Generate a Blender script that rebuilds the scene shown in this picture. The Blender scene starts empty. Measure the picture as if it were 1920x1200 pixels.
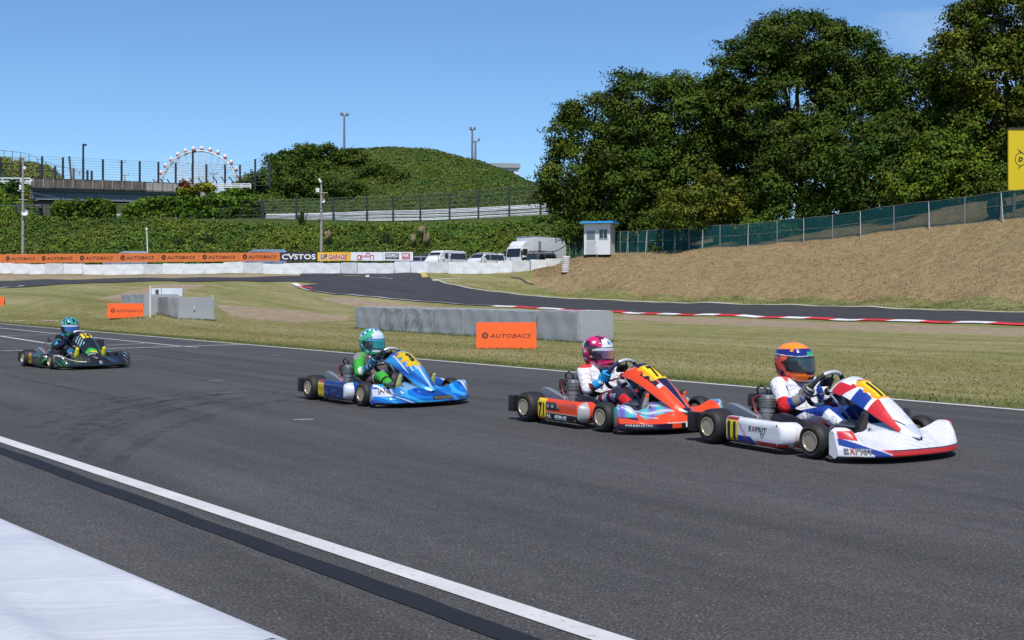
import bpy, bmesh, math, random
import numpy as np
from mathutils import Vector, Matrix
rad = math.radians
random.seed(7); RNG = np.random.default_rng(11)
SC = bpy.context.scene
COL = SC.collection

# ------------------------------------------------------------------ camera
F, CAMH, YH = 2200.0, 1.18, 553.0          # focal length in photo pixels, eye height, horizon row
cam = bpy.data.cameras.new('camera'); camo = bpy.data.objects.new('camera', cam); COL.objects.link(camo)
cam.sensor_fit = 'HORIZONTAL'; cam.sensor_width = 36.0
cam.lens = 36.0 * F / 1920.0
cam.shift_y = -(600.0 - YH) / 1920.0
cam.clip_start = 0.05; cam.clip_end = 8000
camo.location = (0, 0, CAMH); camo.rotation_euler = (rad(90), 0, 0)
SC.camera = camo

# ------------------------------------------------------------------ sky, sun, exposure
SUN_EL, SUN_AZ = 58.0, 178.0               # azimuth clockwise from +Y (view direction)
w = bpy.data.worlds.new('World'); SC.world = w; w.use_nodes = True
nt = w.node_tree; nt.nodes.clear()
wo = nt.nodes.new('ShaderNodeOutputWorld'); bg = nt.nodes.new('ShaderNodeBackground')
sk = nt.nodes.new('ShaderNodeTexSky'); sk.sky_type = 'NISHITA'; sk.sun_disc = False
sk.sun_elevation = rad(SUN_EL); sk.sun_rotation = rad(SUN_AZ)
sk.altitude = 60; sk.air_density = 1.0; sk.dust_density = 0.05; sk.ozone_density = 4.5
bg.inputs['Strength'].default_value = 0.125
# thin cirrus high in the air, fixed in world directions
tc = nt.nodes.new('ShaderNodeTexCoord'); mp = nt.nodes.new('ShaderNodeMapping')
mp.inputs['Rotation'].default_value = (0, rad(-24), 0); mp.inputs['Scale'].default_value = (2.2, 3.0, 12.0)
nz = nt.nodes.new('ShaderNodeTexNoise'); nz.inputs['Scale'].default_value = 1.7; nz.inputs['Detail'].default_value = 5
nz.inputs['Distortion'].default_value = 0.6
cr = nt.nodes.new('ShaderNodeValToRGB'); cr.color_ramp.elements[0].position = 0.52; cr.color_ramp.elements[1].position = 0.8
mm = nt.nodes.new('ShaderNodeMath'); mm.operation = 'MULTIPLY'; mm.inputs[1].default_value = 0.38
sepw = nt.nodes.new('ShaderNodeSeparateXYZ')
msk = nt.nodes.new('ShaderNodeMapRange'); msk.inputs['From Min'].default_value = 0.12; msk.inputs['From Max'].default_value = 0.36
m2 = nt.nodes.new('ShaderNodeMath'); m2.operation = 'MULTIPLY'
mx = nt.nodes.new('ShaderNodeMixRGB'); mx.inputs['Color2'].default_value = (6.5, 7.0, 7.6, 1)
L = nt.links.new
L(tc.outputs['Generated'], mp.inputs['Vector']); L(mp.outputs[0], nz.inputs['Vector']); L(nz.outputs['Fac'], cr.inputs[0])
L(tc.outputs['Generated'], sepw.inputs[0]); L(sepw.outputs['X'], msk.inputs['Value'])
L(cr.outputs[0], mm.inputs[0]); L(mm.outputs[0], m2.inputs[0]); L(msk.outputs[0], m2.inputs[1])
tn = nt.nodes.new('ShaderNodeMixRGB'); tn.blend_type = 'MULTIPLY'; tn.inputs['Fac'].default_value = 1.0; tn.inputs['Color2'].default_value = (0.74, 0.93, 1.10, 1)
L(sk.outputs[0], tn.inputs['Color1']); L(m2.outputs[0], mx.inputs['Fac']); L(tn.outputs[0], mx.inputs['Color1']); L(mx.outputs[0], bg.inputs['Color']); L(bg.outputs[0], wo.inputs['Surface'])
sl = bpy.data.lights.new('sun', 'SUN'); sl.energy = 4.75; sl.angle = rad(0.53); sl.color = (1.0, 0.955, 0.89)
so = bpy.data.objects.new('sun', sl); COL.objects.link(so)
_sd = Vector((math.sin(rad(SUN_AZ)) * math.cos(rad(SUN_EL)), math.cos(rad(SUN_AZ)) * math.cos(rad(SUN_EL)), math.sin(rad(SUN_EL))))
so.rotation_euler = _sd.to_track_quat('Z', 'Y').to_euler(); so.location = _sd * 60
vs = SC.view_settings
vs.view_transform = 'Standard'; vs.look = 'None'; vs.exposure = 0.0; vs.gamma = 1.0
SC.render.film_transparent = False
try:
    SC.cycles.max_bounces = 6; SC.cycles.transparent_max_bounces = 12; SC.cycles.use_denoising = True
    SC.cycles.caustics_reflective = False; SC.cycles.caustics_refractive = False
except Exception: pass

# ------------------------------------------------------------------ helpers
def hx(s, k=1.0):
    """sRGB hex -> linear rgb tuple"""
    s = s.lstrip('#'); o = []
    for i in (0, 2, 4):
        c = int(s[i:i+2], 16) / 255.0
        o.append((c / 12.92 if c <= 0.04045 else ((c + 0.055) / 1.055) ** 2.4) * k)
    return tuple(o)

def px(u, v, Y):
    """the point seen at photo pixel (u, v) at distance Y along the view"""
    return Vector(((u - 960.0) / F * Y, Y, CAMH - (v - YH) / F * Y))
def pxg(u, v):
    """the point of the level track plane (z = 0) seen at photo pixel (u, v)"""
    Y = F * CAMH / (v - YH); return Vector(((u - 960.0) / F * Y, Y, 0.0))

class MB:
    """collects shapes, builds ONE mesh object"""
    def __init__(s): s.v = []; s.f = []; s.m = []; s.c = []; s.cur = 0; s.col = None; s.hascol = False
    def add(s, vs, fs, T=None, cols=None, mi=None):
        o = len(s.v)
        if T is not None: vs = [T @ Vector(p) for p in vs]
        s.v.extend([tuple(p) for p in vs]); s.f.extend([tuple(i + o for i in f) for f in fs])
        s.m.extend([s.cur if mi is None else mi] * len(fs))
        if cols is not None: s.hascol = True; s.c.extend([tuple(c) for c in cols])
        else: s.c.extend([s.col or (0.5, 0.5, 0.5)] * len(vs))
        if s.col is not None: s.hascol = True
        return s
    def box(s, c, size, bev=0.0, T=None, R=None):
        hx_, hy, hz = [d / 2.0 for d in size]
        if bev <= 0:
            vs = [(x, y, z) for x in (-hx_, hx_) for y in (-hy, hy) for z in (-hz, hz)]
            fs = [(0,1,3,2),(4,6,7,5),(0,4,5,1),(2,3,7,6),(0,2,6,4),(1,5,7,3)]
        else:
            bm = bmesh.new(); bmesh.ops.create_cube(bm, size=1.0)
            for q in bm.verts: q.co = Vector((q.co.x * size[0], q.co.y * size[1], q.co.z * size[2]))
            b = min(bev, min(size) * 0.45)
            bmesh.ops.bevel(bm, geom=list(bm.edges) , offset=b, segments=2, affect='EDGES', profile=0.7)
            bm.verts.index_update()
            vs = [q.co.copy() for q in bm.verts]; fs = [[q.index for q in f.verts] for f in bm.faces]; bm.free()
        M = Matrix.Translation(Vector(c))
        if R is not None: M = M @ R.to_4x4()
        if T is not None: M = T @ M
        return s.add(vs, fs, M)
    def tube(s, pts, r, n=8, closed=False, cap=True, T=None, cols=None):
        pts = [Vector(p) for p in pts]; N = len(pts)
        rs = r if isinstance(r, (list, tuple)) else [r] * N
        vs = []; fs = []; prev = None
        for i, p in enumerate(pts):
            a = pts[i-1] if (i > 0 or closed) else p; b = pts[(i+1) % N] if (i < N-1 or closed) else p
            t = (b - a); t = t.normalized() if t.length > 1e-9 else Vector((0, 0, 1))
            if prev is None:
                up = Vector((0, 0, 1)) if abs(t.z) < 0.9 else Vector((1, 0, 0)); e1 = t.cross(up).normalized()
            else:
                e1 = prev - t * prev.dot(t); e1 = e1.normalized() if e1.length > 1e-6 else t.orthogonal().normalized()
            prev = e1; e2 = t.cross(e1)
            for k in range(n):
                an = 2 * math.pi * k / n; vs.append(p + (e1 * math.cos(an) + e2 * math.sin(an)) * rs[i])
        for i in range(N if closed else N - 1):
            j = (i + 1) % N
            for k in range(n):
                k2 = (k + 1) % n; fs.append((i*n+k, i*n+k2, j*n+k2, j*n+k))
        if cap and not closed:
            fs.append(tuple(range(n - 1, -1, -1))); fs.append(tuple((N-1)*n + k for k in range(n)))
        return s.add(vs, fs, T, cols)
    def lathe(s, prof, n=24, T=None, close=False, cols=None):
        """prof: (radius, height) pairs round the z axis"""
        vs = []; fs = []; N = len(prof)
        for (r, z) in prof:
            for k in range(n):
                an = 2 * math.pi * k / n; vs.append((r * math.cos(an), r * math.sin(an), z))
        for i in range(N if close else N - 1):
            j = (i + 1) % N
            for k in range(n):
                k2 = (k + 1) % n; fs.append((i*n+k, i*n+k2, j*n+k2, j*n+k))
        if not close:
            if prof[0][0] > 1e-5: fs.append(tuple(range(n - 1, -1, -1)))
            if prof[-1][0] > 1e-5: fs.append(tuple((N-1)*n + k for k in range(n)))
        if cols is not None: cols = [c for c in cols for _ in range(n)]
        return s.add(vs, fs, T, cols)
    def prism(s, poly, d0, d1, T=None):
        """poly of (a, b) in the local x-z plane, extruded along local y from d0 to d1"""
        n = len(poly)
        vs = [(a, d0, b) for a, b in poly] + [(a, d1, b) for a, b in poly]
        ar = sum(poly[i][0]*poly[(i+1)%n][1] - poly[(i+1)%n][0]*poly[i][1] for i in range(n))
        fs = [tuple(range(n)), tuple(range(2*n-1, n-1, -1))] + [(i, i+n, (i+1)%n+n, (i+1)%n) for i in range(n)]
        if (ar > 0) != (d1 > d0): fs = [tuple(reversed(f)) for f in fs]
        return s.add(vs, fs, T)
    def grid(s, fn, nu, nv, T=None, cfn=None, wrapu=False, flip=False):
        """fn(a, b) -> point, a and b in 0..1"""
        vs = []; cs = [] if cfn else None
        for i in range(nu):
            a = i / (nu if wrapu else nu - 1)
            for j in range(nv):
                b = j / (nv - 1); p = fn(a, b); vs.append(p)
                if cfn: cs.append(cfn(a, b, p))
        fs = []
        for i in range(nu if wrapu else nu - 1):
            i2 = (i + 1) % nu
            for j in range(nv - 1):
                q = (i*nv+j, i2*nv+j, i2*nv+j+1, i*nv+j+1); fs.append(q if not flip else q[::-1])
        return s.add(vs, fs, T, cs)
    def ball(s, c, r, n=16, m=10, T=None):
        r = r if isinstance(r, (list, tuple)) else (r, r, r); vs = [(c[0], c[1], c[2] + r[2])]; fs = []
        for j in range(1, m):
            t = math.pi * j / m
            for k in range(n):
                a = 2 * math.pi * k / n; vs.append((c[0] + r[0]*math.sin(t)*math.cos(a), c[1] + r[1]*math.sin(t)*math.sin(a), c[2] + r[2]*math.cos(t)))
        vs.append((c[0], c[1], c[2] - r[2])); e = len(vs) - 1
        for k in range(n): fs.append((0, 1+k, 1+(k+1)%n)); fs.append((e, 1+(m-2)*n+(k+1)%n, 1+(m-2)*n+k))
        for j in range(m - 2):
            for k in range(n): fs.append((1+j*n+k, 1+(j+1)*n+k, 1+(j+1)*n+(k+1)%n, 1+j*n+(k+1)%n))
        return s.add(vs, fs, T)
    def build(s, name, mat, parent=None, loc=None, rotz=None, smooth=None, label=None):
        me = bpy.data.meshes.new(name); me.from_pydata(s.v, [], s.f)
        for m in (mat if isinstance(mat, (list, tuple)) else [mat]): me.materials.append(m)
        if any(s.m): me.polygons.foreach_set('material_index', s.m)
        if s.hascol:
            at = me.color_attributes.new('Col', 'FLOAT_COLOR', 'POINT')
            a = np.ones((len(s.v), 4), np.float32); a[:, :3] = np.array(s.c, np.float32); at.data.foreach_set('color', a.ravel())
        me.update()
        if smooth is not None:
            me.polygons.foreach_set('use_smooth', [True] * len(me.polygons))
            me.set_sharp_from_angle(angle=rad(smooth))
        o = bpy.data.objects.new(name, me); COL.objects.link(o)
        if parent is not None: o.parent = parent
        if loc is not None: o.location = loc
        if rotz is not None: o.rotation_euler = (0, 0, rotz)
        if label: o['label'] = label
        return o

def thing(name, label, cat, loc=(0, 0, 0), rotz=0.0, group=None):
    o = bpy.data.objects.new(name, None); COL.objects.link(o); o.empty_display_size = 0.2
    o.location = loc; o.rotation_euler = (0, 0, rotz)
    return tag(o, label, cat, group)
def tag(o, label, cat, group=None):
    o['label'] = label; o['category'] = cat
    if group: o['group'] = group
    return o
def struct(o, kind='structure'): o['kind'] = kind; return o
def dup(root, loc, rotz=None, label=None, scale=None):
    r = root.copy(); COL.objects.link(r); r.location = loc
    if rotz is not None: r.rotation_euler = (0, 0, rotz)
    if scale is not None: r.scale = (scale,) * 3 if not isinstance(scale, tuple) else scale
    if label: r['label'] = label
    for ch in list(root.children):
        c = ch.copy(); COL.objects.link(c); c.parent = r
        for g in list(ch.children):
            d = g.copy(); COL.objects.link(d); d.parent = c
    return r

def np_object(name, v, f, mat, col=None, parent=None, smooth=False):
    """fast mesh from numpy arrays: v (n,3), f (m,k)"""
    me = bpy.data.meshes.new(name); k = f.shape[1]
    me.vertices.add(len(v)); me.vertices.foreach_set('co', np.asarray(v, np.float32).ravel())
    me.loops.add(f.size); me.loops.foreach_set('vertex_index', np.asarray(f, np.int32).ravel())
    me.polygons.add(len(f)); me.polygons.foreach_set('loop_start', np.arange(0, f.size, k, dtype=np.int32))
    try: me.polygons.foreach_set('loop_total', np.full(len(f), k, np.int32))
    except Exception: pass
    me.materials.append(mat)
    if col is not None:
        at = me.color_attributes.new('Col', 'FLOAT_COLOR', 'POINT')
        a = np.ones((len(v), 4), np.float32); a[:, :col.shape[1]] = col; at.data.foreach_set('color', a.ravel())
    if smooth: me.polygons.foreach_set('use_smooth', np.ones(len(f), bool))
    me.update(calc_edges=True); me.validate()
    o = bpy.data.objects.new(name, me); COL.objects.link(o)
    if parent is not None: o.parent = parent
    return o

# ------------------------------------------------------------------ materials
class NT:
    def __init__(s, name):
        s.mat = bpy.data.materials.new(name); s.mat.use_nodes = True; s.t = s.mat.node_tree
        s.b = s.t.nodes['Principled BSDF']; s.o = s.t.nodes['Material Output']
    def n(s, typ, **kw):
        q = s.t.nodes.new('ShaderNode' + typ)
        for k, v in kw.items():
            if k in q.inputs: q.inputs[k].default_value = v
            else: setattr(q, k, v)
        return q
    def l(s, a, b): s.t.links.new(a, b)
    def noise(s, scale, detail=4, rough=0.55, vec=None, dist=0.0):
        q = s.n('TexNoise'); q.inputs['Scale'].default_value = scale; q.inputs['Detail'].default_value = detail
        q.inputs['Roughness'].default_value = rough; q.inputs['Distortion'].default_value = dist
        if vec is not None: s.l(vec, q.inputs['Vector'])
        return q.outputs['Fac']
    def pos(s):
        g = s.n('NewGeometry'); return g.outputs['Position']
    def obj(s): return s.n('TexCoord').outputs['Object']
    def mapped(s, vec, scale=(1, 1, 1), rot=(0, 0, 0)):
        q = s.n('Mapping'); q.inputs['Scale'].default_value = scale; q.inputs['Rotation'].default_value = rot
        s.l(vec, q.inputs['Vector']); return q.outputs[0]
    def ramp(s, fac, stops):
        q = s.n('ValToRGB'); e = q.color_ramp.elements
        while len(e) < len(stops): e.new(0.5)
        for i, (p, c) in enumerate(stops): e[i].position = p; e[i].color = (c[0], c[1], c[2], 1) if not isinstance(c, (int, float)) else (c, c, c, 1)
        s.l(fac, q.inputs[0]); return q.outputs[0]
    def mix(s, fac, a, b, mode='MIX'):
        q = s.n('MixRGB', blend_type=mode)
        for v, k in ((fac, 'Fac'), (a, 'Color1'), (b, 'Color2')):
            if hasattr(v, 'is_linked') or hasattr(v, 'links'): s.l(v, q.inputs[k])
            elif isinstance(v, (int, float)): q.inputs[k].default_value = v if k == 'Fac' else (v, v, v, 1)
            else: q.inputs[k].default_value = (v[0], v[1], v[2], 1)
        return q.outputs[0]
    def math(s, op, a, b=None):
        q = s.n('Math', operation=op)
        for i, v in enumerate((a, b)):
            if v is None: continue
            if hasattr(v, 'links'): s.l(v, q.inputs[i])
            else: q.inputs[i].default_value = v
        return q.outputs[0]
    def bump(s, h, strength=0.3, dist=0.02):
        q = s.n('Bump'); q.inputs['Strength'].default_value = strength; q.inputs['Distance'].default_value = dist
        s.l(h, q.inputs['Height']); s.l(q.outputs[0], s.b.inputs['Normal'])
    def set(s, **kw):
        for k, v in kw.items():
            k = {'rough': 'Roughness', 'metal': 'Metallic', 'spec': 'Specular IOR Level', 'coat': 'Coat Weight', 'coatr': 'Coat Roughness', 'color': 'Base Color', 'alpha': 'Alpha'}[k]
            if hasattr(v, 'links'): s.l(v, s.b.inputs[k])
            elif isinstance(v, tuple): s.b.inputs[k].default_value = (v[0], v[1], v[2], 1)
            else: s.b.inputs[k].default_value = v
        return s.mat

_mc = {}
def paint(name, c, rough=0.45, metal=0.0, var=0.10, scale=9.0, coat=0.0, bump=0.0, bscale=40.0):
    """a plain coloured surface with slight uneven wear"""
    if name in _mc: return _mc[name]
    t = NT(name); p = t.obj(); n = t.noise(scale, 5, 0.6, p)
    k = t.ramp(n, [(0.3, 1 - var), (0.7, 1 + var)])
    t.set(color=t.mix(1.0, c, k, 'MULTIPLY'), metal=metal, coat=coat, coatr=0.05)
    r = t.ramp(n, [(0.3, min(1, rough * 0.85)), (0.7, min(1, rough * 1.15))]); t.set(rough=r)
    if bump: t.bump(t.noise(bscale, 4, 0.6, p), bump, 0.01)
    _mc[name] = t.mat; return t.mat
def vcol(name, rough=0.35, coat=0.0, metal=0.0, var=0.06, scale=14.0, bump=0.0, bscale=60.0, spec=0.5, attr='Col', bdist=0.01, grime=0.0):
    """colour from the Col attribute of the mesh (prints, dyed cloth, painted plastic)"""
    if name in _mc: return _mc[name]
    t = NT(name); a = t.n('Attribute', attribute_name=attr); p = t.obj(); n = t.noise(scale, 5, 0.6, p)
    k = t.ramp(n, [(0.3, 1 - var), (0.7, 1 + var)])
    c = t.mix(1.0, a.outputs['Color'], k, 'MULTIPLY')
    if grime:                                        # rubber smears and stone chips
        g1 = t.ramp(t.noise(7, 6, 0.75, t.mapped(p, (.7, 1, 2.6))), [(0.54, 0.0), (0.72, grime)]); g2 = t.ramp(t.noise(85, 2, 0.6, p), [(0.70, 0.0), (0.74, grime * 1.4)])
        c = t.mix(t.math('MAXIMUM', g1, g2), c, (0.055, 0.052, 0.05))
    t.set(color=c, rough=rough, coat=coat, coatr=0.06, metal=metal, spec=spec)
    if bump: t.bump(t.noise(bscale, 4, 0.6, p, 0.8), bump, bdist)
    _mc[name] = t.mat; return t.mat

# ------------------------------------------------------------------ lettering (font curve -> flat mesh)
_tx = {}
def text2d(s, bold=0.02, shear=0.0, space=1.0):
    """returns (verts (n,2), faces) with cap height 1, left edge at 0"""
    key = (s, bold, shear, space)
    if key in _tx: return _tx[key]
    cu = bpy.data.curves.new('t', 'FONT'); cu.body = s; cu.size = 1.0; cu.offset = bold; cu.shear = shear
    cu.space_character = space; cu.resolution_u = 3; cu.fill_mode = 'BOTH'
    o = bpy.data.objects.new('t', cu); COL.objects.link(o)
    dg = bpy.context.evaluated_depsgraph_get(); ev = o.evaluated_get(dg); me = bpy.data.meshes.new_from_object(ev)
    bm = bmesh.new(); bm.from_mesh(me); ys = [q.co.y for q in bm.verts]; y0, y1 = min(ys), max(ys); xs = [q.co.x for q in bm.verts]
    for i in range(1, 8): bmesh.ops.bisect_plane(bm, geom=list(bm.verts) + list(bm.edges) + list(bm.faces), plane_co=(0, y0 + (y1 - y0) * i / 8, 0), plane_no=(0, 1, 0))
    bm.to_mesh(me); bm.free()
    v = np.array([(q.co.x, q.co.y) for q in me.vertices]).reshape(-1, 2); f = [tuple(p.vertices) for p in me.polygons]
    bpy.data.objects.remove(o); bpy.data.curves.remove(cu); bpy.data.meshes.remove(me)
    v[:, 0] -= v[:, 0].min(); k = 1.0 / 0.729; v *= k
    _tx[key] = (v, f); return v, f
def put_text(mb, s, origin, right, up, height, width=None, bold=0.02, shear=0.0, space=1.0, center=False, off=(0, 0, 0), col=None, warp=None):
    """lays lettering on a plane (or through warp(a, b)) ; width stretches it"""
    v, f = text2d(s, bold, shear, space); v = v.copy(); W = v[:, 0].max()
    sx = height if width is None else width / W
    if center: v[:, 0] -= W / 2; v[:, 1] -= 0.5
    v = v * np.array([sx, height])
    old = mb.col
    if col is not None: mb.col = col
    if warp is not None: P = [warp(a, b) for a, b in v]
    else:
        o = np.array(origin) + np.array(off); r = np.array(Vector(right).normalized()); u = np.array(Vector(up).normalized())
        P = o + v[:, :1] * r + v[:, 1:2] * u
    mb.add(P, f); mb.col = old
    return W * sx
# ------------------------------------------------------------------ the lie of the land
# profile of the ground along view columns: photo column -> (distance, height)
PROF = {
 -900: [(20,0),(60,0),(75,.5),(90,1.9),(105,2.8),(118,3.2),(127,3.4),(140,10),(152,12.5),(165,17.5),(185,22),(205,22),(260,14),(600,34),(900,20),(3500,0)],
 0:    [(20,0),(48,0),(56,.49),(70,1.1),(83,1.65),(94,2.25),(108,2.95),(117,3.27),(119,3.62),(126,3.75),(140,10.0),(150,12.2),(163,17.0),(185,22.9),(205,22),(260,14),(600,34),(900,20),(3500,0)],
 90:   [(20,0),(43,0),(50,.40),(60,.95),(83,1.72),(94,2.3),(108,2.95),(117,3.27),(119,3.62),(126,3.75),(140,10.0),(148,10.4),(168,10.5),(173,11.5),(186,21.8),(205,20),(260,14),(600,34),(900,20),(3500,0)],
 160:  [(20,0),(39,0),(45,.36),(60,1.0),(83,1.8),(94,2.35),(108,2.95),(116,3.25),(119,3.62),(126,3.75),(140,10.1),(148,10.4),(172,10.8),(184,16.8),(205,15),(260,13),(600,34),(900,20),(3500,0)],
 300:  [(20,0),(33,0),(41,.34),(60,.95),(80,1.62),(88,2.1),(96,2.6),(106,2.95),(116,3.25),(118,3.62),(126,3.75),(140,10.2),(148,10.5),(172,10.9),(184,16.3),(205,14.5),(260,12),(600,34),(900,20),(3500,0)],
 400:  [(20,0),(30,0),(50,.30),(60,.62),(80,1.45),(88,1.95),(96,2.5),(105,2.95),(114,3.25),(118,3.62),(126,3.75),(140,10.3),(148,10.6),(160,10.9),(172,14.2),(190,17.0),(205,17.0),(260,12),(600,34),(900,20),(3500,0)],
 460:  [(20,0),(28,0),(52,.22),(62,.55),(80,1.35),(88,1.85),(96,2.45),(104,2.95),(112,3.25),(118,3.62),(126,3.75),(140,10.3),(148,10.6),(160,10.9),(172,15.0),(200,20.0),(220,19),(260,12),(600,30),(900,20),(3500,0)],
 560:  [(20,0),(25,0),(55,.15),(70,.6),(82,1.3),(88,1.66),(100,2.63),(103,2.9),(110,3.22),(118,3.62),(126,3.75),(140,10.2),(158,10.7),(164,11.0),(200,23.6),(214,24),(270,14),(600,20),(900,15),(3500,0)],
 640:  [(20,0),(60,.05),(75,.6),(86,1.22),(98,2.3),(104,2.85),(109,3.2),(118,3.62),(126,3.75),(139,10.0),(158,10.7),(164,11.2),(203,26.0),(214,26.4),(270,14),(600,15),(900,12),(3500,0)],
 720:  [(20,0),(60,0),(76,.5),(84,1.0),(96,2.2),(104,2.9),(108,3.2),(118,3.62),(126,3.75),(139,9.8),(156,10.6),(163,11.3),(204,26.9),(216,27),(270,14),(600,12),(900,10),(3500,0)],
 800:  [(20,0),(60,0),(74,.3),(82,.73),(92,1.6),(101,2.74),(107,3.2),(118,3.62),(126,3.75),(139,9.9),(154,10.6),(161,11.4),(205,26.8),(216,26.5),(270,14),(600,10),(900,10),(3500,0)],
 900:  [(20,0),(60,0),(72,.18),(80,.45),(93,1.52),(100,2.5),(106,3.17),(118,3.62),(126,3.75),(139,10.2),(152,10.8),(158,11.6),(203,24.3),(214,23.8),(270,13),(600,10),(900,10),(3500,0)],
 960:  [(20,0),(60,0),(72,.12),(79,.37),(91,1.25),(99,2.4),(104,3.17),(118,3.62),(126,3.75),(139,10.5),(150,11.0),(156,11.8),(200,22.0),(212,21),(270,12),(600,10),(900,10),(3500,0)],
 1000: [(20,0),(60,0),(70,.08),(78,.29),(90,1.06),(97,2.2),(100,3.3),(104,3.3),(126,3.75),(138,10.6),(148,11.2),(154,12.0),(196,20.0),(210,18.5),(270,12),(600,10),(900,10),(3500,0)],
 1060: [(20,0),(58,0),(70,.05),(77,.18),(88,.92),(94,2.1),(98.0,4.0),(102,3.5),(126,3.8),(138,10.8),(148,11.4),(154,12.2),(190,17.4),(206,15),(270,12),(600,10),(900,10),(3500,0)],
 1100: [(20,0),(56,0),(66,.0),(76,.11),(86,.83),(91,1.47),(97.5,4.62),(106,4.9),(124,5.4),(138,10.8),(148,11.6),(190,14),(260,12),(600,10),(900,10),(3500,0)],
 1200: [(20,0),(56,0),(71,0),(81,.62),(85,1.0),(95,4.62),(106,5.4),(124,8),(140,10),(200,12),(600,10),(3500,0)],
 1300: [(20,0),(56,0),(67,0),(77,.585),(80,.85),(92,4.65),(100,5.6),(120,8),(140,10),(200,12),(600,10),(3500,0)],
 1450: [(20,0),(50,0),(60,0),(70,.53),(73.5,.75),(87,4.85),(94,6.2),(110,8),(140,10),(200,12),(600,10),(3500,0)],
 1600: [(20,0),(46,0),(54,0),(64,.48),(68,.66),(82,5.13),(88,6.6),(104,8.5),(140,11),(200,12),(600,10),(3500,0)],
 1760: [(20,0),(42,0),(48.5,0),(58,.40),(62,.63),(76,5.4),(81,7.1),(95,9),(140,11),(200,12),(600,10),(3500,0)],
 1920: [(20,0),(38,0),(44,0),(53,.337),(57,.61),(70,5.57),(75,7.3),(90,9.5),(140,11),(200,12),(600,10),(3500,0)],
 2300: [(20,0),(32,0),(36,0),(44,.25),(48,.5),(58,5.2),(64,7.3),(90,9.5),(140,11),(200,12),(600,10),(3500,0)],
 3000: [(15,0),(24,0),(28,0),(34,.2),(38,.4),(46,5),(52,6.8),(90,9.5),(140,11),(200,12),(600,10),(3500,0)],
}
NEAR_HI = (pxg(0, 818.5), pxg(1170, 1197)); NEAR_LO = (pxg(0, 829.5), pxg(1140, 1200))
FAR_A, FAR_B = pxg(0, 607), pxg(1920, 769.5)
_d = (FAR_B - FAR_A).normalized(); FAR_N = Vector((-_d.y, _d.x, 0)); FAR_N = FAR_N if FAR_N.y > 0 else -FAR_N
TRK_D = -_d                                            # along the straight, away from the camera
_cols = sorted(PROF); _cu = np.array([(c - 960) / F for c in _cols])
YG = np.concatenate([np.linspace(-40, 10, 40, endpoint=False), np.geomspace(10, 70, 200, endpoint=False), np.geomspace(70, 230, 300, endpoint=False), np.geomspace(230, 5000, 60)])
UG = np.unique(np.concatenate([np.linspace(-6, -1.2, 22), np.linspace(-1.2, -.48, 46), np.linspace(-.48, .48, 330), np.linspace(.48, 1.2, 46), np.linspace(1.2, 6, 22)]))
def _smooth(a, k, ax):
    ker = np.hanning(k + 2)[1:-1]; ker /= ker.sum()
    return np.apply_along_axis(lambda r: np.convolve(np.pad(r, k // 2, mode='edge'), ker, 'valid'), ax, a)
_zc = np.array([np.interp(YG, [p[0] for p in PROF[c]], [p[1] for p in PROF[c]]) for c in _cols])
ZG = np.array([np.interp(np.clip(UG, _cu[0], _cu[-1]), _cu, _zc[:, j]) for j in range(len(YG))]).T     # [u, Y]
ZG = _smooth(_smooth(ZG, 5, 1), 7, 0)
XG = UG[:, None] * np.maximum(YG, 10.0)[None, :]; YY = np.broadcast_to(YG[None, :], XG.shape)
_dist = (XG - FAR_A.x) * FAR_N.x + (YY - FAR_A.y) * FAR_N.y           # metres beyond the far edge of the straight
_s = np.clip((_dist - 0.3) / 5.0, 0, 1); _s = _s * _s * (3 - 2 * _s)
# gentle natural unevenness beyond the track
_un = 0.05 * np.sin(XG * 0.31 + 1) * np.sin(YY * 0.27) + 0.035 * np.sin(XG * 0.83 + YY * 0.55) + 0.02 * np.sin(XG * 1.9 - YY * 1.3 + 2)
_slope = np.clip(ZG / 1.5, 0, 1)
ZG = (ZG + _un * np.clip((_dist - 4) / 6, 0, 1) * (0.35 + 0.65 * _slope)) * _s
def zg(x, y):
    """ground height at world x, y (scalars or arrays)"""
    x = np.asarray(x, float); y = np.asarray(y, float); u = x / np.maximum(y, 10.0)
    i = np.clip(np.searchsorted(UG, u) - 1, 0, len(UG) - 2); j = np.clip(np.searchsorted(YG, y) - 1, 0, len(YG) - 2)
    a = np.clip((u - UG[i]) / (UG[i+1] - UG[i]), 0, 1); b = np.clip((y - YG[j]) / (YG[j+1] - YG[j]), 0, 1)
    r = ZG[i, j]*(1-a)*(1-b) + ZG[i+1, j]*a*(1-b) + ZG[i, j+1]*(1-a)*b + ZG[i+1, j+1]*a*b
    return r if r.ndim else float(r)
def onground(u, v):
    """where the sight line through photo pixel (u, v) meets the ground (nearest crossing)"""
    Y = np.geomspace(6, 420, 6000); X = (u - 960) / F * Y; Zr = CAMH - (v - YH) / F * Y
    h = zg(X, Y) - Zr; k = np.argmax(h >= 0)
    if h[k] < 0: k = len(Y) - 1
    return Vector((X[k], Y[k], zg(X[k], Y[k])))
def gat(u, Y, dz=0.0):
    X = (u - 960) / F * Y; return Vector((X, Y, zg(X, Y) + dz))

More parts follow.
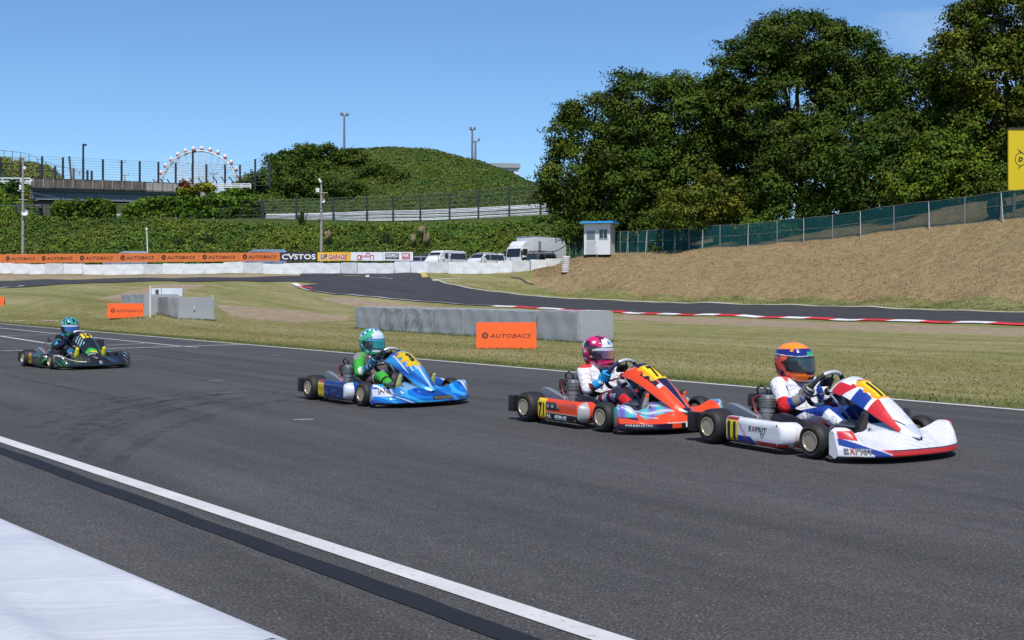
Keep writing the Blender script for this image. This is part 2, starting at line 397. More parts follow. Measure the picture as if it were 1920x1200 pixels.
# which cover grows where: R dry brown slope, G gravel / bare soil, B wild green growth
def sst(x, a, b): t = np.clip((x - a) / (b - a), 0, 1); return t * t * (3 - 2 * t)
def in_poly(X, Y, poly):
    r = np.zeros(X.shape, bool); n = len(poly)
    for i in range(n):
        (x1, y1), (x2, y2) = poly[i], poly[(i+1) % n]
        c = ((y1 > Y) != (y2 > Y)) & (X < (x2 - x1) * (Y - y1) / (y2 - y1 + 1e-12) + x1); r ^= c
    return r
def gpoly(pts): return [tuple(onground(a, b))[:2] for a, b in pts]
PCOL = UG * F + 960
ybase = np.interp(PCOL, [900, 1000, 1060, 1100, 1200, 1300, 1450, 1600, 1760, 1920, 2300, 3000], [300, 95, 89, 91, 85, 80, 73.5, 68, 62, 57, 48, 38])[:, None]
ytop = np.interp(PCOL, [900, 1000, 1100, 1200, 1300, 1450, 1600, 1760, 1920, 2300, 3000], [300, 112, 101, 99, 97, 93, 89, 83, 77, 66, 54])[:, None]
mR = sst(YY, ybase - 1.0, ybase + 1.6) * (1 - 0.9 * sst(YY, ytop + 2, ytop + 9))
mB = sst(YY, 119, 122) * (1 - 0.0 * YY) * (PCOL[:, None] < 1120)
mB = np.maximum(mB, sst(YY, ytop + 2, ytop + 9) * (PCOL[:, None] > 1090) * 0.7)
mB = np.maximum(mB, .52 * np.exp(-((_dist - .4) / 1.1) ** 2) * (_dist > -1))
mG = np.zeros_like(mR)
for pts in ([(640,522),(300,521),(0,526),(-300,530),(-300,517),(0,515),(300,515),(640,516)],                     # gravel bed below the far wall
            [(180,560),(285,535),(390,534),(330,548),(240,566)], [(400,569),(520,580),(600,588),(655,592),(655,600),(560,606),(430,592)],
            [(640,556),(760,571),(930,581),(1040,588),(1165,596),(1165,600),(1030,597),(900,590),(700,577),(600,560)],
            [(1165,590),(1400,599),(1650,607),(1920,616),(2300,630),(2300,650),(1920,630),(1700,622),(1400,612),(1165,600)]):
    m = in_poly(XG, YY, gpoly(pts)).astype(float); mG = np.maximum(mG, m)
mG = _smooth(_smooth(mG, 3, 0), 3, 1)
_lot = sst(YY, 112, 113.5) * (1 - sst(YY, 124, 126)) * (PCOL[:, None] < 1090); mG = np.maximum(mG, _lot)

def ground_material():
    t = NT('ground_cover'); P = t.pos(); a = t.n('Attribute', attribute_name='Col'); sep = t.n('SeparateColor'); t.l(a.outputs['Color'], sep.inputs[0])
    ang = math.atan2(TRK_D.y, TRK_D.x)
    pr = t.mapped(P, (1, 1, 1), (0, 0, -ang))
    st = t.noise(1.0, 4, 0.6, t.mapped(pr, (0.05, 0.55, 0.3)))          # mowing bands along the straight
    n1 = t.noise(0.35, 5, 0.6, P); n2 = t.noise(2.3, 5, 0.65, P); n3 = t.noise(22, 4, 0.7, P); n4 = t.noise(70, 2, 0.6, P)
    grass = t.ramp(t.math('ADD', t.math('MULTIPLY', st, 0.6), t.math('MULTIPLY', n2, 0.4)),
                   [(0.34, (0.112, 0.128, 0.033)), (0.45, (0.190, 0.182, 0.066)), (0.55, (0.250, 0.225, 0.105)), (0.68, (0.34, 0.285, 0.16))])
    grass = t.mix(t.ramp(n1, [(0.45, 0.0), (0.7, 0.45)]), grass, (0.115, 0.122, 0.034))
    dry = t.ramp(n2, [(0.30, (0.195, 0.135, 0.068)), (0.5, (0.255, 0.182, 0.094)), (0.7, (0.31, 0.232, 0.130))])
    dry = t.mix(t.ramp(n1, [(0.5, 0.0), (0.72, 0.4)]), dry, (0.165, 0.145, 0.070))
    soil = t.ramp(n2, [(0.3, (0.21, 0.155, 0.095)), (0.7, (0.36, 0.285, 0.20))])
    wild = t.ramp(n2, [(0.3, (0.025, 0.045, 0.008)), (0.7, (0.07, 0.10, 0.02))])
    edge = t.math('SUBTRACT', n2, 0.5); edge2 = t.math('SUBTRACT', n3, 0.5)
    def soft(ch, k=0.9):
        x = t.math('ADD', ch, t.math('ADD', t.math('MULTIPLY', edge, k), t.math('MULTIPLY', edge2, 0.5)))
        return t.ramp(x, [(0.38, 0.0), (0.62, 1.0)])
    c = t.mix(soft(sep.outputs['Red'], 0.6), grass, dry); c = t.mix(soft(sep.outputs['Green'], 0.7), c, soil); c = t.mix(soft(sep.outputs['Blue'], 0.3), c, wild)
    k = t.ramp(n3, [(0.25, 0.62), (0.75, 1.36)]); k2 = t.ramp(n4, [(0.25, 0.72), (0.75, 1.28)])
    c = t.mix(1.0, t.mix(1.0, c, k, 'MULTIPLY'), k2, 'MULTIPLY')
    t.set(color=c, rough=0.95, spec=0.15)
    t.bump(t.math('ADD', n3, n4), 0.35, 0.035); return t.mat
gidx = np.arange(len(UG) * len(YG)).reshape(len(UG), len(YG))
gf = np.stack([gidx[:-1, :-1], gidx[1:, :-1], gidx[1:, 1:], gidx[:-1, 1:]], -1).reshape(-1, 4)
_zz = ZG - 0.012 * (1 - np.clip((_dist + 0.2) / 0.4, 0, 1)) * 1.0
gv = np.stack([XG, YY, _zz], -1).reshape(-1, 3)
gcol = np.stack([mR, mG, mB], -1).reshape(-1, 3)
ground = struct(np_object('ground', gv, gf, ground_material(), gcol, smooth=True))

# ------------------------------------------------------------------ asphalt
def asphalt_material(name, base, dark, fine=1.0):
    t = NT(name); P = t.pos(); ang = math.atan2(TRK_D.y, TRK_D.x); pr = t.mapped(P, (1, 1, 1), (0, 0, -ang))
    big = t.noise(0.30, 4, 0.6, P); lane = t.noise(1.0, 4, 0.6, t.mapped(pr, (0.05, 0.9, 1)))
    sp = t.n('TexVoronoi'); sp.inputs['Scale'].default_value = 52 * fine; t.l(P, sp.inputs['Vector'])
    sp2 = t.noise(75 * fine, 4, 0.75, P); mid = t.noise(9, 5, 0.7, P)
    c = t.mix(t.ramp(t.math('ADD', t.math('MULTIPLY', big, 0.5), t.math('MULTIPLY', lane, 0.5)), [(0.36, 0.0), (0.64, 1.0)]), base, dark)
    c = t.mix(1.0, c, t.ramp(mid, [(0.3, 0.84), (0.7, 1.16)]), 'MULTIPLY'); c = t.mix(1.0, c, t.ramp(t.noise(1.0, 5, 0.7, t.mapped(pr, (0.12, 2.6, 1)), 0.3), [(0.35, 0.80), (0.62, 1.10)]), 'MULTIPLY')
    c = t.mix(1.0, c, t.ramp(sp2, [(0.30, 0.30), (0.52, 0.9), (0.70, 2.5)]), 'MULTIPLY')
    chips = t.ramp(t.math('ADD', sp.outputs['Distance'], t.math('MULTIPLY', t.noise(30 * fine, 2, 0.5, P), 0.6)), [(0.34, 1.0), (0.46, 0.0)])
    c = t.mix(t.math('MULTIPLY', chips, 0.75), c, (0.30, 0.28, 0.24))
    t.set(color=c, rough=t.ramp(lane, [(0.3, 0.78), (0.7, 0.92)]), spec=0.3)
    t.bump(t.math('ADD', sp2, t.math('MULTIPLY', sp.outputs['Distance'], -0.8)), 0.5, 0.006); return t.mat
M_ASPH = asphalt_material('track_asphalt', (0.082, 0.0765, 0.0715), (0.056, 0.0535, 0.052))
M_ASPH2 = asphalt_material('far_asphalt', (0.050, 0.048, 0.052), (0.038, 0.037, 0.041), 0.35)
def plane_strip(A, B, d0, d1, back=60.0, ahead=60.0, n=60):
    """strip along the straight between two offsets d0 < d1 (metres beyond the far edge line; negative = on the track)"""
    vs = []; fs = []
    for i in range(n + 1):
        p = A + (B - A).normalized() * (-back + (back + ahead + (B - A).length) * i / n)
        for d in (d0, d1): q = p + FAR_N * d; vs.append((q.x, q.y, 0.0))
    for i in range(n): fs.append((2*i, 2*i+2, 2*i+3, 2*i+1))
    return vs, fs
mb = MB(); v_, f_ = plane_strip(FAR_A, FAR_B, -24.0, 0.12); mb.add([(a, b, 0.0) for a, b, _ in v_], f_)
def upw(mb):
    """turn every face to look up"""
    V = mb.v
    for i, f in enumerate(mb.f):
        a, b, c = Vector(V[f[0]]), Vector(V[f[1]]), Vector(V[f[2]])
        if (b - a).cross(c - a).z < 0: mb.f[i] = tuple(reversed(f))
    return mb
struct(upw(mb).build('track', M_ASPH))

def white_line_mat():
    t = NT('line_paint'); P = t.pos(); n = t.noise(30, 5, 0.7, P); n2 = t.noise(2.5, 4, 0.6, P)
    c = t.mix(t.ramp(n, [(0.30, 0.75), (0.42, 0.0)]), (0.57, 0.565, 0.55), (0.18, 0.175, 0.165))
    c = t.mix(1.0, c, t.ramp(n2, [(0.3, 0.86), (0.7, 1.06)]), 'MULTIPLY')
    t.set(color=c, rough=0.7); t.bump(t.noise(160, 2, 0.6, P), 0.4, 0.004); return t.mat
M_LINE = white_line_mat()
def worn_line_mat():
    t = NT('worn_line_paint'); P = t.pos(); n = t.noise(12, 6, 0.75, P)
    a = t.ramp(n, [(0.36, 0.15), (0.55, 0.9)]); t.set(color=(0.66, 0.65, 0.62), rough=0.75, alpha=a); return t.mat
M_WORN = worn_line_mat()
def quad_line(mb, p, q, wd, z=0.004):
    d = (q - p).normalized(); n = Vector((-d.y, d.x, 0)) * wd / 2
    N = max(2, int((q - p).length / 1.5)); vs = []
    for i in range(N + 1):
        c = p.lerp(q, i / N)
        for s_ in (-1, 1): e = c + n * s_; vs.append((e.x, e.y, max(0, zg(e.x, e.y)) + z))
    mb.add(vs, [(2*i, 2*i+2, 2*i+3, 2*i+1) for i in range(N)])
def world_line(P0, P1, Q0, Q1, name, mat, ext0=8, ext1=4, z=0.004, rag=0.0):
    """band between line P (upper edge) and line Q (lower edge)"""
    dP, dQ = (P1 - P0).normalized(), (Q1 - Q0).normalized(); vs = []; n = 160
    for i in range(n + 1):
        s_ = -ext0 + (ext0 + ext1 + (P1 - P0).length) * i / n
        a = P0 + dP * s_; b = Q0 + dP * s_; j = rag * (RNG.random() - .5)
        vs += [(a.x + j, a.y + j, z), (b.x + rag * (RNG.random() - .5), b.y, z)]
    m = MB(); m.add(vs, [(2*i, 2*i+1, 2*i+3, 2*i+2) for i in range(n)]); return struct(upw(m).build(name, mat))
Qa, Qb = pxg(0, 829.5), pxg(640, 1040.0)
world_line(pxg(0, 818.5), pxg(640, 1024.5), Qa, Qb, 'white_line', M_LINE, 30, 6)
t = NT('seal_tar'); P_ = t.pos(); t.set(color=t.mix(t.noise(3, 4, .6, P_), (0.012, 0.0145, 0.018), (0.020, 0.023, 0.027)), rough=0.8, spec=0.2); t.bump(t.noise(60, 3, .6, P_), 0.15, 0.004)
world_line(pxg(0, 838.0), pxg(640, 1065.5), pxg(0, 852), pxg(640, 1090), 'tar_seam', t.mat, 30, 6, 0.004, 0.014)
m = MB(); quad_line(m, FAR_A + TRK_D * 60, FAR_B - TRK_D * 30, 0.10); struct(upw(m).build('edge_line', M_LINE))
m = MB()
for a, b, wd in [((-200,595),(336,649),.10),((336,649),(372,651.5),.1),((-150,607),(150,653.5),.12),((0,658),(198,654),.12),((198,654),(453,646),.13),((0,630),(99,627),.08),((202,647.5),(273,644),.08),((-60,633),(0,630.5),.08)]:
    quad_line(m, pxg(*a), pxg(*b), wd)
for a, b in [((248,675),(270,674.5)),((506,667),(523,666.5)),((395,714),(421,713.2)),((550,787.5),(588,786.5))]:
    quad_line(m, pxg(*a), pxg(*b), .035)
struct(upw(m).build('start_grid_lines', M_WORN))
m = MB()
for a, b in [((-20,602.5),(24,602.5)),((28,602),(44,602)),((78,602.5),(110,602.3))]: quad_line(m, onground(*a), onground(*b), .10, 0.02)
struct(upw(m).build('grass_line', M_WORN))
# rubber marks laid by sliding tyres
def tyre_mat():
    t = NT('tyre_rubber_mark'); P = t.pos(); n = t.noise(5, 5, .7, P); n2 = t.noise(60, 3, .7, P)
    a = t.ramp(t.math('ADD', t.math('MULTIPLY', n, .65), t.math('MULTIPLY', n2, .35)), [(0.45, 0.0), (0.76, 0.5)])
    t.set(color=(0.014, 0.014, 0.016), rough=0.8, alpha=a); return t.mat
m = MB(); zz = 0.0025
def mark(pts, wd):
    global zz
    P = [pxg(*p) for p in pts]; out = []
    for i in range(len(P) - 1):
        p0, p1, p2, p3 = P[max(0, i-1)], P[i], P[i+1], P[min(len(P)-1, i+2)]
        for k in range(8):
            s_ = k / 8; out.append(0.5 * ((2*p1) + (p2-p0)*s_ + (2*p0-5*p1+4*p2-p3)*s_*s_ + (3*p1-p0-3*p2+p3)*s_**3))
    out.append(P[-1]); vs = []
    for i, c in enumerate(out):
        d = (out[min(i+1, len(out)-1)] - out[max(i-1, 0)]).normalized(); n = Vector((-d.y, d.x, 0)); k = wd * (0.35 + 0.65 * math.sin(math.pi * min(1, i / len(out) * 1.0 + 0.02)))
        for s_ in (-.5, .5): q = c + n * k * s_; vs.append((q.x, q.y, zz))
    zz += 0.00004
    m.add(vs, [(2*i, 2*i+2, 2*i+3, 2*i+1) for i in range(len(out) - 1)])
for dx in (0, 9, 24, 52): mark([(110+dx*2, 835+dx), (140+dx*2, 808+dx*.7), (215+dx*2.4, 775+dx*.4), (330+dx*3, 748+dx*.2), (430+dx*4, 733)], .16)
for dx in (6, 30, 60): mark([(60+dx, 800+dx*.6), (160+dx*1.6, 765+dx*.3), (290+dx*2.2, 742+dx*.15), (470+dx*3, 728)], .2)
for dx in (0, 40): mark([(300+dx, 745+dx*.3), (520+dx*2, 738+dx*.4), (700+dx*3, 760+dx*.6)], .22)
for dx in (0, 14, 38): mark([(20, 770+dx), (150, 755+dx*.7), (300, 738+dx*.4), (430, 730+dx*.2)], .12)
for k in range(26):
    s0 = RNG.uniform(-24, 26); d0 = RNG.uniform(-7.2, -0.8); ln = RNG.uniform(4, 18); dr = RNG.uniform(-.05, .05)
    b = FAR_A.lerp(FAR_B, .5); q = lambda s_: b + TRK_D * s_ + FAR_N * (d0 + dr * (s_ - s0) + .004 * (s_ - s0) ** 2 * (1 if k % 2 else -1))
    out = [q(s0 + ln * i / 24) for i in range(25)]; vs = []
    for i, c in enumerate(out):
        for s_ in (-.06, .06): e = c + FAR_N * s_; vs.append((e.x, e.y, zz))
    zz += 0.00004; m.add(vs, [(2*i, 2*i+2, 2*i+3, 2*i+1) for i in range(24)])
for k in range(8):
    s0 = RNG.uniform(8, 24); d0 = -9.1 - RNG.uniform(0, 1.5); ln = RNG.uniform(2, 6); b = FAR_A.lerp(FAR_B, .5); vs = []
    for i in range(21):
        c = b - TRK_D * (s0 - ln * i / 20 - 12) + FAR_N * (d0 + .02 * i)
        for s_ in (-.16, .16): e = c + FAR_N * s_; vs.append((e.x, e.y, zz))
    zz += 0.00004; m.add(vs, [(2*i, 2*i+2, 2*i+3, 2*i+1) for i in range(20)])
struct(upw(m).build('tyre_marks', tyre_mat()))

# ------------------------------------------------------------------ the track behind the infield
def ribbon(lo, hi, n, m_, name, mat, dz):
    def res(pts, n):
        P = np.array(pts, float); d = np.r_[0, np.cumsum(np.hypot(*np.diff(P, axis=0).T))]; s_ = np.linspace(0, d[-1], n)
        return np.stack([np.interp(s_, d, P[:, 0]), np.interp(s_, d, P[:, 1])], 1)
    A, B = res(lo, n), res(hi, n); A, B = _smooth(A, 5, 0), _smooth(B, 5, 0); vs = []
    for i in range(n):
        for j in range(m_):
            q = A[i] + (B[i] - A[i]) * j / (m_ - 1); vs.append((q[0], q[1], zg(q[0], q[1]) + dz))
    b = MB(); b.add(vs, [(i*m_+j, (i+1)*m_+j, (i+1)*m_+j+1, i*m_+j+1) for i in range(n-1) for j in range(m_-1)])
    return struct(upw(b).build(name, mat, smooth=60))
def G(pts): return [tuple(onground(a, b))[:2] for a, b in pts]
LO_R = [(2500,628),(2250,622),(1920,611),(1650,602.5),(1400,594.5),(1165,586.5),(1040,580.5),(925,575),(760,564),(650,553.5),(590,547.5),(566,542),(556,537)]
HI_R = [(2500,596),(2250,594),(1920,588),(1600,577),(1300,570),(1100,562),(1000,556),(900,545),(840,534),(810,525),(797,517),(790,513.5),(760,512.5)]
LO_L = [(-400,548),(-200,546),(0,540.5),(100,534.5),(250,529.5),(450,527.5),(556,528),(640,536),(720,545)]
HI_L = [(-400,533),(-200,531),(0,528),(300,522),(500,519.5),(600,518.5),(690,517),(745,513),(800,514)]
lo_r, hi_r = G(LO_R), G(HI_R)
ribbon(lo_r, hi_r, 160, 9, 'far_track', M_ASPH2, 0.05)
ribbon(G(LO_L), G(HI_L), 160, 9, 'far_track', M_ASPH2, 0.042)
ribbon(G([(560,517),(690,516),(800,514.5)]), G([(560,512.5),(690,512.3),(800,512)]), 40, 5, 'far_track', M_ASPH2, 0.035)
def band(pts, wd, name, mat, dz, n=200, colfn=None, tilt=0.0):
    P = np.array(pts, float); d = np.r_[0, np.cumsum(np.hypot(*np.diff(P, axis=0).T))]; s_ = np.linspace(0, d[-1], n)
    Q = _smooth(np.stack([np.interp(s_, d, P[:, 0]), np.interp(s_, d, P[:, 1])], 1), 5, 0); b = MB(); vs = []
    for i in range(n):
        t_ = Q[min(i+1, n-1)] - Q[max(i-1, 0)]; t_ /= np.hypot(*t_); nn = np.array([-t_[1], t_[0]])
        for k in (-.5, .5): e = Q[i] + nn * wd * k; vs.append((e[0], e[1], zg(e[0], e[1]) + dz + tilt * (k * (1 if nn[1] > 0 else -1) + .5)))
    b.add(vs, [(2*i, 2*i+2, 2*i+3, 2*i+1) for i in range(n-1)])
    if colfn: b.m = [colfn(s_[i]) for i in range(n-1)]
    return struct(upw(b).build(name, mat))
M_KR = paint('kerb_red', (0.62, 0.030, 0.03), 0.6, var=0.12, scale=3); M_KW = paint('kerb_white', (0.72, 0.70, 0.68), 0.6, var=0.12, scale=3)
band(lo_r[:8], 0.60, 'kerb', [M_KR, M_KW], 0.045, 700, lambda s_: int(s_ / 1.9) % 2, 0.045)
band(lo_r[7:], 0.22, 'far_edge_line', M_LINE, 0.075)
band(hi_r[1:10], 0.2, 'far_edge_line', M_WORN, 0.075)
band(G([(797,522),(795,516),(788,513)]), 0.5, 'kerb', paint('kerb_yellow', (0.50, 0.36, 0.10), .6), 0.09, 40)
band(G([(585,543),(566,540),(556,536),(551,533)]), 0.5, 'kerb', [M_KR, M_KW], 0.09, 60, lambda s_: int(s_ / 2.3) % 2)
band(G([(690,517.2),(688,521.5)]), 0.3, 'far_edge_line', M_LINE, 0.08, 10)
band(G([(690,521),(738,524.5)]), 0.15, 'far_edge_line', M_WORN, 0.08, 10)
band(G([(-60,545),(0,541.5),(45,537)]), 0.25, 'far_edge_line', M_WORN, 0.08, 20)
band(G([(812,528),(820,525),(850,523),(866,523.5)]), 0.25, 'far_edge_line', M_WORN, 0.06, 20)
# drain channel at the toe of the bank
band(G([(958,520),(975,523),(985,529),(1000,534)]), 0.22, 'drain_path', paint('dark_drain', (0.07, 0.06, 0.045), .9), 0.05, 30)
# ------------------------------------------------------------------ covered barrier blocks
def cloth_mat(name, c, c2, wr=0.6, ws=3.0, rough=0.6):
    t = NT(name); P = t.obj(); n = t.noise(1.6, 4, 0.6, P); n2 = t.noise(14, 5, 0.65, P)
    col = t.mix(t.ramp(n, [(0.35, 0.0), (0.7, 1.0)]), c, c2); col = t.mix(1.0, col, t.ramp(n2, [(0.3, 0.93), (0.7, 1.07)]), 'MULTIPLY')
    dirt = t.ramp(t.noise(5, 6, 0.75, P), [(0.64, 0.0), (0.80, 0.18)]); col = t.mix(dirt, col, (0.16, 0.145, 0.12))
    wv = t.noise(ws, 3, 0.5, t.mapped(P, (1.0, 1.0, 0.22), (0.0, rad(28), 0.5)), 0.7)
    t.set(color=col, rough=rough, spec=0.35)
    h = t.math('ADD', t.math('MULTIPLY', t.ramp(wv, [(0.35, 0.0), (0.65, 1.0)]), t.ramp(n, [(0.3, 0.15), (0.6, 1.0)])), t.math('MULTIPLY', n2, 0.12))
    t.bump(h, wr, 0.05); return t.mat
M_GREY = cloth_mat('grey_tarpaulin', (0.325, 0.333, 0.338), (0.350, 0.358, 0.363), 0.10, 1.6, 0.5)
M_GREY_SHADE = cloth_mat('shaded_grey_tarpaulin', (0.215, 0.203, 0.195), (0.235, 0.223, 0.215), 0.35, 3.0, 0.5)  # darker, warmer copy of the grey cloth, shade of the grazed faces painted in
def fold_mat():
    t = NT('creased_grey_tarpaulin'); P = t.obj(); q = t.mapped(t.mapped(P, (1, 1, 1), (0, rad(-38), 0)), (7.5, 0.4, 0.9)); n = t.noise(1.0, 2, .5, q, .6); n2 = t.noise(2.2, 3, .5, P)
    t.set(color=t.mix(n2, (.305, .313, .32), (.35, .358, .363)), rough=.5, spec=.4); t.bump(t.math('MULTIPLY', t.ramp(n, [(.36, 0.0), (.62, 1.0)]), t.ramp(n2, [(.3, .35), (.6, 1.0)])), .75, .06); return t.mat
M_FOLD = fold_mat()
M_WHT = cloth_mat('white_sheet', (0.66, 0.67, 0.68), (0.74, 0.75, 0.76), 0.6, 2.2, 0.65)
M_WHT2 = cloth_mat('dull_white_sheet', (0.52, 0.53, 0.54), (0.62, 0.63, 0.63), 0.6, 2.2, 0.65)
def cover_block(L_, D_, H_, seed, nx=28, nz=12, sag=0.012):
    """cloth pulled over a block: soft edges, sagging top, slack hems and folds; origin at base centre, long side along x"""
    r = np.random.default_rng(seed); ph = r.uniform(0, 6, 8); mb = MB()
    def wob(x, y, z):
        k = sag * (math.sin(7.1*x + 5*z + ph[0]) + 0.7*math.sin(11.3*x - 9*z + ph[1]) + 0.5*math.sin(17*y + 13*z + ph[2]))
        return k
    bm = bmesh.new(); bmesh.ops.create_cube(bm, size=1.0)
    for q in bm.verts: q.co = Vector((q.co.x * L_, q.co.y * D_, (q.co.z + .5) * H_))
    bmesh.ops.bevel(bm, geom=[e for e in bm.edges if max(v.co.z for v in e.verts) > 0.01], offset=0.035, segments=2, affect='EDGES')
    for ax, n in ((Vector((1, 0, 0)), nx), (Vector((0, 1, 0)), 8), (Vector((0, 0, 1)), nz)):
        ext = {0: L_, 1: D_, 2: H_}[[abs(c) for c in ax].index(1)]; o = -ext / 2 if ax.z == 0 else 0
        for i in range(1, n):
            bmesh.ops.bisect_plane(bm, geom=list(bm.verts) + list(bm.edges) + list(bm.faces), plane_co=ax * (o + ext * i / n), plane_no=ax)
    for q in bm.verts:
        x, y, z = q.co; k = wob(x, y, z); top = z > H_ - 0.03
        if top: q.co.z += k * 0.5 - 0.02 * (1 - abs(2*x/L_)) * (1 - abs(2*y/D_))
        else:
            hem = 1 + 1.2 * max(0, 0.3 - z)
            if abs(abs(y) - D_/2) < 0.04: q.co.y += math.copysign(1, y) * k * hem
            if abs(abs(x) - L_/2) < 0.04: q.co.x += math.copysign(1, x) * k * 0.5 * hem
    mb.add([v.co.copy() for v in bm.verts], [[v.index for v in f.verts] for f in bm.faces]) if not bm.verts.index_update() else None
    bm.free(); return mb

# --- the row of grey blocks in the infield, behind the orange board
A_, B_ = pxg(665, 617), pxg(1085, 643); ROWV = (B_ - A_); ROWD = ROWV.normalized(); ROWA = math.atan2(ROWD.y, ROWD.x); ROWN = Vector((-ROWD.y, ROWD.x, 0))
NB = 7; bl = ROWV.length / NB; GH = 0.79; GD = 1.08
for i in range(NB):
    c = A_ + ROWD * bl * (i + .5) + ROWN * (GD / 2); o_lab = ['far end', 'second', 'third', 'fourth', 'fifth', 'sixth', 'near end'][i]
    o = cover_block(bl - 0.03, GD, GH - 0.015 * ((i * 7) % 3), 40 + i, sag=0.011 if i in (1, 2) else 0.006).build('barrier_block', M_GREY, loc=(c.x, c.y, zg(c.x, c.y) - 0.01), rotz=ROWA, smooth=50)
    if i in (1, 2): o.data.materials[0] = M_FOLD
    txt = {0: 'grey covered barrier block, leftmost of the long infield row', 6: 'grey covered barrier block at the right end of the long infield row'}.get(i,
          'grey covered barrier block, %s from the left in the long infield row' % o_lab)
    tag(o, txt, 'barrier', 'grey blocks of the long infield row')
    if i < 6: m = MB(); m.box((bl/2 - .01, -GD/2 - .012, GH*.49), (.055, .014, GH*.95), .004); m.build('seam_strip', paint('seam_grey', (.36, .37, .38), .5), o)
    if i == 5:
        m = MB(); put_text(m, '22', (-bl/2 + .12, -GD/2 - .022, .09), (1, 0, 0), (0, 0, 1), 0.11, bold=0); m.build('lettering', paint('black_print', (0.02, 0.02, 0.022), .6), o)
# --- the cluster of blocks further left
def row_blocks(u, v, D_, H_, lens, seed, labs):
    """blocks in a row running away from the lit near corner seen at photo pixel (u, v)"""
    c = onground(u, v); out = []
    for k, L_ in enumerate(lens):
        q = c - ROWD * (sum(lens[:k]) + L_ / 2) + ROWN * D_ / 2
        o = cover_block(L_ - .03, D_, H_, seed + k, 16, 10, .008).build('barrier_block', M_GREY_SHADE if k and seed < 63 else M_GREY, loc=(q.x, q.y, min(zg(q.x, q.y), c.z) - .02), rotz=ROWA, smooth=50)
        out.append(tag(o, labs[k], 'barrier', 'grey blocks of the left infield cluster'))
    return out
o1, o2, o9 = row_blocks(335, 598.7, 1.35, .82, (1.6, 1.6, 1.5), 61, ('grey covered block with a white handle on its lit end, left infield cluster', 'shade-toned grey covered block right behind the block with the white handle', 'shade-toned grey covered block in front of the white marshal panel'))
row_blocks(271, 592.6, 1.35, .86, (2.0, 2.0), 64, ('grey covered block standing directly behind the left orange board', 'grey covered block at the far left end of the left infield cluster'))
m = MB(); m.tube([(.80, -.12, .50), (.83, -.10, .48), (.83, -.10, .38), (.80, -.12, .34)], .014, 8); m.build('handle', paint('white_plastic', (.7, .7, .7), .4), o1)
m = MB(); m.tube([(.76, .60, .79), (.76, .60, .92)], .012, 6); m.build('peg', _mc['white_plastic'], o1)
# white marshal panel standing behind the pair
pa = gat(286, 47.0); kz = (1.45 - pa.z) / 1.14; t_ = thing('marshal_panel', 'white marshal panel with a narrow slotted side, standing behind the grey block pair', 'panel', (pa.x, pa.y, pa.z)); t_.scale = (1, 1, kz)
s_ = pa.y / F
m = MB(); m.box((.16, 0, .55), (.38, .10, 1.17), .012); m.build('side_panel', paint('panel_white', (.58, .60, .62), .5), t_)
m = MB(); m.box((.20, -.056, .90), (.13, .012, .34), .004); m.build('slot', paint('panel_dark', (.06, .05, .045), .6), t_)
m = MB(); m.box((.78, .02, .94), (.84, .06, .40), .01); m.build('board', _mc['panel_white'], t_)
for xx in (.5, 1.15):
    m = MB(); m.tube([(xx, .02, -.02), (xx, .02, .76)], .02, 8); m.build('post', paint('pole_grey', (.36, .37, .37), .5), t_)
pa = onground(284.5, 594.3); m = MB(); m.tube([(0, 0, -.02), (0, 0, 1.19)], .03, 8); tag(m.build('post', paint('post_white', (.72, .72, .70), .5), loc=(pa.x - .02, pa.y - .12, pa.z)), 'thin white post standing beside the grey block pair and the marshal panel', 'post')

# --- orange advertising boards (A-frames)
M_ORG = paint('orange_board', (.80, .105, .004), 0.6, var=0.03, scale=2); M_BLK = paint('black_print', (0.02, 0.02, 0.022), .6); M_DKB = paint('board_back', (.05, .05, .055), .7)
M_PRT = paint('dark_red_print', (0.085, 0.012, 0.008), 0.6)
def autobacs(mb, w_, h_, cx, cz, y, T=None, k=1.0):
    """emblem and word centred at (cx, cz) on the plane y (local x right, z up)"""
    tot = w_ * 0.82 * k; em = tot * 0.135; x0 = cx - tot / 2
    ec = (x0 + em / 2, cz + em * .04); sub = MB()
    for i in range(7):                      # fan of blades making a round emblem
        a0 = rad(35 + i * 51.4); pts = []
        for q in range(7):
            a = a0 + rad(44) * q / 6; pts.append((ec[0] + em*.5*math.cos(a), ec[1] + em*.5*math.sin(a)))
        i0 = (ec[0] + em*.10*math.cos(a0 + .9), ec[1] + em*.10*math.sin(a0 + .9))
        P3 = [(i0[0], y, i0[1])] + [(a, y, b) for a, b in pts]; sub.add(P3, [tuple(range(len(P3)))])
    v, f = text2d('AUTOBACS', 0.010, 0.26, 1.10); W = v[:, 0].max(); tw = tot - em * 1.22; th = em * 0.60
    P3 = [(x0 + em*1.22 + a / W * tw, y, cz - th/2 + b * th) for a, b in v]; sub.add(P3, f)
    mb.add(sub.v, sub.f, T)
def a_board(u0, u1, vb, H_, lab):
    a = onground((u0 + u1) / 2, vb); s_ = a.y / F; wd = (u1 - u0) * s_; yaw = 0.03
    r = thing('advertising_board', lab, 'advertising board', (a.x, a.y, a.z), yaw, 'orange boards in the infield')
    tilt = rad(9); T1 = Matrix.Translation((0, 0, 0)) @ Matrix.Rotation(-tilt, 4, 'X')
    m = MB(); m.box((0, 0, H_/2), (wd, .02, H_), .004, T=T1); m.build('front_panel', M_ORG, r)
    T2 = Matrix.Translation((0, 2*H_*math.sin(tilt), 0)) @ Matrix.Rotation(tilt, 4, 'X')
    m = MB(); m.box((0, 0, H_/2), (wd, .02, H_ - .02), .004, T=T2); m.build('back_panel', M_DKB, r)
    m = MB(); autobacs(m, wd, H_, .0, H_*.49, -.0135, T1); m.build('lettering', M_PRT, r)
    return r
a_board(893, 1006, 654.0, 0.585, 'orange advertising board with dark lettering in front of the long grey block row')
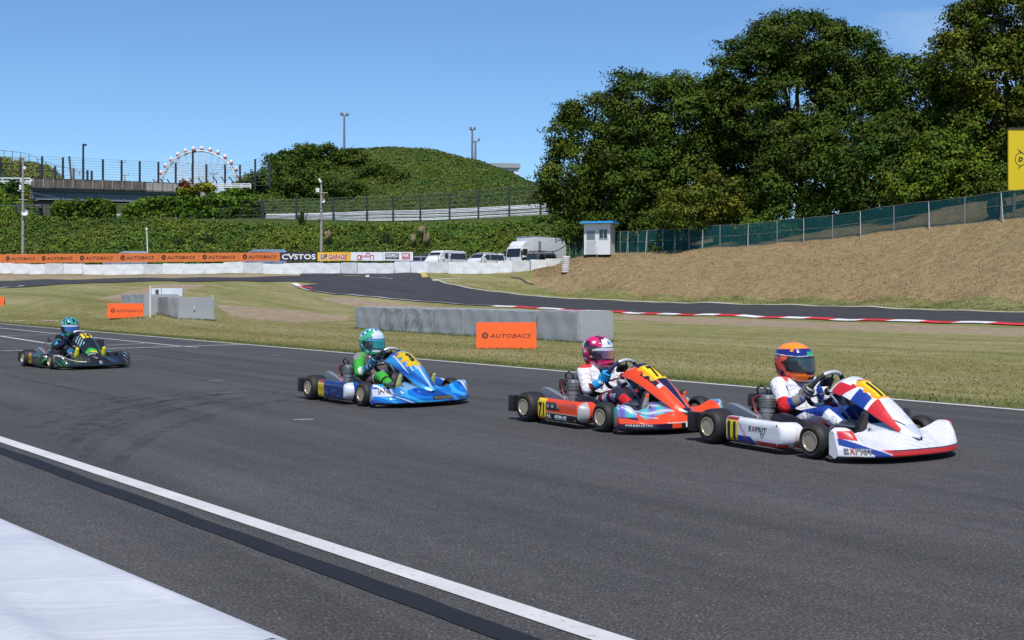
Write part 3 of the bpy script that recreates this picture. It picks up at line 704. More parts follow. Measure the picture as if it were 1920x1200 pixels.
a_board(200.5, 273.5, 596.5, 0.575, 'orange advertising board with dark lettering in front of the left grey block cluster')
a_board(-64, 6.5, 579.5, 0.66, 'orange advertising board cut off by the left edge of the view')
# the small white marker post seen above the pink helmet
pp = Vector((1.60, 28.2, 0)); 

# --- white covered barrier right in front of the camera
E0, E1 = px(545, 1189, 0), px(0, 962, 0)
def hpt(u, v, z): Y = F * (CAMH - z) / (v - YH); return Vector(((u - 960) / F * Y, Y, z))
BH = 0.76
e0, e1 = hpt(553, 1190, BH), hpt(0, 962, BH); bd = (e1 - e0).normalized(); bn = Vector((-bd.y, bd.x, 0)); bn = bn if bn.x < 0 else -bn
def fg_material():
    t = NT('bright_white_sheet'); P = t.obj(); n = t.noise(2.2, 4, 0.6, P); n2 = t.noise(30, 5, 0.65, P)
    wv = t.noise(2.4, 4, 0.55, t.mapped(P, (0.55, 3.2, 1), (0, 0, rad(-30))), 0.9); wv2 = t.noise(7, 4, 0.6, t.mapped(P, (0.6, 2.0, 1), (0, 0, rad(-42))), 0.5)
    col = t.mix(t.ramp(n, [(0.35, 0.0), (0.7, 1.0)]), (0.45, 0.462, 0.50), (0.51, 0.522, 0.555)); col = t.mix(1.0, col, t.ramp(n2, [(0.3, 0.96), (0.7, 1.04)]), 'MULTIPLY')
    st = t.ramp(t.noise(9, 6, 0.8, P), [(0.66, 0.0), (0.78, 0.4)]); col = t.mix(st, col, (0.36, 0.30, 0.25))
    t.set(color=col, rough=0.62, spec=0.3)
    h = t.math('ADD', t.ramp(wv, [(0.42, 0.0), (0.52, 1.0), (0.6, 0.2)]), t.math('ADD', t.math('MULTIPLY', wv2, .35), t.math('MULTIPLY', n2, .04)))
    t.bump(h, 0.075, 0.03); return t.mat
m = MB(); LN, WD = 3.4, 1.5
def fgp(a, b):
    # a along the barrier, b across: down the track-side face, over the rolled edge, across the top
    s_ = a * LN; wr = 0.006 * math.sin(9*s_ + 3*b*WD) + 0.004 * math.sin(23*s_ - 8*b)
    if b < .22:
        q = b / .22; return e0 + bd * s_ - bn * (0.008 + wr * (1 - q)) + Vector((0, 0, -BH + (BH - .03) * q))
    if b < .32:
        q = (b - .22) / .10 * math.pi / 2; return e0 + bd * s_ + bn * (.03 - .038 * math.cos(q)) + Vector((0, 0, -.03 + .03 * math.sin(q)))
    q = (b - .32) / .68; fold = 0.030 * math.exp(-((q - .45 - .05 * math.sin(2.2 * s_)) / .02) ** 2) + 0.014 * math.exp(-((q - .16 - .1 * s_ * .3 + .03 * math.sin(3 * s_)) / .018) ** 2)
    return e0 + bd * s_ + bn * (.03 + q * WD) + Vector((0, 0, fold + wr * .6 - .006 * math.sin(math.pi * q)))
m.grid(fgp, 150, 110)
ee = lambda a, b: fgp(0, a) + (Vector((0, 0, -BH)) - Vector((0, 0, fgp(0, a).z - BH))) * b * (1 if a > .22 else 0) - bd * 0.004 * math.sin(math.pi * b) * (1 + math.sin(40 * a))
m.grid(lambda a, b: Vector((fgp(0, a).x, fgp(0, a).y, fgp(0, a).z * (1 - b))) - bd * (0.012 * math.sin(math.pi * min(1, b * 3))), 90, 14)
o = m.build('barrier_block', fg_material(), smooth=50)
m = MB(); m.tube([fgp(0, .30) - bd * .004 - Vector((0, 0, .002)), fgp(0, .30) - bd * .010 - Vector((0, 0, BH - .02))], .004, 6); m.build('seam', paint('seam_cloth', (.7, .71, .72), .6), o)
tag(o, 'large white sheet covered barrier close up in the bottom left corner', 'barrier')

# --- the long white wall at the far side
wpts = [(-420, 125), (-200, 121), (0, 118), (250, 114), (500, 110), (750, 107), (1000, 104.5), (1080, 106)]
def wallat(u): return np.interp(u, [p[0] for p in wpts], [p[1] for p in wpts])
edges_u = [-142,-106,-70,-35,0,26,56,87,121,158,195,233,271,307,345,384,421,458,495,533,571,605,640,672,708,740,771,803,842,870,901,934,961,994,1024,1056]
proto = {}
for i in range(len(edges_u) - 1):
    ua, ub = edges_u[i], edges_u[i+1]; a = gat(ua, wallat(ua)); b = gat(ub, wallat(ub)); d = Vector((b.x - a.x, b.y - a.y, 0)); c = (a + b) / 2
    k = i % 5
    if k not in proto:
        proto[k] = cover_block(1.0, 0.55, 1.0, 90 + k, 12, 8, .007).build('barrier_block', M_WHT if k not in (2,) else M_WHT2, smooth=50); o = proto[k]
    else: o = proto[k].copy(); COL.objects.link(o)
    o.location = (c.x, c.y, zg(c.x, c.y) - .03); o.rotation_euler = (0, 0, math.atan2(d.y, d.x)); o.scale = (d.length - (0.09 if i in (8, 22, 25) else .012), 1, (1.02 + .03 * ((i * 5) % 3 - 1)))
    tag(o, 'white sheet covered block of the long far wall below the banners', 'barrier', 'white blocks of the far wall')

# --- banners on the fence behind the wall
M_BAN = {'o': paint('orange_banner', (.60, .155, .035), 0.75, var=.05, scale=1.5), 'k': paint('dark_banner', (.030, .024, .036), .7), 'y': paint('yellow_banner', hx('f2b61c', .9), .7), 'w': paint('white_banner', (.66, .67, .70), .7)}
def banner(u0, u1, kind, lab, paintfn, name='banner', i=0):
    Ya, Yb = wallat(u0) + .75, wallat(u1) + .75; vt = lambda u: np.interp(u, [0, 525, 780], [476.7, 473.2, 472.4]); vb = lambda u: np.interp(u, [0, 525, 780], [493.6, 489.2, 488.6])
    a, b = px(u0, vb(u0), Ya), px(u1, vb(u1), Yb); at, bt = px(u0, vt(u0), Ya), px(u1, vt(u1), Yb)
    d = Vector((b.x - a.x, b.y - a.y, 0)); W = d.length; H_ = ((at.z - a.z) + (bt.z - b.z)) / 2; mid = (a + b) / 2
    r = thing(name, lab, 'banner', (mid.x, mid.y, mid.z), math.atan2(d.y, d.x), 'advertising banners on the far fence'); dz = (b.z - a.z) / W
    m = MB(); ph = i * 1.7
    sh = lambda x, z, o_: Vector((x, o_ + .012 * math.sin(3.1 * x + ph) * (1 - z / H_ * .6), z + dz * x))
    m.grid(lambda p, q: sh((p - .5) * (W - .03), q * H_ + .012 * math.sin(5 * p + ph) * (1 - q), 0), 24, 6)
    m.grid(lambda p, q: sh((p - .5) * (W - .03), q * H_ + .012 * math.sin(5 * p + ph) * (1 - q), .02), 24, 6, flip=True); m.build('sheet', M_BAN[kind], r, smooth=60)
    paintfn(r, W, H_, sh); return r
def lay(mb, sub, sh, off=-.02):
    mb.add([sh(x, z, off) for x, _, z in sub.v], sub.f)
def p_auto(r, W, H_, sh):
    s_ = MB(); autobacs(s_, W, H_, 0, H_ * .5, 0); m = MB(); lay(m, s_, sh); m.build('lettering', paint('banner_print', (.035, .014, .012), .7), r)
def words(r, W, H_, sh, s, x0, x1, z0, z1, col, bold=.03, shear=0, off=-.02, name='lettering', outline=None, serif=False):
    if outline is not None: words(r, W, H_, sh, s, x0 - .012, x1 - .012, z0 - .02, z1 - .02, outline, bold + .055, shear, off * .7)
    v, f = text2d(s, bold, shear, 1.05); k = v[:, 0].max(); m = MB()
    m.add([sh((x0 + (x1 - x0) * a / k - .5) * W, H_ * (z0 + (z1 - z0) * b), off) for a, b in v], f)
    if serif:
        for (xa, zz_, wl) in serif: m.add([sh((xa - wl/2 - .5)*W, zz_*H_, off), sh((xa + wl/2 - .5)*W, zz_*H_, off), sh((xa + wl/2 - .5)*W, (zz_+.06)*H_, off), sh((xa - wl/2 - .5)*W, (zz_+.06)*H_, off)], [(0, 1, 2, 3)])
    m.build(name, paint('ink_%02x%02x%02x' % tuple(int(q * 255) for q in col), col, .7), r)
bu = [-66, 5, 72, 143, 219, 296, 373, 448, 525]; od = ['leftmost and cut off by the view', 'second from the left', 'third from the left', 'fourth from the left', 'fifth from the left', 'sixth from the left', 'seventh from the left', 'beside the dark banner']
for i in range(8): banner(bu[i], bu[i+1], 'o', 'orange banner with dark lettering on the far fence, ' + od[i], p_auto, i=i)
def p_cv(r, W, H_, sh):
    words(r, W, H_, sh, 'CVSTOS', .055, .955, .2, .8, (.72, .71, .70), .025, serif=[(.235, .77, .055), (.375, .77, .055)])
banner(525, 595, 'k', 'dark banner with white capital lettering between the orange and the yellow banner', p_cv, i=9)
def p_up(r, W, H_, sh):
    words(r, W, H_, sh, 'UP', .10, .30, .2, .78, (.06, .05, .10), .05, .2, outline=(.75, .72, .66)); words(r, W, H_, sh, 'GARAGE', .34, .90, .18, .76, (.42, .05, .035), .05, .2, outline=(.75, .72, .66))
banner(595, 657, 'y', 'yellow banner with outlined lettering beside the utility pole', p_up, i=10)
def p_am(r, W, H_, sh):
    col = (.42, .03, .035); m = MB(); th = .075
    def arc(cx, cz, rx, rz, a0, a1, n=16):
        pts = []
        for k in range(n + 1):
            a = rad(a0 + (a1 - a0) * k / n); pts.append((cx + rx * math.cos(a), cz + rz * math.sin(a)))
        return pts
    def stroke(pts, wd):
        vs = []
        for i, p in enumerate(pts):
            q0, q1 = pts[max(0, i-1)], pts[min(len(pts)-1, i+1)]; dx, dz = q1[0]-q0[0], q1[1]-q0[1]; l_ = math.hypot(dx, dz) or 1; nx_, nz_ = -dz/l_*wd/2, dx/l_*wd/2
            vs += [sh(p[0] + nx_, p[1] + nz_, -.02), sh(p[0] - nx_, p[1] - nz_, -.02)]
        m.add(vs, [(2*i, 2*i+1, 2*i+3, 2*i+2) for i in range(len(pts)-1)])
    h = H_; x0 = -W * .30; u = h * .26
    stroke(arc(x0 + u, h*.38, u*.8, u, 20, 340), th); stroke([(x0 + u*1.85, h*.66), (x0 + u*1.85, h*.10)], th)
    xm = x0 + u*2.3; stroke([(xm, h*.10), (xm, h*.58), (xm + u*.25, h*.62), (xm + u*.95, h*.36), (xm + u*1.65, h*.62), (xm + u*1.95, h*.55), (xm + u*1.95, h*.36)], th)
    stroke(arc(xm + u*3.0, h*.66, u*.72, u*.9, 0, 360), th)
    xn = xm + u*4.1; stroke([(xn, h*.10), (xn, h*.38)] + [(xn + u*.8 + u*.8*math.cos(rad(a)), h*.40 + u*math.sin(rad(a))) for a in range(180, -1, -20)] + [(xn + u*1.6, h*.10)], th)
    m.build('lettering', paint('am_red', col, .7), r)
banner(657, 718, 'w', 'white banner with thin red rounded lettering, right of the yellow banner', p_am, i=11)
def p_dn(r, W, H_, sh):
    for x0, x1, z0, z1, col, off in ((.08, .53, .16, .84, (.018, .018, .04), -.012), (.64, .90, .14, .86, (.40, .03, .06), -.012)):
        m = MB(); m.add([sh((a - .5)*W, b*H_, off) for a, b in ((x0, z0), (x1, z0), (x1, z1), (x0, z1))], [(0, 1, 2, 3)]); m.build('sign_panel', paint('blk%d' % int(x0*100), col, .7), r)
    words(r, W, H_, sh, 'DIXPRO', .11, .50, .40, .76, (.70, .70, .72), .04); words(r, W, H_, sh, 'RACING PARTS', .14, .47, .24, .31, (.5, .5, .55), .02)
    words(r, W, H_, sh, 'NGK', .665, .875, .46, .78, (.72, .70, .70), .06)
    m = MB(); m.add([sh((a - .5)*W, b*H_, -.02) for a, b in ((.665, .2), (.875, .2), (.875, .36), (.665, .36))], [(0, 1, 2, 3)]); m.build('sign_panel', paint('pink_print', (.55, .22, .25), .7), r)
banner(718, 774.5, 'w', 'white banner with a dark blue and a red printed panel, rightmost on the far fence', p_dn, i=12)
# black wire fence carrying the banners and running on in front of the vehicles
M_BLKM = paint('black_metal', (.018, .018, .02), .5); fr = thing('wire_fence', 'thin black post and wire fence behind the white wall, carrying the banners', 'fence', tuple(gat(500, wallat(500) + .95)))
def fence_pt(u, dz): Y = wallat(u) + .95; X = (u - 960)/F*Y; return Vector((X, Y, zg(X, Y) + dz)) - fr.location
for u in list(range(-60, 780, 38)) + [822, 847, 874, 903, 932, 957, 1000]:
    m = MB(); m.tube([fence_pt(u, -.1), fence_pt(u, 2.0 if u < 780 else 1.75)], .030, 6); m.build('post', M_BLKM, fr)
m = MB()
for h in (1.0, 1.72, 2.0): m.tube([fence_pt(u, h if u < 780 else h * .88) for u in range(-60, 1001, 20)], .022, 4)
m.build('wire', M_BLKM, fr)
for u in range(-40, 780, 9):
    pass

# ------------------------------------------------------------------ parked vehicles
M_CW = paint('car_white', (.70, .71, .72), .25, var=.03, coat=.6); M_CK = paint('car_black', (.012, .012, .014), .2, coat=.6); M_CS = paint('car_silver', (.36, .38, .40), .25, metal=.4, coat=.5); M_CG = paint('car_greyblue', (.20, .26, .33), .3, metal=.3, coat=.4); M_CB = paint('car_grey', (.17, .17, .17), .35, metal=.3)
M_GL = paint('dark_glass', (.012, .014, .018), .06, var=.02, coat=.5); M_TY = paint('tyre_black', (.016, .016, .017), .8); M_RIM = paint('rim_silver', (.42, .42, .43), .35, metal=.7)
M_LMP = paint('lamp_glass', (.62, .64, .66), .1, coat=.8); M_DKP = paint('dark_plastic', (.03, .03, .032), .55)
def vehicle(name, lab, cat, loc, yaw, L_, W_, side, mat, glass, wheels, tuck=.10, front_glass=None, lamps=True, rr=.32, handle=True, group='vehicles parked behind the far wall', extra=None):
    """side: outline (x forward, z) of the body seen from its side; glass: outlines of the side windows; tuck: how far the sides lean in at the top"""
    r = thing(name, lab, cat, loc, yaw, group); zt = max(z for _, z in side); zb = zt * .48
    def yw(z): return W_/2 - tuck * max(0, (z - zb) / (zt - zb)) ** 1.4
    m = MB(); n = len(side); rings = []
    for k, (inset, yk) in enumerate(((.05, -1), (.015, -.97), (0, -.90), (0, .90), (.015, .97), (.05, 1))):
        cx = sum(p[0] for p in side)/n; cz = sum(p[1] for p in side)/n; ring = []
        for x, z in side:
            dx, dz = cx - x, cz - z; l_ = math.hypot(dx, dz); x2, z2 = x + dx/l_*inset, z + dz/l_*inset; ring.append((x2, yk * yw(z2), z2))
        rings.append(ring)
    vs = [p for q in rings for p in q]; fs = []
    for k in range(5):
        for i in range(n): i2 = (i+1) % n; fs.append((k*n+i, k*n+i2, (k+1)*n+i2, (k+1)*n+i))
    fs += [tuple(range(n-1, -1, -1)), tuple(5*n+i for i in range(n))]; m.add(vs, fs)
    bm = bmesh.new(); 
    body = m.build('body', mat, r, smooth=35)
    bm.from_mesh(body.data); bmesh.ops.recalc_face_normals(bm, faces=list(bm.faces)); bm.to_mesh(body.data); bm.free()
    for poly in glass:
        for s_ in (-1, 1):
            m = MB(); P3 = [(x, s_ * (yw(z) + .006), z) for x, z in poly]; P4 = [(x, s_ * (yw(z) - .03), z) for x, z in poly]; k = len(poly)
            m.add(P3 + P4, [tuple(range(k)) if s_ < 0 else tuple(range(k-1, -1, -1))] + [(i, (i+1) % k, k+(i+1) % k, k+i) for i in range(k)]); m.build('window', M_GL, r)
    if front_glass:
        for (x0, z0, x1, z1, nm) in front_glass:
            nx_, nz_ = (z1 - z0), -(x1 - x0); l_ = math.hypot(nx_, nz_); sg = 1 if nm == 'windscreen' else -1; nx_, nz_ = abs(nx_)/l_*.012*sg, abs(nz_)/l_*.012
            m = MB(); m.add([(x0+nx_, -(yw(z0)-.10), z0+nz_), (x0+nx_, yw(z0)-.10, z0+nz_), (x1+nx_, yw(z1)-.12, z1+nz_), (x1+nx_, -(yw(z1)-.12), z1+nz_)], [(0, 1, 2, 3)]); m.build(nm, M_GL, r)
    for xw in wheels:
        for s_ in (-1, 1):
            T = Matrix.Translation((xw, s_*(W_/2 - .11), rr)) @ Matrix.Rotation(rad(90), 4, 'X')
            m = MB(); m.lathe([(rr*.6, -.1), (rr*.95, -.105), (rr, -.07), (rr, .07), (rr*.95, .105), (rr*.6, .1)], 20, T); wh = m.build('wheel', M_TY, r, smooth=40)
            m = MB(); m.lathe([(rr*.61, -.09), (rr*.5, -.06), (.05, -.07), (.05, .07), (rr*.5, .06), (rr*.61, .09)], 16, T); m.build('rim', M_RIM, wh, smooth=40)
    fx = max(x for x, z in side if z < zt * .5)
    if lamps:
        for s_ in (-1, 1):
            m = MB(); m.box((fx - .05, s_*(W_/2 - .24), zt*.40), (.10, .36, .15), .03); m.build('headlight', M_LMP, r, smooth=40)
        m = MB(); m.box((fx - .01, 0, zt*.30), (.08, W_*.5, .13), .02); m.build('grille', M_DKP, r)
        m = MB(); m.box((fx - .02, 0, zt*.16), (.10, W_*.92, .16), .04); m.build('bumper', M_DKP, r)
    if extra: extra(r, yw)
    return r
def mirrors(x, z, mat):
    def f(r, yw):
        for s_ in (-1, 1):
            m = MB(); m.box((x, s_*(yw(z) + .13), z), (.10, .17, .22), .03); m.tube([(x, s_*(yw(z)-.01), z-.05), (x, s_*(yw(z)+.1), z-.05)], .02, 6); m.build('mirror', mat, r, smooth=40)
    return f
def atv(u, Y): g = gat(u, Y); return (g.x, g.y, g.z)
# headed left and towards us: heading angle measured from +x
hi = [(2.30,.25),(2.36,.60),(2.30,.98),(2.12,1.12),(1.55,1.80),(1.30,1.95),(.6,2.02),(-1.9,2.0),(-2.28,1.93),(-2.36,1.7),(-2.38,.5),(-2.34,.25)]
vehicle('van', 'white high roofed van with a long dark side window, parked left of the white minivan', 'van', atv(836, 117.5), rad(234), 4.7, 1.75, hi, M_CW,
        [[(.95,1.22),(1.28,1.22),(1.05,1.72),(.62,1.72),(.62,1.22)], [(.35,1.18),(.10,1.74),(-2.12,1.74),(-2.14,1.22)]], (1.45, -1.35), .13, [(2.06,1.16,1.56,1.78,'windscreen'), (-2.385,1.15,-2.33,1.7,'rear_window')], rr=.31, extra=mirrors(1.5, 1.25, M_CW))
mv = [(2.30,.25),(2.36,.55),(2.28,.88),(1.60,1.08),(.75,1.70),(.3,1.82),(-1.8,1.82),(-2.2,1.70),(-2.32,1.1),(-2.32,.3)]
vehicle('minivan', 'white minivan with a dark windscreen, parked between the high roofed van and the truck', 'minivan', atv(908, 116.5), rad(231), 4.7, 1.74, mv, M_CW,
        [[(1.12,1.12),(.62,1.60),(.10,1.62),(.02,1.12)], [(-.05,1.12),(0,1.62),(-1.0,1.62),(-1.0,1.12)], [(-1.08,1.12),(-1.08,1.62),(-2.0,1.58),(-2.12,1.15)]], (1.45, -1.4), .13, [(1.52,1.12,.80,1.66,'windscreen')], rr=.32, extra=mirrors(1.0, 1.15, M_CW))
bk = [(2.2,.3),(2.26,.7),(2.1,.98),(1.2,1.10),(.6,1.62),(.1,1.74),(-1.9,1.74),(-2.2,1.5),(-2.26,.9),(-2.2,.3)]
vehicle('car', 'black car half hidden behind the white high roofed van', 'car', atv(806, 119.8), rad(230), 4.4, 1.75, bk, M_CK, [[(1.0,1.14),(.55,1.55),(-.3,1.58),(-.3,1.14)], [(-.4,1.14),(-.4,1.58),(-1.6,1.56),(-1.9,1.16)]], (1.35, -1.35), .16, [(1.18,1.13,.66,1.58,'windscreen')], extra=mirrors(.9, 1.15, M_CK))
sv = [(2.1,.3),(2.15,.62),(2.05,.85),(1.15,.98),(.5,1.38),(.05,1.46),(-1.5,1.44),(-2.0,1.0),(-2.15,.9),(-2.15,.3)]
vehicle('car', 'pale silver car just showing past the right end of the banners', 'car', atv(779, 117.8), rad(200), 4.3, 1.7, sv, M_CS, [[(.95,1.0),(.45,1.32),(-.3,1.34),(-.3,1.0)], [(-.4,1.0),(-.4,1.34),(-1.3,1.30),(-1.7,1.0)]], (1.3, -1.3), .2, [(1.1,1.0,.55,1.36,'windscreen')], extra=mirrors(.85, 1.0, M_CS))
gv_ = [(2.30,.25),(2.36,.60),(2.30,.98),(2.12,1.12),(1.45,1.90),(1.0,2.08),(.3,2.14),(-1.9,2.12),(-2.2,2.04),(-2.36,1.7),(-2.38,.5),(-2.34,.25)]
vehicle('van', 'blue grey van, only its ribbed roof showing above the orange banner', 'van', atv(495, 118.5), rad(184), 4.7, 1.75, gv_, M_CG, [[(.95,1.22),(1.28,1.22),(1.05,1.80),(.62,1.80),(.62,1.22)], [(.35,1.22),(.30,1.80),(-2.12,1.80),(-2.14,1.22)]], (1.45, -1.35), .22, [(2.06,1.16,1.50,1.84,'windscreen')], extra=mirrors(1.5, 1.25, M_CG))
vehicle('car', 'grey car with only its roof showing above an orange banner by the white pole', 'car', atv(238, 121.0), rad(186), 4.4, 1.75, [(x, z * 1.10) for x, z in bk], M_CS, [[(1.0,1.26),(.55,1.7),(-.3,1.72),(-.3,1.26)]], (1.35, -1.35), .2, [(1.18,1.25,.66,1.72,'windscreen')])
kv = [(1.62,.25),(1.66,.6),(1.60,1.0),(1.30,1.62),(1.1,1.74),(-1.5,1.76),(-1.66,1.6),(-1.70,.4),(-1.66,.25)]
def rack(r, yw):
    m = MB()
    for s_ in (-1, 1): m.tube([(1.0, s_*.55, 1.86), (-1.4, s_*.55, 1.88)], .025, 6)
    for x in (.9, .3, -.4, -1.2):
        m.tube([(x, -.6, 1.88), (x, .6, 1.88)], .02, 6)
        for s_ in (-1, 1): m.tube([(x, s_*.58, 1.72), (x, s_*.58, 1.96)], .02, 6)
    m.build('roof_rack', M_DKP, r)
vehicle('van', 'small grey van with a roof rack in front of the truck box', 'van', atv(1017, 113.0), rad(52), 3.4, 1.48, kv, M_CB, [[(1.22,1.08),(1.05,1.55),(.60,1.58),(.60,1.08)], [(.50,1.08),(.50,1.58),(-.45,1.58),(-.45,1.08)], [(-.55,1.08),(-.55,1.58),(-1.35,1.56),(-1.4,1.08)]], (1.1, -1.1), .08, [(1.57,1.08,1.32,1.58,'windscreen'), (-1.695,1.05,-1.665,1.58,'rear_window')], rr=.27, extra=rack)
# the box truck
tr = thing('box_truck', 'white box truck with a roof deflector and a tall grey side door', 'truck', atv(1004, 123.5), rad(226), 'vehicles parked behind the far wall'); 
def slab(name, prof, y0, y1, mat, parent, bev=None, smooth=None):
    m = MB(); m.prism(prof, y0, y1); o = m.build(name, mat, parent, smooth=smooth)
    if bev:
        bm = bmesh.new(); bm.from_mesh(o.data); bmesh.ops.bevel(bm, geom=list(bm.edges), offset=bev, segments=2, affect='EDGES', profile=.7); bmesh.ops.recalc_face_normals(bm, faces=list(bm.faces)); bm.to_mesh(o.data); bm.free(); o.data.set_sharp_from_angle(angle=rad(35))
    return o
cab = slab('cab', [(3.35,.45),(3.42,.9),(3.40,1.25),(3.22,2.25),(3.05,2.38),(1.95,2.40),(1.90,.45)], -1.05, 1.05, M_CW, tr, .05)
slab('deflector', [(3.0,2.40),(2.85,2.68),(2.50,2.96),(2.15,3.02),(2.15,2.40)], -.98, .98, M_CW, tr, .06)
box_ = slab('cargo_box', [(1.70,.95),(1.70,3.46),(-3.6,3.46),(-3.6,.95)], -1.12, 1.12, paint('cargo_white', (.56, .58, .61), .45, var=.05), tr, .03)
m = MB(); m.box((-.95, 0, 3.475), (5.4, 2.26, .05), .01); m.build('roof_rail', M_CS, tr)
for s_ in (-1, 1):
    m = MB(); m.box((.55, s_*1.125, 2.0), (.42, .02, 2.0), .005); m.build('side_door', paint('door_grey', (.20, .21, .22), .5), tr)
    m = MB(); m.prism([(3.10,1.55),(3.02,2.15),(2.35,2.15),(2.30,1.45),(2.7,1.45)], s_*1.052, s_*1.060); m.build('window', M_GL, tr)
    m = MB(); m.prism([(3.18,.95),(3.16,1.22),(2.25,1.38),(2.5,1.05)], s_*1.052, s_*1.060); m.build('window', M_GL, tr)
    m = MB(); m.box((3.36, s_*1.18, 1.75), (.14, .14, .5), .03); m.tube([(3.2, s_*1.0, 1.95), (3.36, s_*1.18, 1.95)], .02, 6); m.build('mirror', M_DKP, tr)
    for xw in (2.6, -2.3):
        T = Matrix.Translation((xw, s_*.92, .46)) @ Matrix.Rotation(rad(90), 4, 'X'); m = MB(); m.lathe([(.25, -.13), (.44, -.13), (.46, -.09), (.46, .09), (.44, .13), (.25, .13)], 20, T); wh = m.build('wheel', M_TY, tr, smooth=40)
        m = MB(); m.lathe([(.26, -.1), (.1, -.12), (.1, .12), (.26, .1)], 14, T); m.build('rim', M_RIM, wh)
    m = MB(); m.box((3.42, s_*.8, .72), (.06, .3, .16), .02); m.build('headlight', M_LMP, tr)
m = MB(); m.add([(3.408, -.95, 1.32), (3.408, .95, 1.32), (3.248, .93, 2.18), (3.248, -.93, 2.18)], [(0, 1, 2, 3)]); m.build('windscreen', M_GL, tr)
m = MB(); m.box((3.42, 0, .74), (.06, 1.1, .14), .02); m.build('grille', M_DKP, tr)
m = MB(); m.box((-.8, 0, .7), (5.6, .9, .3), .02); m.build('chassis', M_DKP, tr)

# ------------------------------------------------------------------ guard booth, tyre stack, sign, green fence on the bank
bp = gat(1124, 97.2); bs = bp.y / F
bo = thing('guard_booth', 'small white guard booth with a bright blue roof edge at the top of the bank', 'booth', (bp.x, bp.y, bp.z - .05), rad(-17))
M_BW = paint('booth_white', (.66, .67, .67), .5, var=.05); M_BT = paint('booth_trim', (.50, .52, .54), .5); M_BLUE = paint('booth_blue', (.035, .30, .66), .45)
W_, D_, H_ = 2.20, 1.8, 2.55
m = MB(); m.box((0, 0, H_/2), (W_, D_, H_), .015); m.build('wall', M_BW, bo)
m = MB(); m.box((.05, -.12, H_ + .07), (W_ + .52, D_ + .75, .10), .01); rf = m.build('roof', M_BT, bo)
m = MB(); m.box((.05, -.12 - (D_+.75)/2 - .012, H_ + .09), (W_ + .54, .03, .17), .005); m.box((.05 + (W_+.52)/2 + .012, -.12, H_ + .09), (.03, D_+.75, .17), .005); m.build('fascia', M_BLUE, rf)
def framed(par, x0, x1, z0, z1, y, name, axis='y', bars=(), fm=M_BT):
    m = MB(); t2 = .05
    put = (lambda a, b, c: (a, y + b, c)) if axis == 'y' else (lambda a, b, c: (y + b, a, c))
    szs = (lambda a, b, c: (a, b, c)) if axis == 'y' else (lambda a, b, c: (b, a, c))
    for c_, s2 in ((((x0+x1)/2, z0), (x1-x0+t2, t2)), (((x0+x1)/2, z1), (x1-x0+t2, t2)), ((x0, (z0+z1)/2), (t2, z1-z0-t2)), ((x1, (z0+z1)/2), (t2, z1-z0-t2))):
        m.box(put(c_[0], 0, c_[1]), szs(s2[0], .04, s2[1]))
    for b in bars: m.box(put(b, 0, (z0+z1)/2), szs(.04, .038, z1-z0-t2))
    w_ = m.build(name, fm, par)
    m = MB(); m.box(put((x0+x1)/2, .012, (z0+z1)/2), szs(x1-x0-t2, .008, z1-z0-t2)); m.build('pane', M_GL, w_); return w_
framed(bo, .18, .88, 1.28, 2.08, -D_/2 - .022, 'window', bars=(.53,))
m = MB(); m.box((-.52, -D_/2 - .012, 1.05), (.86, .022, 2.0), .004); dr = m.build('door', M_BT, bo)
m = MB(); m.box((-.52, -D_/2 - .026, 1.58), (.68, .01, .72), .002); m.build('pane', paint('door_pane', (.13, .14, .155), .15, coat=.4), dr)
m = MB(); m.box((-.52, -D_/2 - .026, .62), (.66, .01, .9), .002); m.build('lower_panel', paint('door_panel', (.44, .44, .45), .6), dr)
m = MB(); m.box((-.17, -D_/2 - .05, 1.05), (.03, .05, .12), .005); m.build('handle', M_DKP, dr)
framed(bo, -.45, .45, 1.1, 2.05, -W_/2 - .022, 'window', 'x', (0,))
framed(bo, -.4, .4, .35, .95, -W_/2 - .022, 'vent', 'x', (), M_BT)
m = MB(); m.tube([(0, 0, -.05), (0, 0, 1.05)], .025, 6); q_ = gat(1119, 96.0); tag(m.build('post', paint('pole_grey', (.36, .37, .37), .5), loc=tuple(q_)), 'short thin post standing right in front of the booth door', 'post')

def tyre_ring(mb, z, R, r_, T):
    mb.lathe([(R - r_*.9, z - r_*.8), (R, z - r_), (R + r_*.75, z - r_*.62), (R + r_*.9, z), (R + r_*.75, z + r_*.62), (R, z + r_), (R - r_*.9, z + r_*.8)], 22, T)
tp = onground(1060, 511.5); ts = thing('tyre_stack', 'leaning stack of white painted tyres at the near end of the bank below the booth', 'tyre stack', tuple(tp))
M_WT = paint('white_tyre', (.60, .57, .52), .8, var=.3, scale=12)
for k in range(7):
    m = MB(); tyre_ring(m, 0, .26, .095, Matrix.Translation((.012 * math.sin(k*2.1) + .010*k, .01*math.cos(k*1.7), .08 + k*.178))); m.build('tyre', M_WT, ts, smooth=45)
m = MB(); m.lathe([(.0, .0), (.33, .0), (.34, .05), (.30, .09), (.0, .10)], 22, Matrix.Translation((.07, 0, 1.25))); m.build('lid', paint('lid_white', (.70, .69, .66), .6), ts, smooth=40)

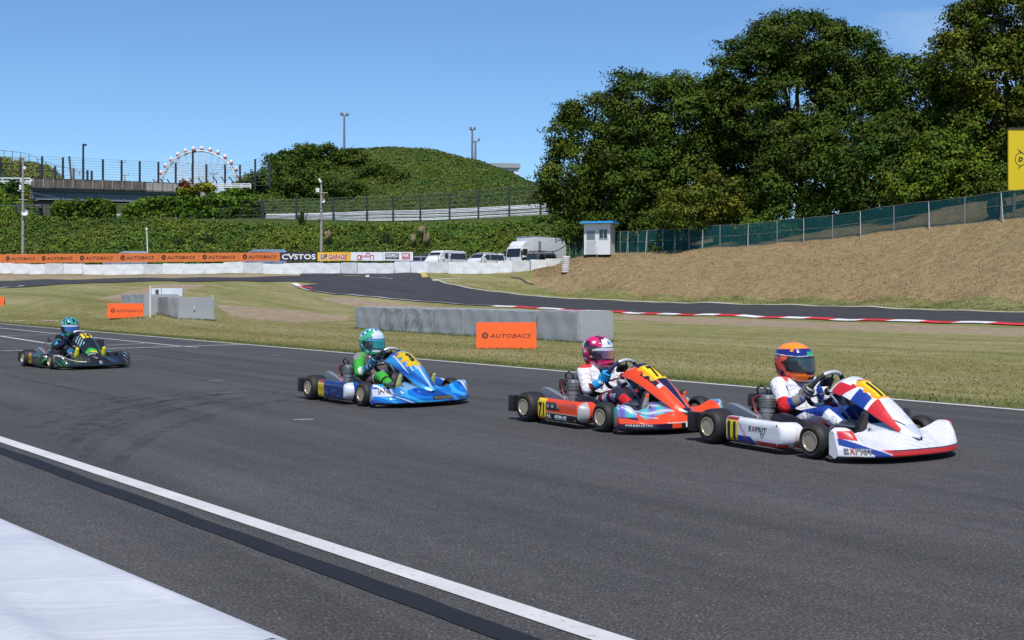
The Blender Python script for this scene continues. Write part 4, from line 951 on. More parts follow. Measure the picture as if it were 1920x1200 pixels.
def net_mat(name, c, a, sc=7.0):
    t = NT(name); P = t.pos(); n = t.noise(1.1, 4, .6, P); n2 = t.noise(sc, 3, .6, P)
    t.set(color=c, rough=.75, spec=.2, alpha=t.ramp(t.math('ADD', t.math('MULTIPLY', n, .6), t.math('MULTIPLY', n2, .4)), [(.3, max(0, a - .12)), (.7, min(1, a + .12))])); return t.mat
M_NETG = net_mat('green_netting', (.007, .070, .072), .70); M_NETK = net_mat('dark_netting', (.020, .040, .032), .22); M_GALV = paint('galvanised', (.27, .29, .28), .5, metal=.3)
def bank_fence(us, Yfn, hfn, lab, brace_every=2, lean=.0, name='net_fence'):
    r0 = gat(us[0], Yfn(us[0])); r = thing(name, lab, 'fence', tuple(r0)); top = []; 
    for i, u in enumerate(us):
        b = gat(u, Yfn(u)) - r0; h = hfn(u); m = MB(); m.tube([b + Vector((0, 0, -.2)), b + Vector((0, 0, h))], .032, 8); m.build('post', M_GALV, r)
        if brace_every and i % brace_every == 0:
            m = MB(); m.tube([b + Vector((-.25, -.95, -.18 - (b.z + r0.z - zg(b.x + r0.x - .25, b.y + r0.y - .95)))), b + Vector((0, -.02, h * .92))], .032, 8); m.build('brace', M_GALV, r)
    m = MB(); uu = np.linspace(us[0], us[-1], 120); P_ = [gat(u, Yfn(u)) - r0 for u in uu]; hh = [hfn(u) for u in uu]
    vs = []
    for p, h in zip(P_, hh):
        for k in range(5): vs.append(p + Vector((0, .045 + .02 * math.sin(p.x * 2 + k), .02 + (h - .04) * k / 4)))
    m.add(vs, [(i*5+k, (i+1)*5+k, (i+1)*5+k+1, i*5+k+1) for i in range(119) for k in range(4)]); m.build('netting', M_NETG, r)
    m = MB()
    for k in (.03, .5, .98): m.tube([p + Vector((0, .035, h * k)) for p, h in zip(P_, hh)], .012, 4)
    m.build('rail_wire', M_GALV, r); return r
fy = lambda u: np.interp(u, [1150, 1200, 1300, 1450, 1600, 1760, 1920, 2300], [98.6, 96.5, 93.0, 88.0, 82.8, 76.8, 70.8, 59])
FUS = [1153, 1163, 1178, 1196, 1213, 1243, 1266, 1292, 1318, 1350, 1403, 1457, 1507, 1561, 1613, 1676, 1741, 1809, 1877, 1950, 2040]
bank_fence(FUS, fy, lambda u: np.interp(u, [1150, 1400, 1900], [1.85, 1.72, 1.75]), 'long green netting fence with posts and slanting braces along the top of the dry bank')
bank_fence([1068, 1080, 1092], lambda u: 100.5, lambda u: 1.75, 'short dark green netting fence left of the guard booth', 0)
# yellow hoarding
sp_ = gat(1945, 73.0); sg = thing('hoarding', 'big yellow hoarding on steel posts, cut off by the right edge of the view', 'hoarding', tuple(sp_), rad(2))
def spx(u, v): return px(u, v, 73.0) - sp_
a, b = spx(1889, 357), spx(1889, 243); wd = 5.6; h_ = b.z - a.z
m = MB(); m.box((a.x + wd/2, 0, a.z + h_/2), (wd, .14, h_), .02); m.build('board', paint('hoarding_yellow', hx('e0c400', .80), .5, var=.03, scale=1), sg)
m = MB(); m.box((a.x + wd/2, -.02, a.z + h_ + .05), (wd + .1, .22, .09), .01); m.build('cap', M_DKP, sg)
for q in (.55, 2.8, 5.0):
    m = MB(); m.tube([(a.x + q - .12, .15, -.6), (a.x + q, .15, a.z + h_ - .2)], .11, 10); m.build('post', M_GALV, sg, smooth=40)
cx, cz = spx(1912, 299).x, spx(1912, 299).z; m = MB(); k = 73.0 / F; YB = -.075
def strip(pts, wds, m=None, y=YB):
    vs = []
    for i, p in enumerate(pts):
        q0, q1 = pts[max(0, i-1)], pts[min(len(pts)-1, i+1)]; dx, dz = q1[0]-q0[0], q1[1]-q0[1]; l_ = math.hypot(dx, dz) or 1; w2 = wds[i] if isinstance(wds, list) else wds
        vs += [(p[0] - dz/l_*w2/2, y, p[1] + dx/l_*w2/2), (p[0] + dz/l_*w2/2, y, p[1] - dx/l_*w2/2)]
    m.add(vs, [(2*i, 2*i+1, 2*i+3, 2*i+2) for i in range(len(pts)-1)])
strip([(cx + 10*k*math.cos(rad(q)), cz + 12*k*math.sin(rad(q))) for q in range(0, 361, 12)], .045, m)
strip([(cx - 6*k, cz + 20*k), (cx - 2*k, cz + 15*k), (cx + 6*k, cz + 10*k)], [.0, .09, .05], m); strip([(cx - 6*k, cz - 20*k), (cx - 2*k, cz - 15*k), (cx + 3*k, cz - 11*k)], [.0, .07, .03], m)
put_text(m, 'D', (cx - 4.5*k, YB, cz - 4.2*k), (1, 0, 0), (0, 0, 1), 8.4*k, 9*k, bold=.07, shear=.2); put_text(m, 'DUNLOP', (cx + 14*k, YB, cz - 8*k), (1, 0, 0), (0, 0, 1), 16*k, 3.6, bold=.07, shear=.2)
m.build('lettering', paint('hoarding_black', (.02, .02, .02), .6), sg)
dp = gat(1869, 73.5); m = MB(); m.lathe([(.0, -.35), (.62, -.35), (.66, -.28), (.66, .28), (.62, .35), (.0, .35)], 28, Matrix.Translation((0, 0, .58)) @ Matrix.Rotation(rad(90), 4, 'X') @ Matrix.Rotation(rad(20), 4, 'Y') @ Matrix.Scale(.8, 4, (1, 0, 0)))
tag(m.build('cylinder', paint('cylinder_black', (.02, .022, .025), .6), loc=tuple(dp), smooth=40), 'dark round cylinder lying behind the green fence next to the hoarding post', 'cylinder')  # plain dark cylinder for a dark round shape of unclear kind
m = MB(); m.box((.9, -.3, .06), (2.4, .08, .08), .01); tag(m.build('rail_bar', M_GALV, loc=tuple(dp)), 'low pale steel bar on the ground at the foot of the hoarding', 'bar')
# ------------------------------------------------------------------ poles
M_CONC = paint('pole_concrete', (.30, .28, .25), .8, var=.15, scale=3); M_HORN = paint('speaker_white', (.66, .67, .66), .5)
def horn(par, p, yaw, R=.34, mat=None):
    T = Matrix.Translation(p) @ Matrix.Rotation(yaw, 4, 'Z') @ Matrix.Rotation(rad(90), 4, 'Y')
    m = MB(); m.lathe([(.05, -.42), (.09, -.40), (.09, -.22), (.06, -.20), (.10, -.08), (.19, .02), (R, .12), (R + .01, .14), (R - .04, .10), (.14, .0), (.04, -.1), (.0, -.12)], 20, T); m.build('loudspeaker', mat or M_HORN, par, smooth=45)
def upole(u, vt, Y, vb, lab):
    b = gat(u, Y); top = px(u, vt, Y).z - b.z; r = thing('utility_pole', lab, 'pole', tuple(b))
    m = MB(); m.tube([(0, 0, -.3), (0, 0, top)], [.17, .10], 12); m.build('pole', M_CONC, r, smooth=40); return r, top, Y / F
r, tp_, s_ = upole(43, 294, 124.5, 460, 'tall concrete utility pole with crossarms and white loudspeakers at the left edge')
m = MB(); m.tube([(-.95, -.1, tp_ - .15), (.35, -.1, tp_ - .15)], .06, 6); m.tube([(-.35, -.1, tp_ - .2), (0, 0, tp_ - .75)], .03, 6); m.tube([(-.55, -.1, tp_ - 3.6), (.2, -.1, tp_ - 3.75)], .05, 6); m.tube([(-.5, -.1, tp_ - 4.5), (.5, -.1, tp_ - 4.6)], .04, 6); m.build('crossarm', M_GALV, r)
m = MB(); m.box((.28, -.16, tp_ - 1.2), (.26, .3, .32), .03); m.build('lamp', M_HORN, r)
m = MB(); m.box((-.18, -.15, tp_ - 3.25), (.22, .26, .52), .04); m.build('transformer', M_HORN, r)
m = MB(); m.tube([(.1, -.05, tp_ - 2.6), (.6, -.2, tp_ - 2.62)], .03, 6); m.box((.72, -.2, tp_ - 2.62), (.6, .16, .18), .03); m.box((1.05, -.2, tp_ - 2.5), (.2, .2, .14), .02); m.build('camera_arm', M_HORN, r)
horn(r, (.25, -.25, tp_ - 5.9), rad(-60)); 
for q, hz in ((.28, 6.6), (.26, 8.3)):
    m = MB(); m.lathe([(.19, -.05), (.19, .05)], 12, Matrix.Translation((0, 0, tp_ - hz))); m.build('band', M_GALV, r)
r, tp_, s_ = upole(602.5, 338, 122.5, 472, 'concrete utility pole with loudspeakers behind the yellow banner')
m = MB(); m.tube([(-.62, -.1, tp_ - 1.35), (.70, -.1, tp_ - 1.32)], .05, 6); m.tube([(.42, -.1, tp_ - 1.36), (.05, 0, tp_ - 1.9)], .025, 6); m.build('crossarm', paint('arm_wood', (.36, .32, .22), .7), r)
m = MB(); m.box((-.35, -.12, tp_ - 1.05), (.36, .3, .42), .03); m.build('lamp', M_HORN, r)
m = MB(); m.box((-.12, -.1, tp_ - .05), (.2, .3, .46), .04, R=Matrix.Rotation(rad(-28), 3, 'Y')); m.build('camera', M_HORN, r)
horn(r, (.18, -.3, tp_ - 2.15), rad(-60), .2); m = MB(); m.box((-.22, -.1, tp_ - 4.2), (.3, .3, .3), .05); m.build('box', M_DKP, r)
m = MB()
for hz in (2.9, 3.3, 4.1): m.lathe([(.17, -.04), (.17, .04)], 12, Matrix.Translation((0, 0, tp_ - hz)))
m.build('band', M_GALV, r)
b = gat(275, 121.5); tz = px(275, 431, 121.5).z - b.z; r = thing('thin_pole', 'thin white pole with a round top rising behind the orange banners', 'pole', tuple(b))
m = MB(); m.tube([(.18, 0, -.2), (0, 0, tz)], .065, 8); m.build('pole', paint('pole_white', (.62, .64, .64), .5), r, smooth=40); m = MB(); m.ball((0, 0, tz + .06), .15); m.build('cap', _mc['pole_white'], r, smooth=60)
# light masts on the hill
M_MAST = paint('mast_steel', (.17, .165, .19), .6)
def mast(u, vt, Y, lab, heads):
    b = gat(u, Y); tz = px(u, vt, Y).z - b.z; r = thing('light_mast', lab, 'light mast', tuple(b)); m = MB(); m.tube([(0, 0, -.5), (0, 0, tz)], [.24, .15], 10); m.build('mast', M_MAST, r, smooth=40)
    for dx, dz, w_ in heads:
        m = MB(); m.tube([(0, 0, tz - .15), (dx, -.1, tz + dz - .1)], .07, 6); m.box((dx, -.2, tz + dz + .1), (w_, .6, .42), .05, R=Matrix.Rotation(rad(-15 if dx < 0 else 15), 3, 'Y')); m.build('floodlight', M_MAST, r)
mast(645.5, 216, 207, 'tall light mast with two floodlights on top of the hill', [(-.45, .1, .55), (.55, .0, .5)])
mast(885.5, 243, 208, 'light mast with two floodlights on the right slope of the hill', [(-.3, .1, .5), (.42, .1, .4)])
mast(891.5, 264, 206, 'shorter lamp post with bent side arms beside the right light mast', [(-.42, -.2, .3), (.60, .10, .32)])
# little building behind the hill
b = px(950, 345, 222); r = thing('building', 'small white building with a curved grey roof behind the right shoulder of the hill', 'building', (b.x - .6, b.y, zg(b.x, b.y) - .3), rad(8)); zt = px(950, 312, 222).z - r.location.z
m = MB(); m.box((0, 0, zt/2), (5.2, 4, zt), .03); m.build('wall', paint('bld_white', (.66, .66, .66), .6), r)
m = MB(); pr = [(-3.0, zt - .1)] + [(-3.0, zt - .1)] ; prof = [(-3.1 + .0, zt - .35)]
m.prism([(-2.9, zt - .5), (2.9, zt - .5), (2.9, zt + .05), (2.6, zt + .35), (-2.9, zt + .35)], -2.4, 2.4); m.build('roof', paint('bld_roof', (.30, .32, .34), .5), r)
m = MB(); m.box((.9, -2.02, zt - 1.5), (1.6, .06, .9), .01); m.build('window', M_GL, r)

# ------------------------------------------------------------------ the circuit above: tall fences, guard rails, bridge
M_POST = paint('fence_post_black', (.016, .017, .024), .6); M_RAIL = paint('rail_white', (.66, .67, .69), .5, var=.08, scale=2); M_WIRE = paint('wire_grey', (.16, .18, .20), .5, metal=.3)
def tall_fence(us, Yfn, vtop, vbot, lab, wires=9, net=None, pw=.13, nq=0.0, group=None, base=None):
    r0 = px(us[0], vbot(us[0]), Yfn(us[0])); r = thing('catch_fence', lab, 'fence', tuple(r0), 0, group)
    for u in us:
        b = px(u, vbot(u), Yfn(u)) - r0; t_ = px(u, vtop(u), Yfn(u)) - r0; m = MB(); m.box(((b.x + t_.x)/2, (b.y + t_.y)/2, (b.z + t_.z)/2 - .15), (pw, pw, t_.z - b.z + .3), .01); m.build('post', M_POST, r)
    m = MB(); uu = np.linspace(us[0], us[-1], 50)
    for k in range(wires):
        q = .06 + .94 * k / (wires - 1); m.tube([px(u, vbot(u) + (vtop(u) - vbot(u)) * q, Yfn(u)) - r0 for u in uu], .016, 4)
    m.build('wire', M_WIRE, r)
    if net:
        m = MB(); vs = []
        for u in uu:
            for q in (nq, .5 + nq/2, .985): vs.append(px(u, vbot(u) + (vtop(u) - vbot(u)) * q, Yfn(u) + .09) - r0)
        m.add(vs, [(i*3+k, (i+1)*3+k, (i+1)*3+k+1, i*3+k+1) for i in range(49) for k in range(2)]); m.build('netting', net, r)
    return r
ip = lambda xs, ys: (lambda u: float(np.interp(u, xs, ys)))
# guard rail with fence along the right
GY = ip([400, 490, 700, 900, 1100], [143.5, 142.8, 142, 142, 143]); gb = ip([400, 490, 560, 700, 800, 900, 1000, 1100], [407, 410.5, 413, 416.5, 415.5, 412, 406.5, 400]); gt = ip([400, 490, 600, 700, 800, 900, 1000, 1100], [403, 403.5, 401.5, 397.5, 395.5, 391, 385, 377])
for si, (a_, b_) in enumerate(((490, 740), (740, 960), (960, 1110))):
    r0 = px(a_, gb(a_), GY(a_)); r = thing('guard_rail', ['white triple guard rail below the hill, left stretch', 'white triple guard rail below the hill, middle stretch', 'white triple guard rail below the hill, right stretch running behind the trees'][si], 'guard rail', tuple(r0), 0, 'white guard rail of the upper circuit')
    uu = np.linspace(a_, b_, 40)
    for k in range(3):
        m = MB(); vs = []; q0, q1 = .10 + .31 * k, .33 + .31 * k
        for u in uu:
            lo, hi_ = gb(u), gt(u); z0, z1 = lo + (hi_ - lo) * q0, lo + (hi_ - lo) * q1; mid = (z0 + z1) / 2
            for z, dy in ((z0, 0), (z0 + (mid - z0) * .5, -.07), (mid, 0), (mid + (z1 - mid) * .5, -.07), (z1, 0)): vs.append(px(u, z, GY(u)) - r0 + Vector((0, dy, 0)))
        m.add(vs, [(i*5+j, (i+1)*5+j, (i+1)*5+j+1, i*5+j+1) for i in range(39) for j in range(4)]); m.build('rail', M_RAIL, r)
    for u in np.arange(a_ + 6, b_, 24):
        m = MB(); b1 = px(u, gb(u) + 1.5, GY(u) + .12) - r0; t1 = px(u, gt(u) + 1, GY(u) + .12) - r0; m.box(((b1.x + t1.x)/2, b1.y, (b1.z + t1.z)/2), (.12, .1, t1.z - b1.z)); m.build('post', M_RAIL, r)
# second rail further behind, seen above the first
r0 = px(520, 400, 152); r = thing('guard_rail', 'white guard rail on the far side of the upper circuit, just above the nearer rail', 'guard rail', tuple(r0)); 
m = MB(); vs = []; uu = np.linspace(490, 1110, 60)
for u in uu:
    hi_ = gt(u) - 1.0
    for z, dy in ((hi_ + 4, 0), (hi_ + 2.5, -.1), (hi_ + 1.6, 0), (hi_ + .3, -.1), (hi_ - .8, 0)): vs.append(px(u, z, 152.0) - r0 + Vector((0, dy, 0)))
m.add(vs, [(i*5+j, (i+1)*5+j, (i+1)*5+j+1, i*5+j+1) for i in range(59) for j in range(4)]); m.build('rail', M_RAIL, r)
m = MB()
for u in np.arange(500, 1100, 30):
    p0 = px(u, gt(u) + 6, 152.15) - r0; p1 = px(u, gt(u), 152.15) - r0; m.tube([p0, p1], .06, 6)
m.build('post', M_RAIL, r)
tall_fence([493, 555.5, 625, 688, 737, 788, 843, 897, 955, 1014, 1074], ip([400, 1100], [141.3, 141.3]), ip([490, 690, 820, 955, 1014, 1074], [376, 369, 363, 351, 347, 343]), ip([490, 690, 800, 900, 1014, 1074], [411, 416.5, 416, 411.5, 405, 401]), 'tall black post catch fence with dark netting along the guard rail below the hill', 7, M_NETK, .20, .38)
# fence covered with vines at the left, in front of the bridge
tall_fence([30, 78, 144, 216, 288, 356, 430, 490], ip([0, 490], [143.5, 141.8]), ip([0, 144, 490], [384, 383, 377]), ip([0, 144, 300, 490], [412, 415, 414, 411.5]), 'black post fence overgrown with vines in front of the bridge', 6, M_NETK, .22)
rr_ = px(216, 408, 144.5); r = thing('guard_rail', 'short white guard rail showing through the overgrown fence below the bridge', 'guard rail', tuple(rr_)); m = MB()
for z in (0, .35): m.box((6.5, 0, z), (13, .08, .22), .02)
m.build('rail', M_RAIL, r); m = MB()
for q in range(6): m.box((.3 + q*2.4, .1, -.2), (.12, .1, 1.2))
m.build('post', M_RAIL, r)
# mirror discs (dark backs of loudspeakers) on the slope
b = gat(74, 142.6); r = thing('loudspeaker_post', 'dark loudspeaker on a short post in the green slope left of the overgrown fence', 'loudspeaker', tuple(b)); hz = px(74, 390, 142.6).z - b.z
m = MB(); m.tube([(.1, 0, -.3), (0, 0, hz)], .05, 6); m.build('post', M_DKP, r); horn(r, (0, .1, hz), rad(90), .30, M_DKP)
# bridge
BY = 165.0
def bpx(u, v, dy=0): return px(u, v, BY + dy)
br = thing('bridge', 'stained concrete road bridge with a grey steel girder crossing the circuit at the left', 'bridge', tuple(bpx(230, 378)), 0); b0 = br.location.copy()
def conc(name, a, b, rust):
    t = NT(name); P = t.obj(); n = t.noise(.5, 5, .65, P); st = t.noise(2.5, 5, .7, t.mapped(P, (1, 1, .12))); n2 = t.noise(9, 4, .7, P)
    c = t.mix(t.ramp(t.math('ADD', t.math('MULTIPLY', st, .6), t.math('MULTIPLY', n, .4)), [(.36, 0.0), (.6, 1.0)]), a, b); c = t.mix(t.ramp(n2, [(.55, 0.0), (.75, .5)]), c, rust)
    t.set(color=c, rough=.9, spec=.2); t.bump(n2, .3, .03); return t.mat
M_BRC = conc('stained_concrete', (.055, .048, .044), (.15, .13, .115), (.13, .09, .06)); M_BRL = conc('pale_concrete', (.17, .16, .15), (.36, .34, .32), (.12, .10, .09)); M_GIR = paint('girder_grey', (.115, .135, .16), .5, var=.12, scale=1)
pt = ip([60, 230, 400], [334, 339, 346]); pb = ip([60, 230, 400], [354, 358, 363]); gbm = ip([60, 160, 260, 400], [374, 376, 378.5, 379])
m = MB(); vs = []
US = np.linspace(60, 403, 60)
for u in US:
    for v, dy in ((pb(u), 0), (pb(u) - 3.0, -.10), (pb(u) - 3.4, .0), (pt(u) + .8, 0), (pt(u), -.06), (pt(u), .5), (pb(u), .5)): vs.append(bpx(u, v, dy) - b0)
m.add(vs, [(i*7+j, (i+1)*7+j, (i+1)*7+(j+1) % 7, i*7+(j+1) % 7) for i in range(59) for j in range(7)])
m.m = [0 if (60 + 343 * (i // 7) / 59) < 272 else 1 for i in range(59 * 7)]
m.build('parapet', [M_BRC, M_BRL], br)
for i, u in enumerate(np.arange(64, 402, 18.5)):
    p0, p1 = bpx(u, pb(u) - 3.4) - b0, bpx(u, pt(u) + .3) - b0; m = MB(); m.box(((p0.x + p1.x)/2, -.09, (p0.z + p1.z)/2), (.13, .18, p1.z - p0.z), .02); m.build('pilaster', M_BRL, br)
m = MB(); vs = []
for u in US:
    for v, dy in ((gbm(u), .9), (gbm(u), .6), (gbm(u) - 1, .75), (pb(u) + 5, .75), (pb(u) + 4, .3), (pb(u), .25), (pb(u), 1.2), (gbm(u) - 1, 1.2)): vs.append(bpx(u, v, dy) - b0)
m.add(vs, [(i*8+j, (i+1)*8+j, (i+1)*8+(j+1) % 8, i*8+(j+1) % 8) for i in range(59) for j in range(8)]); m.build('girder', M_GIR, br)
m = MB()
for u in (116, 176, 230, 290): p0, p1 = bpx(u, gbm(u) - 1) - b0, bpx(u, pb(u) + 5) - b0; m.box((p0.x, .70, (p0.z + p1.z)/2), (.16, .14, p1.z - p0.z), .02)
m.build('stiffener', M_GIR, br)
m = MB(); p0, p1 = bpx(55, 372) - b0, bpx(405, 372) - b0; m.box(((p0.x + p1.x)/2, 5.5, (bpx(230, 366).z - b0.z)), (p1.x - p0.x + 1, 8.5, .8), .02); m.build('deck', M_BRC, br)
for u, n_ in ((75, 4), (420, 6)):
    p0 = bpx(u, 378) - b0; m = MB(); m.box((p0.x, 5, p0.z - 2.4), (n_, 8, 5.2), .05); m.build('abutment', M_BRC, br)
p0 = bpx(406, 372); m = MB(); m.prism([(0, 0), (1.9, 0), (.4, 1.3), (.1, 1.3)], -.4, .4); tag(m.build('wing_wall', M_BRL, loc=(p0.x - .9, p0.y - 5, p0.z - .9)), 'pale triangular concrete wing wall at the right end of the bridge', 'wall')
# fence on the bridge and beyond
tall_fence([0, 38.5, 79, 118, 156, 193, 228, 262, 297, 329.5, 361, 387, 422, 450, 478.5, 506.5], ip([0, 510], [BY + .8, BY + 1.4]), ip([0, 38, 79, 118, 262, 329, 387, 450, 474, 482, 507], [294, 294, 293, 295, 302, 305, 308, 309, 300, 297, 298]), ip([0, 79, 156, 262, 360, 450, 507], [342, 335, 337, 341, 346, 352, 350]), 'tall black post fence with horizontal wires standing along the bridge', 9, None, .24)
tall_fence([2, 76, 103.5, 138, 164, 172], ip([0, 510], [BY + 9, BY + 9]), ip([0, 76, 172], [305, 308, 320]), ip([0, 76, 172], [342, 336, 338]), 'lower row of dark posts behind the bridge fence, below the grassy mound', 4, None, .26)
# taller post with a lamp on the bridge, and one in front of the wheel
for u, vt, lab in ((156, 272, 'tall dark lamp post on the bridge, left of the wheel'), (361.5, 284, 'dark lamp post on the bridge standing in front of the wheel')):
    b = bpx(u, 344, 1.0); tz = bpx(u, vt, 1.0).z - b.z; r = thing('lamp_post', lab, 'lamp post', tuple(b)); m = MB(); m.tube([(0, 0, 0), (0, 0, tz)], .14, 8); m.build('post', M_POST, r); m = MB(); m.box((.22, -.1, tz + .02), (.55, .35, .26), .05); m.build('lamp', M_DKP, r)
b = bpx(131, 336, 5); tz = bpx(131, 293, 5).z - b.z; r = thing('fence_post', 'brown leaning fence post with torn netting behind the bridge', 'post', tuple(b)); m = MB(); m.tube([(.2, 0, 0), (-.1, 0, tz)], .15, 8); m.build('post', paint('rusty_brown', (.09, .06, .05), .8), r); m = MB(); m.add([(.0, 0, tz), (.35, 0, tz - .6), (1.5, .2, tz - 2.6), (1.9, .2, .0), (.3, 0, .0)], [(0, 1, 2, 3, 4)]); m.build('netting', net_mat('torn_netting', (.30, .30, .28), .25), r)
# barbed arms leaning over at the right part of the bridge
for i, (u, v) in enumerate([(290, 336), (303, 335), (316, 336), (345, 334.5), (358.5, 334), (374, 333), (389, 336), (402, 331), (417, 331), (432, 331), (448, 331)]):
    b = bpx(u + (4 if i > 5 else 4), 345 + (3 if i > 6 else 0), 2.2); t1 = bpx(u + 4, v + 9, 2.2) - b; t2 = bpx(u - 3, v, 2.2) - b; m = MB(); m.tube([(0, 0, -.4), t1, t2], .085, 6)
    tag(m.build('bent_post', M_POST, loc=tuple(b)), 'dark bent topped post leaning left behind the bridge parapet, below the wheel', 'post', 'bent posts behind the bridge parapet')
# white railings
def railing(u0, u1, Y, vt, vb, lab, n=5, rails=(0, .5, 1), name='railing', mat=None, rad_=.06):
    r0 = px(u0, vb(u0), Y); r = thing(name, lab, 'railing', tuple(r0)); uu = np.linspace(u0, u1, 30); mat = mat or M_RAIL; m = MB()
    for q in rails: m.tube([px(u, vb(u) + (vt(u) - vb(u)) * q, Y) - r0 for u in uu], rad_, 6)
    m.build('rail', mat, r)
    for u in np.linspace(u0, u1, n): 
        m = MB(); m.tube([px(u, vb(u) + 2, Y) - r0, px(u, vt(u), Y) - r0], rad_ * 1.1, 6); m.build('post', mat, r)
    return r
railing(398, 470, BY + .2, ip([398, 470], [346, 345]), ip([398, 470], [354, 352]), 'white railing between the bridge and the hill', 5, (.2, .6, 1), rad_=.08)
railing(-30, 57, BY - 1.0, ip([-30, 57], [333, 333.5]), ip([-30, 57], [345, 345]), 'white triple railing at the left end of the bridge', 6, (.1, .4, .9), rad_=.10)
railing(-40, 165, 186, ip([-40, 0, 20, 40, 55, 75, 100, 130, 165], [281, 282, 283.5, 286, 289.5, 299, 308, 316, 325]), ip([-40, 0, 40, 75, 100, 165], [293, 294, 298, 307, 314, 330]), 'dark green pipe railing on top of the grassy mound at the left', 14, (1,), mat=paint('rail_green', (.05, .10, .10), .5), rad_=.045)
# ferris wheel
FY = 600.0; fc = px(374.5, 358, FY); fs_ = FY / F; FR = 74.5 * fs_
fw = thing('ferris_wheel', 'white ferris wheel with small red and white gondolas rising behind the bridge', 'ferris wheel', (fc.x, fc.y, zg(fc.x, fc.y))); hz = fc.z - fw.location.z
M_FW = paint('wheel_white', (.68, .69, .70), .5); M_FR = paint('hazed_gondola_red', (.44, .13, .12), .45)  # gondola red paled towards pink, distance haze mixed into the colour
for yo in (-1.6, 1.6):
    m = MB(); m.tube([(FR*math.cos(a), yo, hz + FR*math.sin(a)) for a in np.linspace(0, 2*math.pi, 97)[:-1]], .34, 6, True); m.build('rim', M_FW, fw, smooth=50)
for kk in (.66, .36):
    m = MB(); m.tube([(FR*kk*math.cos(a), 0, hz + FR*kk*math.sin(a)) for a in np.linspace(0, 2*math.pi, 73)[:-1]], .14, 5, True); m.build('inner_ring', M_FW, fw)
NSP = 32
for i in range(NSP):
    a = 2*math.pi*i/NSP + .05; m = MB()
    for yo in (-1.5, 1.5):
        for da in (-.028, .028): m.tube([(1.0*math.cos(a + da*8), yo*1.4, hz + 1.0*math.sin(a + da*8)), (FR*math.cos(a + da), yo, hz + FR*math.sin(a + da))], .12, 4)
    for q in range(2, 7):
        rr_ = FR*q/7; m.tube([(rr_*math.cos(a - .03), -1.5, hz + rr_*math.sin(a - .03)), ((rr_ + 2)*math.cos(a + .03), 1.5, hz + (rr_ + 2)*math.sin(a + .03))], .07, 4)
    m.build('spoke', M_FW, fw)
m = MB(); m.lathe([(1.8, -2.6), (1.8, 2.6)], 20, Matrix.Translation((0, 0, hz)) @ Matrix.Rotation(rad(90), 4, 'X')); m.build('hub', M_FW, fw)
for s_ in (-1, 1):
    m = MB()
    for dx in (-11, 11): m.tube([(dx, s_*5.5, -1), (0, s_*3.2, hz)], .6, 8)
    m.build('support_leg', M_FW, fw)
for i in range(NSP):
    a = 2*math.pi*i/NSP + .05 + math.pi/NSP; c = Vector(((FR + 1.4)*math.cos(a), 0, hz + (FR + 1.4)*math.sin(a)))
    m = MB(); m.lathe([(.0, -1.3), (.6, -1.25), (.95, -.8), (1.0, -.2), (.9, -.05), (0, -.05)], 14, Matrix.Translation(c)); g = m.build('gondola', M_FR, fw, smooth=50)
    m = MB(); m.lathe([(.9, -.05), (.98, .45), (.85, .9), (.45, 1.2), (.0, 1.28)], 14, Matrix.Translation(c)); m.build('canopy', M_FW, g, smooth=50)
# distant twin-armed lamp poles
for u, vt, Y, lab in ((400, 324, 300, 'pale distant lamp pole with twin arms, in front of the right part of the wheel'), (493, 302, 300, 'pale distant lamp pole with twin arms, between the fence and the hill'), (234, 327, 300, 'small pale distant lamp pole above the bridge, left of the wheel'), (228, 303, 320, 'faint thin pole above the middle of the bridge')):
    b = px(u, 360, Y); tz = px(u, vt, Y).z - b.z; r = thing('lamp_pole', lab, 'lamp pole', (b.x, b.y, b.z)); m = MB(); m.tube([(0, 0, -6), (0, 0, tz)], .16, 6); m.build('pole', paint('far_pole', (.30, .31, .33), .6), r)
    m = MB(); m.tube([(-1.0, 0, tz + .3), (-.9, 0, tz - .2), (.9, 0, tz - .2), (1.0, 0, tz + .3)], .12, 5); m.build('lamp', _mc['far_pole'], r)
# overhead wires
m = MB()
def cable(p, q, sag, n=20): return [p.lerp(q, i/n) + Vector((0, 0, -sag * 4 * (i/n) * (1 - i/n))) for i in range(n + 1)]
for (p, q, sg_) in ((px(43, 355, 124.5), px(165, 376, 141), .3), (px(-60, 381, 128), px(78, 384, 141), .2)):
    m = MB(); P0 = p.copy(); m.tube([w_ - P0 for w_ in cable(p, q, sg_)], .03, 4); tag(m.build('cable', M_GALV, loc=tuple(P0)), 'thin cable running from the left utility pole over the green slope' if p.x > -55 else 'thin dark cable low over the green slope at the left edge', 'cable')
p, q = px(980, 341, 190), px(1040, 336, 170); m = MB(); m.tube([w_ - p for w_ in cable(p, q, .4)], .04, 4); tag(m.build('cable', M_DKP, loc=tuple(p)), 'dark cable between the hill and the big trees', 'cable')
p, q = px(1034, 473, 108), px(1062, 459, 106); m = MB(); m.tube([w_ - p for w_ in cable(p, q, .1)], .04, 5); tag(m.build('cable', M_DKP, loc=tuple(p)), 'black cable slanting across the box of the white truck', 'cable')
